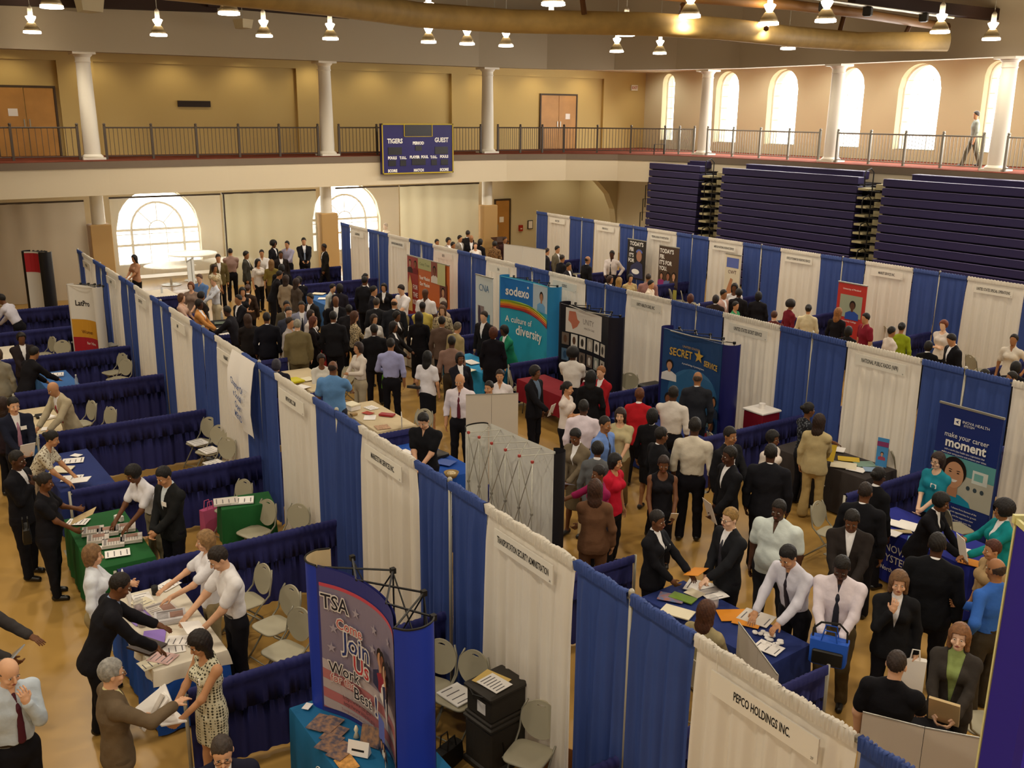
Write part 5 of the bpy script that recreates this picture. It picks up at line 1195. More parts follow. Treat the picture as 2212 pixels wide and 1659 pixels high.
# -- orange banner wall
t, d = banner('banner_wall', 'orange and green banner wall with portraits and a painted house', 8.5, 19.1, RZB, 2.5, .25, 2.15, PR('#c96a34'))
d.rect('red_panel', -1.25, -.58, .3, 2.15, PR('#9a3428')); d.person(-1.08, 1.85, .4, '#b98a68', '#3a2420'); d.person(-.74, 1.85, .4, '#8a5a3c', '#7a2020'); d.poly('painted_house', [(-1.2, .5), (-.95, .5), (-.95, 1.3), (-1.08, 1.6), (-1.2, 1.3)], PR('#d8b068'))
d.text('FOR', -.75, 1.25, .2, INKW, .8); d.text('THE', -.75, 1.02, .2, INKW, .8); d.text('KIDS', -.75, .8, .2, INKW, .8); d.rect('green_header', -.55, .25, 1.85, 2.15, PR('#aeb078')); d.text('Casey Trees', -.15, 2.0, .12, PR('#3a4a24')); d.text('Your Mission', -.15, 1.6, .15, INKW, .8, .003); d.text('Our Mission', -.15, 1.42, .15, INKW, .8, .003)
for (u, v, s1, c) in ((.45, 1.85, 0, '#8a4a3a'), (.95, 1.3, 1, '#6a3a30'), (.45, .6, 1, '#8a5a48')): d.rect('portrait_back', u-.2, u+.2, v-.3, v+.3, PR(c)); d.person(u, v-.05, .5, '#b98a68' if s1 else '#7a4a34', '#d8d0c4')
d.rect('green_square', .65, 1.1, 1.55, 2.15, PR('#c0bf86')); d.rect('green_square', .65, 1.1, .35, .85, PR('#c0bf86'))
# -- far row: two posters, hand banner, red banner
t, d = banner('poster', 'framed poster of a man with a cap, left of the pair', 17.1, 20.0, RZB, .95, .75, 2.1, PR('#2b2622')); d.text("TODAY'S", 0, 1.96, .19, INKW, .9, .005); d.text('FBI', -.25, 1.76, .19, INKW, .9, .005); d.text("IT'S", -.25, 1.56, .18, INKW, .9, .005); d.text('FOR', -.25, 1.38, .18, INKW, .9, .005); d.ell('cap', .16, 1.68, .17, .12, PR('#5a6ab0'), 0, PI); d.ell('printed_face', .16, 1.56, .14, .19, PR('#a87c64')); d.poly('jacket', [(-.35, .8), (.4, .8), (.35, 1.3), (.1, 1.4), (-.25, 1.2)], PR('#3a3c5c')); d.ell('white_glove', .0, 1.02, .2, .09, INKW)
t, d = banner('poster', "framed poster reading TODAY'S FBI, right of the pair", 16.9, 18.15, RZB, .95, .75, 2.1, PR('#4a382c')); 
for k, s_ in enumerate(("TODAY'S", 'FBI.', "IT'S FOR", 'YOU.')): d.text(s_, -.43, 1.93-.19*k, .19, INKW, .85, .005, 'LEFT')
d.person(-.3, 1.02, .42, '#b07a60', '#8a2a6a'); d.person(.02, 1.02, .5, '#8f5c44', '#5a6a9a'); d.person(.3, 1.05, .5, '#b98a6a', '#4a3c34'); d.ell('seal', .3, .85, .07, .07, GOLD)
t = thing('paper_board', 'yellow and white board below the right poster', 'board', (16.85, 18.15, 0), RZB); MB().box(-.5, .5, -.01, .01, .1, .74).build('board', PR('#c4bc5c'), t)
t, d = banner('roll_up_banner', 'narrow cream banner with a reaching hand', 17.25, 15.65, RZB, .62, .2, 2.12, PR('#d8cdb4')); d.rect('blue_block', -.25, .25, 1.72, 2.02, PR('#5d6cb0')); d.text('CWT', 0, 1.58, .15, PR('#6a4c50'))
d.poly('printed_hand', [(-.2, 1.0), (-.05, 1.4), (.05, 1.36), (.0, 1.2), (.2, 1.3), (.24, 1.22), (.08, 1.05), (.0, .8), (-.12, .8)], PR('#b9805a'))
t, d = banner('roll_up_banner', 'red roll up banner with a photo of a reading woman', 16.1, 10.35, RZB, .88, .2, 2.1, PR('#b8342c')); d.rect('photo', -.34, .34, 1.22, 1.8, PR('#9aa088')); d.person(.06, 1.42, .5, '#5a3826', '#2c4c9c'); d.text('University of Maryland', 0, 1.95, .06, INKW); d.text('University College', 0, 1.12, .06, INKW)
t, d = banner('roll_up_banner', 'white banner with blue header at the right edge', 15.9, 5.0, RZB, 1.0, .2, 2.0, PR('#d6d3cc')); d.text('careers', 0, 1.8, .16, PR('#6a5cb0'))
# -- left side: striped banner, red column banner
t, d = popup('pop_up_display', 'tall white, yellow and red striped display at far left', -.78, 19.2, -PI/2+.55, .8, .01, 2.2, .10, PR('#e4e0d8'), PR('#dcd6cc'), endw=.2)
d.rect('yellow_band', -.4, .4, .92, 1.36, PR('#cf962c')); d.rect('red_band', -.4, .4, .52, .92, PR('#a3182c')); d.text('LatPro', -.06, 1.75, .18, PR('#2a2428'), .9, .004); d.text('Women', 0, 1.05, .12, PR('#6a3a10'), .9, .003); d.text('for Hire', .1, .78, .1, INKW)
t, d = popup('pop_up_display', 'narrow red, white and yellow display with black side at far left', -.95, 25.6, -PI/2+.7, .5, .01, 2.25, .08, PR('#d8d4cc'), PR('#120f12'), endw=.34); d.rect('red_top', -.25, .25, 1.65, 2.2, PR('#b0232f')); d.rect('yellow_foot', -.25, .25, .05, .3, PR('#d0b030'))
t, d = banner('roll_up_banner', 'plain white roll up banner seen from the side by the window', 2.9, 23.2, -PI/2-.5, .8, .1, 2.05, PR('#dcdcd4'))
t = thing('striped_flag', 'orange and white striped cloth at the left edge', 'flag', (-3.2, 19.0, 0), .6); b = MB()
for k in range(8): b.quad((-.25, 0, .9+.09*k), (.25, 0, 1.0+.09*k), (.25, 0, 1.045+.09*k), (-.25, 0, .945+.09*k))
b.build('stripes', PR('#d0683a'), t); MB().box(-.26, .26, .01, .02, .8, 1.8).build('cloth', PR('#d8cbb8'), t)
# smooth path (Catmull-Rom) with arc length
def smooth(pts, n=8):
    P = [np.array(p) for p in pts]; P = [2*P[0]-P[1]]+P+[2*P[-1]-P[-2]]; o = []
    for i in range(1, len(P)-2):
        for k in range(n):
            t_ = k/n; a, b_, c, d_ = P[i-1], P[i], P[i+1], P[i+2]; o.append(.5*((2*b_)+(c-a)*t_+(2*a-5*b_+4*c-d_)*t_**2+(3*b_-a-3*c+d_)*t_**3))
    return o+[P[-2]]
# -- white backed displays
def folded_board(label, pts, z0, z1, m, name='white_board'):
    t = thing(name, label, 'board', (pts[0][0], pts[0][1], z0)); ox, oy = pts[0]
    for i in range(len(pts)-1):
        (a, b_), (c, e_) = pts[i], pts[i+1]; dx, dy_ = c-a, e_-b_; L = math.hypot(dx, dy_); n = (-dy_/L*.012, dx/L*.012); m_ = MB()
        q = [(a-ox+dx*.006, b_-oy+dy_*.006), (c-ox-dx*.006, e_-oy-dy_*.006), (c-ox+n[0]-dx*.006, e_-oy+n[1]-dy_*.006), (a-ox+n[0]+dx*.006, b_-oy+n[1]+dy_*.006)]
        h0, h1 = (z1[i], z1[i+1]) if isinstance(z1, (list, tuple)) else (z1, z1)
        m_.rings([[(*p, 0) for p in q], [(*q[0], h0-z0), (*q[1], h1-z0), (*q[2], h1-z0), (*q[3], h0-z0)]], True); m_.build('panel', m, t)
        m_ = MB().tube([(*q[0], h0-z0+.005), (*q[1], h1-z0+.005)], .008, 4); m_.build('edge_strip', STEEL, t)
    return t
M_BRD = mat('off_white_board', '#c7bcab', .6)
folded_board('tall off white folding board behind the man with the red tie', [at(1006, 853, 1.75), at(1062, 852, 1.75), at(1120, 850, 1.75)], .0, 1.75, M_BRD)
folded_board('white folding board behind the near drape, beside the white favours', [at(1595, 1344, 1.12), at(1638, 1402, 1.12), at(1680, 1459, 1.12)], .0, 1.12, M_BRD)
x0, y0 = at(1863, 1539, 1.55); x1, y1 = at(1998, 1573, 1.55); x2, y2 = at(2125, 1597, 1.55)
folded_board('low off white display back beside the black polo shirt', [(x0, y0), (x1, y1), (x2, y2)], .3, 1.55, M_BRD)
# -- open frame display seen from behind
t = thing('curved_frame_display', 'back of a curved white display with silver scissor frame', 'display', (1.75, 5.0, 0)); H_ = 2.2
pth = [at(1012, 925, H_), at(1035, 935, H_), at(1062, 948, H_), at(1092, 962, H_), at(1122, 975, H_), at(1150, 988, H_)]; pth = [(p[0]-1.75, p[1]-5.0) for p in pth]
fp = [(p[0]+.34, p[1]+.02) for p in pth]; fsm = None
fs2 = smooth(fp, 5); b = MB(); b.rings([[(*p, .0) for p in fs2], [(*p, H_) for p in fs2]], False, False); b.rings([[(p[0]+.02, p[1], H_) for p in fs2], [(p[0]+.02, p[1], .0) for p in fs2]], False, False); b.build('white_panels', mat('display_back_white', '#d3d2ca', .5), t, True)
for i in range(len(pth)): MB().tube([(*pth[i], .03), (*pth[i], H_-.05)], .009, 6).build('frame_post', STEEL, t, True)
for i in range(len(pth)-1):
    for za, zb in ((.1, .75), (.75, 1.45), (1.45, 2.12)):
        b = MB(); b.tube([(*pth[i], za), (*pth[i+1], zb)], .006, 5); b.tube([(*pth[i], zb), (*pth[i+1], za)], .006, 5); b.build('cross_brace', STEEL, t)
    b = MB(); b.tube([(*pth[i], H_-.06), (*fp[i+1], H_-.02)], .006, 5); b.tube([(*fp[i], H_-.02), (*pth[i+1], H_-.06)], .006, 5); b.build('top_brace', STEEL, t)
for i in range(len(pth)):
    for z in (.75, 1.45, H_-.06): MB().cbox((*pth[i], z-.015), (.03, .03, .03)).build('red_hub' if z > 2 else 'hub', mat('red_hub', '#a33a30', .5) if z > 2 else STEEL, t)
b = MB(); e = fp[-1]; b.rings([[(e[0]+r*math.cos(a), e[1]-.02-r*math.sin(a)*.8, z) for a in np.linspace(-1.2, 2.2, 12)] for z, r in ((.03, .14), (H_+.02, .14))], False, False); b.build('black_end_panel', mat('black_fabric', '#17151a', .6), t, True)
b = MB(); e = fp[0]; b.rings([[(e[0]-.2+.17*math.cos(a), e[1]+.17*math.sin(a)*.5, z) for a in np.linspace(-.2, 3.3, 14)] for z in (.03, H_)], False, False); b.build('end_panel', mat('display_back_white', '#d3d2ca', .5), t, True)
b = MB(); b.rings([[(e[0]-.2+r*math.cos(a), e[1]+r*math.sin(a)*.5, z) for a in np.linspace(-.2, 3.3, 14)] for z, r in ((H_-.05, .175), (H_+.02, .175), (H_+.02, .155))], False, False); b.build('black_rim', BLACKP, t, True)
# -- TSA table-top display
t = thing('curved_display', 'big curved blue table display reading Come Join Us', 'display', (-1.66, 1.6, .757)); H_ = 1.50
base = [(-1.80, 2.27), (-1.66, 2.02), (-1.575, 1.72), (-1.555, 1.42), (-1.60, 1.14), (-1.70, .90)]
sp = smooth([(x+1.66, y-1.6) for x, y in base]); cum = [0]
for i in range(1, len(sp)): cum.append(cum[-1]+float(np.linalg.norm(sp[i]-sp[i-1])))
TL = cum[-1]
def tfn(u, v, w):
    s_ = min(max(u+TL/2, 0), TL-1e-6); i = int(np.searchsorted(cum, s_, side='right'))-1; i = min(max(i, 0), len(sp)-2); f = (s_-cum[i])/(cum[i+1]-cum[i]); p = sp[i]*(1-f)+sp[i+1]*f
    dv = sp[i+1]-sp[i]; dv = dv/np.linalg.norm(dv); nn = np.array([dv[1], -dv[0]]); return (p[0]+nn[0]*w, p[1]+nn[1]*w, v)
M_TB = mat('royal_blue_panel', '#2038a8', .55, .3); M_TF = mat('indigo_panel', '#33367c', .5, .3)
b = MB(); 
for w, fl in ((0, False), (-.025, True)):
    for i in range(28):
        a, c = -TL/2+TL*i/28, -TL/2+TL*(i+1)/28; q = [tfn(a, 0, w), tfn(c, 0, w), tfn(c, H_, w), tfn(a, H_, w)]; b.quad(*(q[::-1] if fl else q))
b.build('front_panel', M_TF, t, True)
d = Disp(t, tfn); hw_ = TL/2-.03
d.rect('printed_flag', -hw_, hw_, .06, H_-.15, PR('#857a8e'), n=24); 
b = MB(); w = d.lay(); n = 24
for i in range(n):
    a, c = -hw_+2*hw_*i/n, -hw_+2*hw_*(i+1)/n; b.quad(tfn(a, H_-.185, w), tfn(c, H_-.185, w), tfn(c, H_-.15, w), tfn(a, H_-.15, w))
b.build('red_line', PR('#c04a5a'), t)
def band(name, v0f, v1f, m):
    w = d.lay(); b = MB(); n = 28
    for i in range(n):
        a, c = -hw_+2*hw_*i/n, -hw_+2*hw_*(i+1)/n; b.quad(tfn(a, v0f(a), w), tfn(c, v0f(c), w), tfn(c, v1f(c), w), tfn(a, v1f(a), w))
    b.build(name, m, t)
cl = lambda v: max(.06, min(H_-.19, v))
for k, c in enumerate(('#b9adb0', '#b26f70', '#b3a5a6', '#b06a6c', '#aca0a2', '#a8605f')): band('flag_stripe', lambda a, k=k: cl(.52-.1*k-.28*(a+hw_)*.5+.05*math.sin(a*3)), lambda a, k=k: cl(.62-.1*k-.28*(a+hw_)*.5+.05*math.sin(a*3)), PR(c))
rnd = random.Random(3)
for k in range(13):
    u, v = -.55+.3*(k % 4)+rnd.uniform(-.04, .04), 1.12-.2*(k//4)+.04*(k % 2); r = .055
    d.poly('printed_star', [(u+r*(1 if j % 2 == 0 else .4)*math.sin(j*PI/5), v+r*(1 if j % 2 == 0 else .4)*math.cos(j*PI/5)) for j in range(10)], PR('#a49aa8'))
DKB = PR('#27356e'); RDL = PR('#b8383e'); WL = PR('#d9d2cf'); DK = PR('#23222e')
d.text('TSA', -.50, 1.18, .20, DK, .95, .002, outline=WL)
d.text('Come', -.32, .99, .15, PR('#c0605c'), .95, .001, outline=WL); d.text('Join', -.22, .83, .27, DKB, .95, .002, outline=WL); d.text('Us', -.16, .65, .24, RDL, .95, .002, outline=WL)
d.text('Work', -.40, .52, .17, DK, .95, .001, outline=WL); d.text('for the', -.42, .42, .12, PR('#b0605c'), .95, .001, outline=WL); d.text('Best', -.14, .36, .17, DK, .95, .001, outline=WL); d.text('!', .10, .39, .28, DKB, 1.1, .002, outline=WL)
d.text('http://www.tsa.gov', -.22, .26, .065, DK, .85); d.text('http://www.usajobs.gov', -.18, .20, .06, DK, .85); d.text('Transportation Security Administration', -.15, .13, .045, PR('#8a4a50'), .85)
for k in range(5): d.person(.24+.085*k, .84+.03*(k % 2)-.02*k, .42, ['#b98868', '#7a4a34', '#c9a488', '#8a5a40', '#b07a58'][k], ['#2a2c4c', '#8a2536', '#e0dcd8', '#2a2c4c', '#b8b4b8'][k])
d.rect('screen_photo', .22, .40, .18, .42, PR('#5c6ec0')); d.rect('photo_strip', .22, .62, .07, .18, PR('#4c4c5c'))
for k in range(4): d.person(.30+.09*k, .12+.02*(k % 2), .16, '#b98868', '#d4d0c8' if k % 2 else '#2c2e44')
# end caps and frame
def cap_path(cx, cy_, r, a0, a1): return [(cx+r*math.cos(a), cy_+r*math.sin(a)) for a in np.linspace(a0, a1, 14)]
e0, e1 = sp[0], sp[-1]
rt = smooth([(e1[0], e1[1]), (e1[0]+.07, e1[1]-.09), (e1[0]+.19, e1[1]-.12), (e1[0]+.31, e1[1]-.075), (e1[0]+.38, e1[1]+.02)]); lf = smooth([(e0[0], e0[1]), (e0[0]-.04, e0[1]+.12), (e0[0]+.0, e0[1]+.24), (e0[0]+.12, e0[1]+.30), (e0[0]+.25, e0[1]+.27)])
for nm, pp, wd in (('right_end_panel', rt, .015), ('left_end_panel', lf, -.015)):
    b = MB(); b.rings([[(p[0], p[1], 0) for p in pp], [(p[0], p[1], H_) for p in pp]], False, False); b.build('end_panel', M_TB, t, True)
    b = MB(); b.rings([[(p[0]+.006, p[1]+wd*.6, H_) for p in pp], [(p[0]+.006, p[1]+wd*.6, 0) for p in pp]], False, False); b.build('end_panel_lining', mat('tan_lining', '#c9b48c', .7) if pp is lf else M_TF, t, True)
    b = MB(); b.tube([(p[0], p[1], H_) for p in pp], .010, 5); b.build('edge_trim', BLACKP, t)
n = 3; F0 = [sp[0], sp[len(sp)//3], sp[2*len(sp)//3], sp[-1]]; Bk = [(p[0]+.36, p[1]) for p in F0]
for i in range(3):
    b = MB()
    b.tube([(*F0[i], H_-.01), (*Bk[i+1], H_-.01)], .010, 5); b.tube([(*Bk[i], H_-.01), (*F0[i+1], H_-.01)], .010, 5); b.tube([(*Bk[i], H_-.03), (*Bk[i+1], H_*.5)], .008, 5); b.tube([(*Bk[i], H_*.5), (*Bk[i+1], H_-.03)], .008, 5); b.tube([(*Bk[i], H_*.5), (*Bk[i+1], .03)], .008, 5); b.build('frame_brace', BLACKM, t)
for i in range(4): b = MB(); b.tube([(*Bk[i], 0), (*Bk[i], H_-.02)], .009, 5); b.cbox((*Bk[i], H_-.04), (.045, .045, .05)); b.build('frame_post', BLACKM, t)
# -- second scoreboard, hung on the photographer's own balcony and cropped by the right border
x, y = at(2197, 1118, 4.95); t = thing('scoreboard', 'violet blue scoreboard with yellow trim, close up at the right border', 'scoreboard', (x, y, 3.1), math.radians(-36))
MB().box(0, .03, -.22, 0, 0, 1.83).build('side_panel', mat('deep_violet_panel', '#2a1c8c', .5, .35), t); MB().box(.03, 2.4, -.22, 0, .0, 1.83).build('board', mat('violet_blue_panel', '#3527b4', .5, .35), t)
m = MB(); m.box(-.004, .004, -.006, .006, 0, 1.85); m.box(-.006, .004, -.23, .008, 1.83, 1.85); m.box(-.012, 2.4, -.008, .008, 1.83, 1.86); m.box(-.012, 2.4, -.235, -.215, 1.83, 1.87); m.build('yellow_trim', mat('lime_yellow', '#cfc98a', .5), t)
m = MB(); m.box(.3, .36, -.05, 0, -.6, .02); m.box(2.0, 2.06, -.05, 0, -.6, .02); m.build('mounting_arm', STEEL, t)
# ---------------------------------------------------------------- people
J = lambda c: ('jacket', c)
BL, NVY, CHA = '#17161b', '#1c1e30', '#2b2a2c'
def T_(c='#1a191e', k='trousers'): return (k, c)
def fem(**k): k['fem'] = True; return k
SH_ = lambda c='#dcd9d6': ('shirt', c)
PO = lambda c: ('polo', c)
def bl(c, l=.5, pat=None): return ('blouse', c, pat, l)
HA = {}           # remembered figures, for what they hold
QUEUE = []
def pp(key, label, px, py, H, face, **k): QUEUE.append((key, label, px, py, H, face, k))
# ---- left aisle, nearest first
pp('tie', 'person, bald, pale blue shirt and maroon tie, hand on chin, bottom left corner', 16, 1431, 1.76, 25, skin='l', hair='fringe', hc='#6a5a4a', top=SH_('#b9c4cf'), tie='#4a1626', arms=('lips', 'side'), bot=T_(BL), nod=20)
pp('grey', 'person with grey hair and brown suit, pointing and holding papers', 240, 1434, 1.74, 100, skin='l', hair='neat', hc='#8d8a84', top=J('#665642'), shirt='#d8cf9a', arms=('under', (.10, .27, .735)), bot=T_('#5a4c3a'), mirror=False, glasses=True)
pp('dress', 'person in a cream dress with dark dots, reading papers', 428, 1369, 1.68, -65, fem=True, skin='t', hair='long', hc='#1d1410', top=('dress', '#cfcab0', ('dots', '#4a4638', 34)), bot=('dress', '#cfcab0', ('dots', '#4a4638', 34), .34), arms=('hold', 'hold'), nod=28, tag=True)
pp('gl', 'person with dark thinning hair and glasses cut by the bottom edge', 478, 1601, 1.72, 0, skin='l', hair='crop', hc='#3a302a', top=J('#1c1c2c'), arms=('side', 'side'), nod=22, glasses=True)
pp('lean', 'person in black suit bending over the table of purple folders', 258, 1247, 1.82, 95, skin='b', hair='crop', hc='#1c1410', top=J(BL), shirt='#8ea2c4', arms=('reach', 'reachlow'), lean=22, nod=15)
pp('polo', 'person in white polo shirt and black trousers handing over a paper', 424, 1197, 1.80, -75, skin='l', hair='short', hc='#241a14', top=('polo', '#e6e3e4', None, 'tuck'), arms=('hold', 'reachlow'), lean=6, nod=30)
pp('blond', 'person with blond hair and white polo gesturing behind the table', 404, 1162, 1.68, -80, fem=True, skin='l', hair='bob', hc='#8a6a44', top=PO('#e2e0e4'), bot=T_('#9a8a68'), arms=('reach', 'reach'))
pp('side', 'person with blond hair in white shirt and khaki trousers, beside the folder table', 200, 1184, 1.66, 80, fem=True, skin='l', hair='bob', hc='#7a5a3a', top=('shirt', '#dde2ea'), bot=T_('#94845e'), arms=('high', 'side'))
pp('edge', 'person in grey suit holding a tablet, cut by the left edge', -62, 1270, 1.72, 60, skin='b', hair='short', top=J('#3c3838'), arms=('reach', 'hold'), mirror=True)
pp('blkdress', 'person in black dress with a black purse writing on a folder', 96, 1028, 1.70, 75, fem=True, skin='b', hair='bun', hc='#1a120e', top=('tee', BL), bot=T_(BL), arms=('high', 'hold'), w=1.22, nod=15)
pp('bigm', 'person in black suit facing right at the left edge', 36, 980, 1.80, 60, skin='d', hair='crop', hc='#15100d', top=J(BL), arms=('side', 'chin'), w=1.12)
pp('wpolo', 'person with short afro in white polo stacking newspapers', 286, 1010, 1.72, -60, fem=True, skin='b', hair='curly', hc='#120d0b', top=('polo', '#e4e2e8', None, 'tuck'), bot=T_('#8f8268'), arms=('reachlow', 'reachlow'), lean=20, nod=20)
pp('tagm', 'person in black suit with name tag looking down beside the newspapers', 352, 1013, 1.78, -55, skin='t', hair='short', hc='#15110f', top=J('#1d1e1f'), arms=('belly', 'belly'), nod=28, tag=True, shirt='#c9d4dc')
pp('flower', 'person in flowered blouse bending over the navy table', 112, 938, 1.70, 70, fem=True, skin='t', hair='bun', hc='#15100e', top=('blouse', '#cfc8b4', ('vor', '#7a6a58', 30), .33), bot=T_('#b9a080'), arms=('reachlow', 'reachlow'), lean=30)
pp('pink', 'person in navy suit and pink tie holding a white sheet', 28, 864, 1.80, 15, skin='l', hair='short', hc='#15110f', top=J('#1b1e2e'), tie='#a07488', arms=('hold', 'hold'), tag=True, nod=12)
pp('behindp', 'person with brown hair behind the pink tie', 4, 862, 1.66, 150, fem=True, skin='m', hair='long', hc='#2a1810', top=J('#2a2028'), arms=('side', 'side'))
pp('beige', 'person, bald, beige jacket and red tie, leaning on the cream table', 113, 829, 1.76, -60, skin='t', hair='bald', top=J('#b5a88c'), tie='#a02634', bot=T_('#a89a7c'), arms=('reachlow', 'reachlow'), lean=18, nod=18)
pp('blackb', 'person in black suit bending over the light blue table', 76, 757, 1.76, 120, skin='m', hair='short', top=J(BL), arms=('reachlow', 'reach'), lean=22)
pp('sitl', 'person with black hair and open white collar behind the light blue table', 54, 722, 1.66, 10, skin='b', hair='curly', hc='#1a120e', top=J('#2c2426'), arms=('belly', 'belly'))
pp('greyl', 'person in light grey skirt suit cut by the left edge', -6, 757, 1.68, 160, fem=True, skin='t', hair='bob', hc='#4a3424', top=('jacket', '#8a8474'), bot=('skirt', '#8a8474'), arms=('side', 'side'))
pp('bend', 'person in white shirt bending left at the far left edge', 2, 640, 1.80, -120, skin='b', hair='short', top=SH_('#cfcbd6'), arms=('reach', 'reachlow'), lean=30)
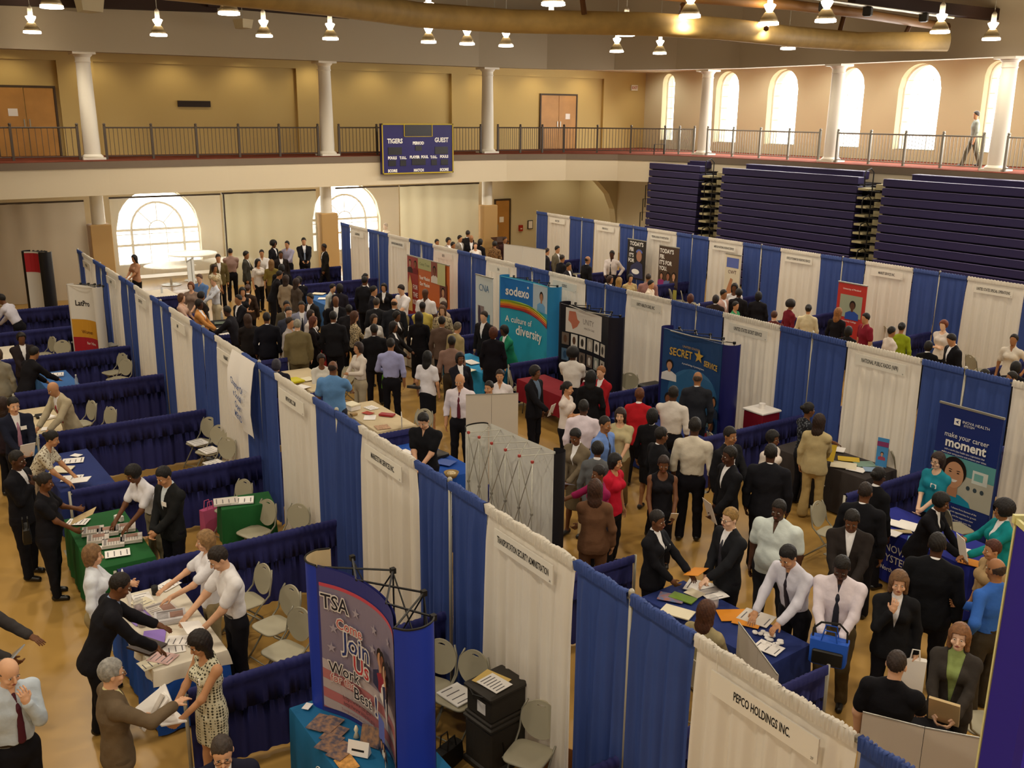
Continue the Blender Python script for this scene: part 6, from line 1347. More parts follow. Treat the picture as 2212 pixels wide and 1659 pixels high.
# ---- aisle between the first rows, far end
FAR1 = [
 ('person in tan top holding a black folder by the big window', 289, 553, 1.68, -60, dict(fem=True, skin='t', hair='long', hc='#1a1310', top=('tee', '#b08468'), bot=('skirt', BL), arms=('hold', 'hold'))),
 ('person in olive brown suit facing the camera at the window end', 471, 552, 1.76, 10, dict(skin='t', hair='short', top=J('#5c5030'), arms=('side', 'side'))),
 ('person in faded pink shirt seen from behind by the window wall', 497, 539, 1.76, 180, dict(skin='t', hair='crop', hc='#1c1512', top=SH_('#9a7f76'), arms=('hold', 'hold'))),
 ('person in dark grey suit in profile near the window wall', 532, 545, 1.78, 80, dict(skin='m', hair='short', top=J('#3c3a34'), arms=('hold', 'side'))),
 ('person in white shirt smiling between the grey and black suits', 565, 542, 1.70, 0, dict(skin='t', hair='short', top=SH_('#d8d4d2'), arms=('hold', 'side'))),
 ('person with afro and black jacket near the far wall', 595, 522, 1.74, 60, dict(skin='b', hair='afro', hc='#100c0b', top=J(BL), arms=('side', 'side'))),
 ('person in lavender shirt beside the afro haired visitor', 616, 523, 1.72, -30, dict(skin='t', hair='short', top=SH_('#9a96ac'), arms=('hold', 'side'))),
 ('person in black suit with clasped hands facing the camera, far wall', 656, 516, 1.80, 5, dict(skin='t', hair='short', top=J(BL), tie='#8a98b4', arms=('hold', 'hold'))),
 ('person in black suit striding left below the tan column sleeve', 699, 529, 1.78, -75, dict(skin='b', hair='crop', hc='#191210', top=J('#1a1815'), arms=('loose', 'side'), legs='step')),
 ('person in white print blouse left of the olive suit', 463, 574, 1.66, 40, dict(fem=True, skin='m', hair='bob', hc='#2a1c14', top=('blouse', '#c9bfa4', ('vor', '#8a7a54', 26), .5), arms=('side', 'hold'))),
 ('person in blue shirt left of the white shirt, window end', 430, 595, 1.72, -40, dict(skin='l', hair='short', hc='#5a4030', top=SH_('#5c7cae'), bot=T_('#8a7c5c'), arms=('hold', 'side'))),
 ('person in white shirt and khaki skirt reaching left, window end', 461, 601, 1.70, -70, dict(fem=True, skin='l', hair='bun', hc='#a08a60', top=SH_('#d0d4de'), bot=T_('#b8ac90'), arms=('reach', 'hold'))),
 ('person with red brown hair beside the pale banner', 412, 612, 1.66, -20, dict(fem=True, skin='l', hair='bob', hc='#6a3a1c', top=bl('#8a7466'), arms=('hold', 'side'))),
 ('person in pale pink blouse with brown hair, left of the dark curls', 404, 636, 1.66, 70, dict(fem=True, skin='l', hair='bob', hc='#5a3a20', top=bl('#c4a08c'), arms=('hold', 'hold'))),
 ('person with dark curls behind the orange coat', 424, 634, 1.66, 120, dict(fem=True, skin='m', hair='curly', hc='#18110e', top=J('#241c1a'))),
 ('person in orange coat at the black cloth table', 431, 650, 1.72, 75, dict(fem=True, skin='d', hair='curly', hc='#1a100c', top=('coat', '#c08448'), bot=T_('#2a2220'), arms=('hold', 'reachlow'), w=1.15)),
 ('person in black dress with crossed arms in the aisle', 493, 626, 1.70, 10, dict(fem=True, skin='t', hair='long', hc='#120e0d', top=('tank', BL), bot=('skirt', BL), arms=('cross', 'cross'))),
 ('person, short hair, dark suit, in the aisle crowd behind black dress', 514, 640, 1.74, -60, dict(skin='m', hair='crop', hc='#17110e', top=J(BL), arms=('hold', 'side'))),
 ('person with light brown updo and dark shawl in the aisle', 534, 618, 1.68, 160, dict(fem=True, skin='t', hair='bun', hc='#4a3020', top=J('#3a2c24'))),
 ('person in dark coat bending at the black table, crowd left', 520, 662, 1.72, -110, dict(skin='d', hair='short', top=J('#1c1a20'), lean=15, arms=('reach', 'reach'))),
 ('person with long brown hair and black jacket, back to the camera', 534, 682, 1.68, -160, dict(fem=True, skin='t', hair='long', hc='#3a2414', top=J('#221d1c'), w=1.15, arms=('hold', 'hold'))),
 ('person with long black hair in white top, aisle crowd', 560, 562, 1.66, 40, dict(fem=True, skin='t', hair='long', hc='#15100f', top=('tee', '#d4ccc4'), arms=('hold', 'side'))),
 ('person with sandy hair in olive dress, aisle crowd', 583, 563, 1.66, 170, dict(fem=True, skin='l', hair='long', hc='#7a5a34', top=bl('#7a6a34'), bot=T_('#3a3020'))),
 ('person with a dark face below the lavender shirt', 606, 545, 1.66, 10, dict(skin='b', hair='short', top=J('#221c1c'))),
 ('person in black with thick hair, centre of far crowd', 627, 572, 1.76, 170, dict(skin='b', hair='thick', hc='#0f0c0c', top=J('#151417'), w=1.15)),
 ('person bowed in black beside the beige suit, far crowd', 604, 588, 1.72, 100, dict(skin='m', hair='short', top=J('#18161a'), lean=20, arms=('reach', 'hold'))),
 ('person sitting on a tan folding chair in black', 658, 600, 1.72, -160, dict(skin='d', hair='curly', hc='#100c0b', top=J(BL), legs='sit', arms=('desk', 'desk'))),
 ('person with long brown hair in pale beige suit', 618, 597, 1.68, 150, dict(fem=True, skin='t', hair='long', hc='#2c1c14', top=J('#9a8a74'), bot=T_('#8a7c66'))),
 ('person with long hair in brown grey suit jacket', 641, 604, 1.68, 120, dict(fem=True, skin='t', hair='long', hc='#2a1a14', top=J('#4c423a'))),
 ('person in dark suit leaning at the table of cream papers', 788, 600, 1.80, 150, dict(skin='b', hair='short', top=J('#1c1c22'))),
 ('person with a pony tail above the table of cream papers', 785, 592, 1.66, 60, dict(fem=True, skin='m', hair='pony', hc='#18110f', top=J('#2c2830'))),
 ('person in navy suit in profile, right of the cream papers', 808, 621, 1.78, 85, dict(skin='t', hair='short', top=J('#1b1d28'))),
 ('person smiling in black suit and white collar, far crowd', 829, 615, 1.66, -15, dict(fem=True, skin='t', hair='bob', hc='#191210', top=J('#1a181c'))),
 ('person in pale shirt bending behind the cream papers', 719, 616, 1.66, 60, dict(fem=True, skin='l', hair='short', top=SH_('#b8bcb8'), lean=15)),
 ('person with black bob at the cream paper table', 734, 616, 1.68, 160, dict(fem=True, skin='m', hair='bob', hc='#110d0c', top=J('#25222c'))),
 ('person, bald and brown, in black suit facing the camera', 725, 643, 1.78, 0, dict(skin='b', hair='bald', top=J(BL), arms=('hold', 'side'))),
 ('person in dark suit turning left, centre crowd', 669, 637, 1.76, -50, dict(skin='m', hair='short', top=J('#1e1c1c'))),
 ('person with dark tie and white shirt facing the camera, crowd', 647, 654, 1.74, 0, dict(skin='m', hair='short', top=J('#8a8ca0'), tie='#1c1c2c')),
 ('person with narrow face behind the dark tie, crowd', 623, 654, 1.70, 10, dict(skin='m', hair='short', top=J('#4c4436'))),
 ('person with glasses and swept hair, crowd left', 608, 669, 1.76, 15, dict(skin='l', hair='short', hc='#2a1e18', top=J('#3c3e4c'), glasses=True)),
 ('person with brown hair bending left of the grey haired man', 617, 690, 1.72, 60, dict(skin='t', hair='short', hc='#2c2018', top=SH_('#a49c98'))),
 ('person in white blouse turned left, crowd', 659, 674, 1.66, 60, dict(fem=True, skin='t', hair='bob', hc='#2a1a14', top=SH_('#d0c4bc'))),
 ('person in olive jacket with grey hair, back to the camera', 637, 692, 1.76, 180, dict(skin='l', hair='neat', hc='#8f8878', top=J('#6e6244'), bot=T_('#5e5238'), w=1.15)),
 ('person with auburn hair in black, holding a red bag', 682, 687, 1.68, 80, dict(fem=True, skin='t', hair='long', hc='#5a2c1c', top=J('#1c1618'), arms=('holdlow', 'holdlow'))),
 ('person in black suit, back to the camera, left of the olive jacket', 590, 680, 1.80, 180, dict(skin='b', hair='short', top=J('#17171f'), w=1.1)),
 ('person in long dark suit, back to the camera, centre crowd', 715, 676, 1.82, 175, dict(skin='b', hair='short', top=J('#1a191d'), w=1.1)),
 ('person in dark jacket between the long suit and the leopard print', 754, 662, 1.72, 160, dict(skin='d', hair='short', top=J('#201e22'))),
 ('person in leopard print top with long brown hair', 775, 676, 1.70, 100, dict(fem=True, skin='t', hair='long', hc='#4a2a18', top=('blouse', '#b8a684', ('vor', '#2c2018', 30), .9), bot=T_('#1c1a1a'), arms=('hold', 'side'))),
 ('person with a pale face right of the leopard print', 800, 682, 1.66, 30, dict(fem=True, skin='t', hair='bob', hc='#2c1c14', top=bl('#c8c4c0'))),
 ('person, balding, in dark suit, back to the camera, near yellow shirt', 843, 647, 1.80, 170, dict(skin='t', hair='fringe', hc='#3a2a20', top=J('#25262c'), w=1.15)),
 ('person with grey brown hair beside the balding man', 822, 648, 1.76, 160, dict(skin='t', hair='short', hc='#3a3028', top=J('#26262a'))),
 ('person in white polo reaching left over the white table', 866, 618, 1.80, -50, dict(skin='l', hair='short', hc='#221812', top=('polo', '#e4dfe0', None, 'tuck'), bot=T_('#86784e'), arms=('reachlow', 'side'), nod=20)),
 ('person, bald and dark, in white polo by the orange banner', 907, 628, 1.80, -30, dict(skin='d', hair='bald', top=PO('#dcd8da'), bot=T_('#8a7c58'))),
 ('person in yellow shirt seen from behind', 912, 653, 1.74, 175, dict(skin='d', hair='crop', hc='#171110', top=SH_('#ccb85c'), arms=('hold', 'hold'))),
 ('person in long black dress with waist length black hair', 905, 677, 1.74, 175, dict(fem=True, skin='t', hair='long', hc='#0f0c0e', top=bl('#141217', .9), bot=('dress', '#141217', None, .12), w=1.1)),
 ('person in black holding an orange cup beside the white cloth', 851, 698, 1.68, 70, dict(fem=True, skin='b', hair='long', hc='#18100e', top=J('#1a1718'), bot=T_('#8a7658'), arms=('reachlow', 'hold'))),
 ('person in black suit, back turned, left of the lavender shirt', 808, 704, 1.78, 180, dict(skin='d', hair='short', top=J('#121115'), w=1.1)),
 ('person with a dark red face left of the yellow shirt', 858, 676, 1.66, 60, dict(fem=True, skin='b', hair='curly', hc='#140e0c', top=J('#1d1816'))),
 ('person with wavy brown hair facing the camera, print blouse', 957, 666, 1.68, -10, dict(fem=True, skin='l', hair='long', hc='#5a3c28', top=('blouse', '#b8a888', ('vor', '#5a4c3c', 30), .5))),
 ('person with a tan coat over a chair back', 944, 656, 1.62, -50, dict(fem=True, skin='t', hair='bob', hc='#3a2418', top=bl('#b09a84'))),
 ('person with short dark hair and white collar, right of the black dress', 955, 687, 1.74, 160, dict(skin='m', hair='short', hc='#1a1310', top=J('#5c4a40'))),
 ('person in beige jacket with grey cap hair bending right', 989, 700, 1.72, 130, dict(skin='t', hair='neat', hc='#5a5040', top=J('#9c8c64'), bot=T_('#4a3c2c'), lean=10)),
 ('person with short hair in black standing left of the turquoise banner', 1036, 677, 1.78, -40, dict(skin='l', hair='short', hc='#2c1e16', top=J('#1c1a1c'))),
 ('person with red brown hair in long black coat', 1054, 706, 1.74, 170, dict(fem=True, skin='l', hair='bob', hc='#4c2414', top=('coat', '#131118'), w=1.15)),
 ('person in green jacket bending left below the turquoise banner', 1080, 707, 1.70, -60, dict(fem=True, skin='d', hair='thick', hc='#100c0c', top=J('#1f7a5c'), lean=14, arms=('reach', 'hold'))),
 ('person in dusty pink shirt, back to the camera', 976, 730, 1.74, 170, dict(skin='d', hair='short', top=SH_('#84685c'), bot=T_('#3a3026'))),
 ('person with bangs and dark jacket holding a purple folder', 994, 766, 1.66, 20, dict(fem=True, skin='b', hair='bob', hc='#100c0d', top=J('#1c1a22'), arms=('side', 'hold'))),
]
for i, (lb, x, y, H, fc, k) in enumerate(FAR1): pp('f1_%d' % i, lb, x, y, H, fc, **k)
# ---- aisle between the first rows, middle distance
pp('lav', 'person in lavender shirt and black trousers with a lime green bag', 844, 735, 1.78, 165, skin='m', hair='short', top=SH_('#9a9cc4'), arms=('under', 'side'))
pp('wblouse', 'person in white blouse facing left beside the lavender shirt', 773, 743, 1.70, -60, fem=True, skin='t', hair='bob', hc='#2a1a14', top=('shirt', '#cfc4b8'), bot=T_('#a89c84'), arms=('high', 'hold'))
pp('skirt', 'person with long black hair, white top, black skirt and shoulder bag', 924, 762, 1.68, 150, fem=True, skin='t', hair='long', hc='#0e0c0d', top=('tee', '#dcd8dc'), bot=('skirt', BL, None, .27), arms=('side', 'side'))
pp('seatw', 'person in white sitting behind the cream table, curly hair', 694, 770, 1.66, 10, fem=True, skin='b', hair='curly', hc='#1c1210', top=bl('#d4cfc4'), legs='sit', arms=('desk', 'desk'))
pp('bluepolo', 'person, bald, in light blue polo shirt, back to the camera', 719, 784, 1.84, 160, skin='b', hair='fringe', hc='#2a1c14', top=PO('#5c86b4'), bot=T_('#2a2c38'), w=1.2, arms=('side', 'reach'))
pp('capm', 'person with grey cap hair half hidden behind the near white drape', 597, 780, 1.62, 170, skin='m', hair='thick', hc='#33303a', top=J('#23222c'))
pp('redtie', 'person, bald, white shirt and dark red tie, beside the board', 993, 812, 1.78, -15, skin='t', hair='fringe', hc='#a89a88', top=SH_('#d9d0d6'), tie='#5c1a28', nod=15)
pp('blkpolo', 'person in black polo shirt looking down at the blue table', 962, 886, 1.76, -25, skin='l', hair='short', hc='#17120f', top=PO('#141418'), arms=('belly', 'belly'), nod=32, w=1.12)
pp('whiteseat', 'person in white shirt with dark trim facing the camera above the board', 1080, 803, 1.66, -5, fem=True, skin='t', hair='neat', hc='#2a1c16', top=PO('#d8d0d0'))
pp('behindbd', 'person with dark hair just visible above the board', 1056, 828, 1.62, -30, skin='t', hair='short', top=J('#2c2420'))
pp('bluetop', 'person in black jacket and blue shirt holding a white paper', 1157, 795, 1.74, 60, skin='b', hair='curly', hc='#17110f', top=('open', '#16151a'), shirt='#5c6e84', arms=('side', 'hold'))
pp('unity', 'person in white shirt, back turned, at the photo display', 1229, 752, 1.76, 165, skin='d', hair='afro', hc='#0d0b0b', top=('polo', '#d8d2cc', None, 'tuck'), arms=('reachlow', 'hold'))
pp('carms', 'person in white blouse with crossed arms facing right', 1227, 829, 1.68, 70, fem=True, skin='t', hair='pony', hc='#1a1310', top=('tee', '#d8ccc4'), arms=('cross', 'cross'))
pp('longblk', 'person with very long black hair in black, by the red jacket', 1278, 804, 1.72, 175, fem=True, skin='m', hair='long', hc='#0d0b0c', top=J('#121114'))
pp('redj', 'person with short blond hair in a red jacket', 1297, 796, 1.70, -35, fem=True, skin='l', hair='neat', hc='#8a5a34', top=J('#9c1a22'), bot=T_('#201c20'), arms=('hold', 'side'))
pp('wback', 'person in white shirt, back turned, between crossed arms and blue shirt', 1261, 869, 1.74, 175, skin='d', hair='short', top=SH_('#ddd0d8'), w=1.1)
pp('blueshirt', 'person in light blue shirt with dark tie facing right', 1308, 905, 1.74, 55, skin='m', hair='crop', hc='#1c1410', top=SH_('#6c8ccc'), tie='#2a2c3c')
pp('bgirl', 'person in satin beige blouse with long brown hair', 1346, 887, 1.66, -10, fem=True, skin='l', hair='long', hc='#2c1c15', top=('blouse', '#b8ab84', None, .36), bot=T_('#7a6240'), arms=('hold', 'hold'))
pp('redback', 'person in bright red jacket, back turned', 1402, 843, 1.72, 170, fem=True, skin='b', hair='short', hc='#5a3018', top=J('#b01c26'), bot=T_('#1a181c'), w=1.15)
pp('bobblk', 'person with black bob in a black skirt suit, back turned', 1405, 887, 1.68, 160, fem=True, skin='m', hair='bob', hc='#0f0c0d', top=J('#151418'), bot=('skirt', '#151418', None, .28))
pp('wsec', 'person in white shirt, back turned, at the White House display', 1463, 834, 1.78, 165, skin='d', hair='short', top=SH_('#d4ccc4'), arms=('hold', 'side'), w=1.1)
pp('secm', 'person, bald, in dark suit in front of the White House display', 1467, 815, 1.78, 175, skin='m', hair='fringe', hc='#4a3c30', top=J('#25272e'))
pp('grsk', 'person in taupe skirt suit looking down at a grey folder', 1243, 930, 1.70, -35, fem=True, skin='b', hair='neat', hc='#15100e', top=('jacket', '#6c5f4c'), bot=('skirt', '#62553f', None, .27), arms=('hold', 'belly'), nod=25)
pp('grj', 'person in grey jacket with curly black hair, back turned', 1294, 961, 1.66, 170, fem=True, skin='b', hair='curly', hc='#100d0d', top=J('#5c5e60'))
pp('pinkt', 'person in magenta top with raised arm', 1293, 1011, 1.68, -60, fem=True, skin='b', hair='short', hc='#1c1412', top=('blouse', '#8a1c4c', None, .6), arms=('hold', 'wide'), bot=T_('#22202a'))
pp('redt', 'person in crimson top with black hair facing right', 1328, 984, 1.66, 60, fem=True, skin='t', hair='bob', hc='#0f0d0e', top=('tee', '#c01c34'), arms=('side', 'side'))
pp('brsuit', 'person in brown trouser suit with long brown hair, back turned', 1286, 1042, 1.72, 180, fem=True, skin='t', hair='long', hc='#3c2214', top=('jacket', '#6a4a34'), bot=T_('#6a4a34'), arms=('hold', 'side'))
pp('tank', 'person in black sleeveless top with white trim', 1434, 990, 1.66, 5, fem=True, skin='b', hair='neat', hc='#2a1a14', top=('tank', BL), arms=('holdlow', 'holdlow'), nod=18)
pp('wtall', 'tall person in white shirt and black trousers, back turned', 1487, 908, 1.90, 170, skin='d', hair='short', top=SH_('#cfc6b4'))
pp('dkh', 'person in dark suit hidden behind the tall white shirt', 1462, 930, 1.74, 120, skin='b', hair='short', top=J('#17171b'))
pp('dks', 'person in dark suit looking right beside the low drape', 1561, 928, 1.80, 50, skin='m', hair='short', top=J('#1a1a1e'), arms=('hold', 'side'))
pp('dkp', 'person in black suit holding folded papers, facing left', 1580, 971, 1.80, -60, skin='d', hair='short', top=J('#141418'), arms=('holdlow', 'side'))
pp('dkb', 'person in wide black suit, back turned, near the grey table', 1662, 966, 1.82, 175, skin='d', hair='short', top=J('#19191f'), w=1.2)
pp('dkw', 'person in white behind the wide black suit', 1671, 936, 1.66, 60, fem=True, skin='b', hair='curly', hc='#120e0d', top=bl('#ded2c8'))
pp('pat', 'person with updo in black patterned top at the grey table', 1751, 877, 1.74, 120, fem=True, skin='b', hair='bun', hc='#15100e', top=('blouse', '#22242a', ('vor', '#5c6068', 24), .5), arms=('hold', 'reach'))
pp('cream', 'person in cream trouser suit with long brown hair', 1768, 897, 1.70, 165, fem=True, skin='t', hair='long', hc='#2a1a13', top=('jacket', '#b9a77c'), bot=('flared', '#b39a66'), shoe='#8a7650', arms=('side', 'hold'))
pp('bwb', 'person in black suit with open collar facing right, bottom aisle', 1433, 1115, 1.70, 60, fem=True, skin='b', hair='short', hc='#1a120f', top=J('#15151a'), arms=('reachlow', 'belly'), tag=True)
pp('youth', 'young person with blond hair in black suit and tie', 1577, 1105, 1.76, -50, skin='p', hair='short', hc='#8a6c3c', top=J('#1a1b1f'), tie='#2b2b34', arms=('reachlow', 'belly'), glasses=True)
pp('bigw', 'large person in pale shirt facing the camera', 1683, 1088, 1.74, -20, skin='d', hair='short', top=('polo', '#cdd6d2'), bot=T_('#25262c'), w=1.45)
pp('teal', 'person with glasses in teal blouse and name tag', 1976, 995, 1.68, -35, fem=True, skin='p', hair='bob', hc='#2a1c18', top=('blouse', '#1f7f92', None, .45), arms=('belly', 'belly'), glasses=True, tag=True, bot=T_('#17161c'))
pp('dk2', 'person in black between the nurse banner and the grey suit', 1900, 1016, 1.70, 140, fem=True, skin='d', hair='bun', hc='#100d0d', top=J('#131317'))
pp('dk3', 'person in black suit with close cropped hair, back turned', 1871, 1049, 1.80, 165, skin='b', hair='crop', hc='#241a16', top=J('#15151a'), w=1.1)
pp('openc', 'person in brown black jacket with open white collar looking down', 1842, 1107, 1.78, 0, skin='b', hair='short', top=('jacket', '#2a2422'), arms=('hold', 'hold'), nod=28)
pp('sung', 'person in black with sunglasses on the head bending right', 2036, 1072, 1.70, 70, fem=True, skin='b', hair='curly', hc='#120e0d', top=J('#131217'), lean=18, arms=('reachlow', 'reach'))
pp('tealj', 'person in turquoise jacket with afro looking at a sheet', 2168, 1088, 1.70, -60, fem=True, skin='m', hair='afro', hc='#140f10', top=J('#138084'), arms=('reach', 'high'))
pp('redface', 'person with auburn hair between turquoise jacket and blue shirt', 2145, 1173, 1.64, -60, fem=True, skin='t', hair='short', hc='#4a2418', top=('shirt', '#a88c64'))
pp('wtie', 'person in white shirt and brown tie sorting papers on the navy table', 1681, 1194, 1.78, -35, skin='t', hair='short', hc='#120e0d', top=SH_('#cdcbd6'), tie='#241d26', arms=('reachlow', 'reachlow'), lean=14, nod=25)
pp('bagm', 'person in white shirt and dark tie looking into a blue bag', 1818, 1207, 1.78, -5, skin='d', hair='short', top=SH_('#ddd2d8'), bot=T_('#5a4c34'), tie='#22232f', arms=('hold', 'hold'), nod=28, w=1.1)
pp('blsuit', 'person with light brown hair in black suit, hand at the mouth', 1944, 1242, 1.70, 5, fem=True, skin='l', hair='long', hc='#6a4c30', top=('jacket', '#17171a'), arms=('side', 'lips'))
pp('bigblk', 'large person in black suit, back turned, at the deep blue cloth', 2027, 1160, 1.86, 175, skin='d', hair='short', top=J('#111216'), w=1.2)
pp('bshirt', 'person, bald, in bright blue shirt at the right display edge', 2153, 1214, 1.76, -130, skin='m', hair='fringe', hc='#3a2c24', top=('shirt', '#3563b4'), bot=T_('#3a3226'), arms=('hip', 'cross'))
pp('folder', 'person in charcoal suit and green top hugging a tan folder', 2058, 1366, 1.70, -5, fem=True, skin='p', hair='long', hc='#7a5232', top=('open', '#37322e'), shirt='#8a9a5c', bot=T_('#37322e'), arms=('hold', 'hold'), nod=2)
pp('bpolo', 'person in black polo with striped collar, back turned', 1978, 1398, 1.76, 170, skin='l', hair='crop', hc='#2c1f18', top=('polo', '#111014'), arms=('side', 'reachlow'))
pp('csit', 'person with brown hair and cream jacket sitting behind the near drape', 1528, 1306, 1.70, 150, fem=True, skin='l', hair='long', hc='#4a2a18', top=J('#a0926c'), legs='sit', arms=('desk', 'desk'))
# ---- beyond the middle row
FAR2 = [
 ('person with brown hair leaning in front of the far white drape', 1186, 538, 1.70, 100, dict(skin='t', hair='short', hc='#2a1c14', top=J('#1e1c20'))),
 ('person in grey jacket turned right at the far drape', 1201, 534, 1.74, 60, dict(skin='t', hair='short', top=J('#6a6250'))),
 ('person in black suit with short hair below the grey jacket', 1215, 553, 1.74, 120, dict(skin='m', hair='crop', hc='#2a2018', top=J('#151419'))),
 ('person with pale face behind the far chair', 1229, 570, 1.66, 60, dict(skin='m', hair='short', top=J('#201e22'))),
 ('person, bald, in black suit facing the dark tie', 1270, 556, 1.78, 120, dict(skin='m', hair='fringe', hc='#241a16', top=J('#131216'))),
 ('person in white shirt and dark tie with hand on hip', 1322, 544, 1.80, -20, dict(skin='d', hair='short', top=SH_('#ccc2be'), tie='#1c1a20', arms=('hip', 'hold'))),
 ('person with dark red hair below the white shirt', 1319, 598, 1.64, 60, dict(fem=True, skin='m', hair='bob', hc='#2c1812', top=J('#2a2022'))),
 ('person with blond streaks below the posters', 1338, 602, 1.66, 150, dict(fem=True, skin='t', hair='long', hc='#8a6a34', top=J('#1a1814'))),
 ('person with dark hair in gold and black below the posters', 1362, 595, 1.66, 20, dict(fem=True, skin='t', hair='bob', hc='#1a1210', top=bl('#b09a6c'))),
 ('person in dusty rose shirt, back turned, below the posters', 1401, 594, 1.74, 170, dict(skin='m', hair='crop', hc='#2a1e18', top=SH_('#8c6660'), w=1.2)),
 ('person in cream shirt in profile below the posters', 1407, 608, 1.68, 70, dict(skin='t', hair='short', hc='#15100e', top=SH_('#cfc0ac'))),
 ('person with auburn hair by the round chair', 1492, 638, 1.62, 170, dict(fem=True, skin='t', hair='bob', hc='#4a2418', top=J('#33242a'))),
 ('person in dark brown coat below the hand banner', 1547, 640, 1.66, 170, dict(fem=True, skin='m', hair='thick', hc='#1c1210', top=J('#2a1e1c'), w=1.3)),
 ('person with cropped black hair behind the dark brown coat', 1564, 629, 1.72, 60, dict(skin='m', hair='short', top=J('#b08c80'))),
 ('person with black hair and white print scarf at the hand banner', 1587, 615, 1.74, -10, dict(fem=True, skin='b', hair='long', hc='#110d0d', top=bl('#c8c4c4'))),
 ('person with curly dark hair right of the white print scarf', 1607, 628, 1.70, 160, dict(skin='d', hair='curly', hc='#120e0e', top=J('#1a171a'))),
 ('person with black bob near the blue drape of the far row', 1629, 632, 1.68, 170, dict(fem=True, skin='d', hair='bob', hc='#110d0e', top=J('#17151a'), w=1.2)),
 ('person with a green collar looking right', 1590, 654, 1.60, 60, dict(fem=True, skin='t', hair='short', top=bl('#2f7a4c'))),
 ('person with red brown hair left of the maroon shirt', 1673, 675, 1.64, 170, dict(skin='l', hair='short', hc='#4a2a1c', top=J('#5a2a26'))),
 ('person in maroon shirt with afro, turned right', 1719, 650, 1.70, 120, dict(fem=True, skin='m', hair='afro', hc='#1a1210', top=SH_('#6c1c28'))),
 ('person in cream top with two black straps, back turned', 1747, 661, 1.70, 175, dict(fem=True, skin='t', hair='bun', hc='#1a1412', top=SH_('#cdbf9c'), w=1.2)),
 ('person with waist length blond hair in black dress', 1812, 668, 1.70, 150, dict(fem=True, skin='p', hair='long', hc='#8a5a30', top=bl('#17151a', .9))),
 ('person with black hair between blond hair and maroon shirt', 1834, 708, 1.60, 160, dict(fem=True, skin='d', hair='bob', hc='#110d0d', top=J('#1a1718'))),
 ('person in maroon polo facing left below the red banner', 1870, 680, 1.74, -60, dict(skin='t', hair='short', hc='#140f0e', top=PO('#7a1c2c'))),
 ('person in white top bowing left of the lime green top', 1932, 708, 1.66, 120, dict(fem=True, skin='m', hair='neat', hc='#15100f', top=SH_('#d4c8bc'))),
 ('person in lime green top with black bag, back turned', 1953, 700, 1.68, 165, dict(fem=True, skin='m', hair='bun', hc='#120e0e', top=('blouse', '#8c9a1e', None, .8))),
 ('person with red curls and tan vest at the far row', 2029, 697, 1.70, -30, dict(fem=True, skin='p', hair='curly', hc='#6c3420', top=('tee', '#cfc4bc'), arms=('cross', 'cross'))),
 ('person in black jacket looking down, right of the red curls', 2053, 724, 1.78, -60, dict(skin='t', hair='short', top=J('#121116'), nod=30, w=1.1)),
 ('person all in black in front of the red curls', 2010, 740, 1.62, 170, dict(fem=True, skin='d', hair='thick', hc='#0f0c0c', top=J('#0f0e11'))),
 ('person in white polo and black trousers before the white banner', 2191, 726, 1.76, -20, dict(fem=True, skin='m', hair='neat', hc='#1a1210', top=PO('#cfc6b8'), arms=('hip', 'side'), nod=0)),
 ('person with short hair below the right end of the far row', 2137, 803, 1.66, 120, dict(skin='m', hair='short', top=J('#171519'))),
 ('person with glasses and black hat shape at the right edge', 2178, 806, 1.70, -60, dict(skin='m', hair='short', top=J('#15131a'), glasses=True)),
 ('person with thick black hair at the right edge above the row', 2196, 785, 1.74, 170, dict(skin='d', hair='thick', hc='#0e0c0c', top=J('#141218'))),
 ('person with auburn hair just above the far row, middle aisle', 1880, 566, 1.76, 20, dict(skin='t', hair='short', hc='#5a2c1c', top=J('#3a2c24'), pos=(19.6, 13.1))),
 ('person, bald, just above the far row at the right', 2197, 615, 1.80, 20, dict(skin='t', hair='fringe', hc='#8a7a64', top=J('#3a3430'), pos=(18.9, 7.2))),
 ('person with dark hair at the far doors, leftmost', 945, 519, 1.72, 30, dict(skin='m', hair='short', top=SH_('#b8b4b0'))),
 ('person with thick hair at the far doors', 968, 516, 1.74, 40, dict(skin='t', hair='curly', hc='#1c1412', top=J('#8a8078'))),
 ('person with cropped hair lower at the far doors', 979, 525, 1.68, 60, dict(skin='m', hair='short', top=J('#2a2624'))),
 ('person with raised head at the far doors, highest of the cluster', 1011, 500, 1.84, 150, dict(skin='m', hair='crop', hc='#2a201a', top=J('#1d1b1c'))),
 ('person with black hair left of the white glasses', 999, 511, 1.74, 60, dict(skin='t', hair='short', top=J('#8c8478'))),
 ('person with white glasses frames at the far doors', 1015, 510, 1.78, 0, dict(skin='m', hair='bald', top=J('#141317'), glasses=True)),
 ('person with black bob in dark suit near the oak door', 1036, 518, 1.68, 140, dict(fem=True, skin='m', hair='bob', hc='#110d0d', top=J('#141216'))),
 ('person in white blouse near the oak door', 1027, 526, 1.62, 10, dict(fem=True, skin='l', hair='short', hc='#3a2a20', top=bl('#d8d0c8'))),
 ('person in brown print jacket under the door', 1069, 523, 1.68, 160, dict(fem=True, skin='m', hair='curly', hc='#1a1210', top=('blouse', '#7a5c3c', ('vor', '#3a2a1c', 24), .9), w=1.2)),
 ('person in dark red beside the lectern like stand', 1091, 514, 1.70, 40, dict(skin='m', hair='short', hc='#2c1814', top=J('#331c1c')))]
for i, (lb, x, y, H, fc, k) in enumerate(FAR2): pp('f2_%d' % i, lb, x, y, H, fc, **k)
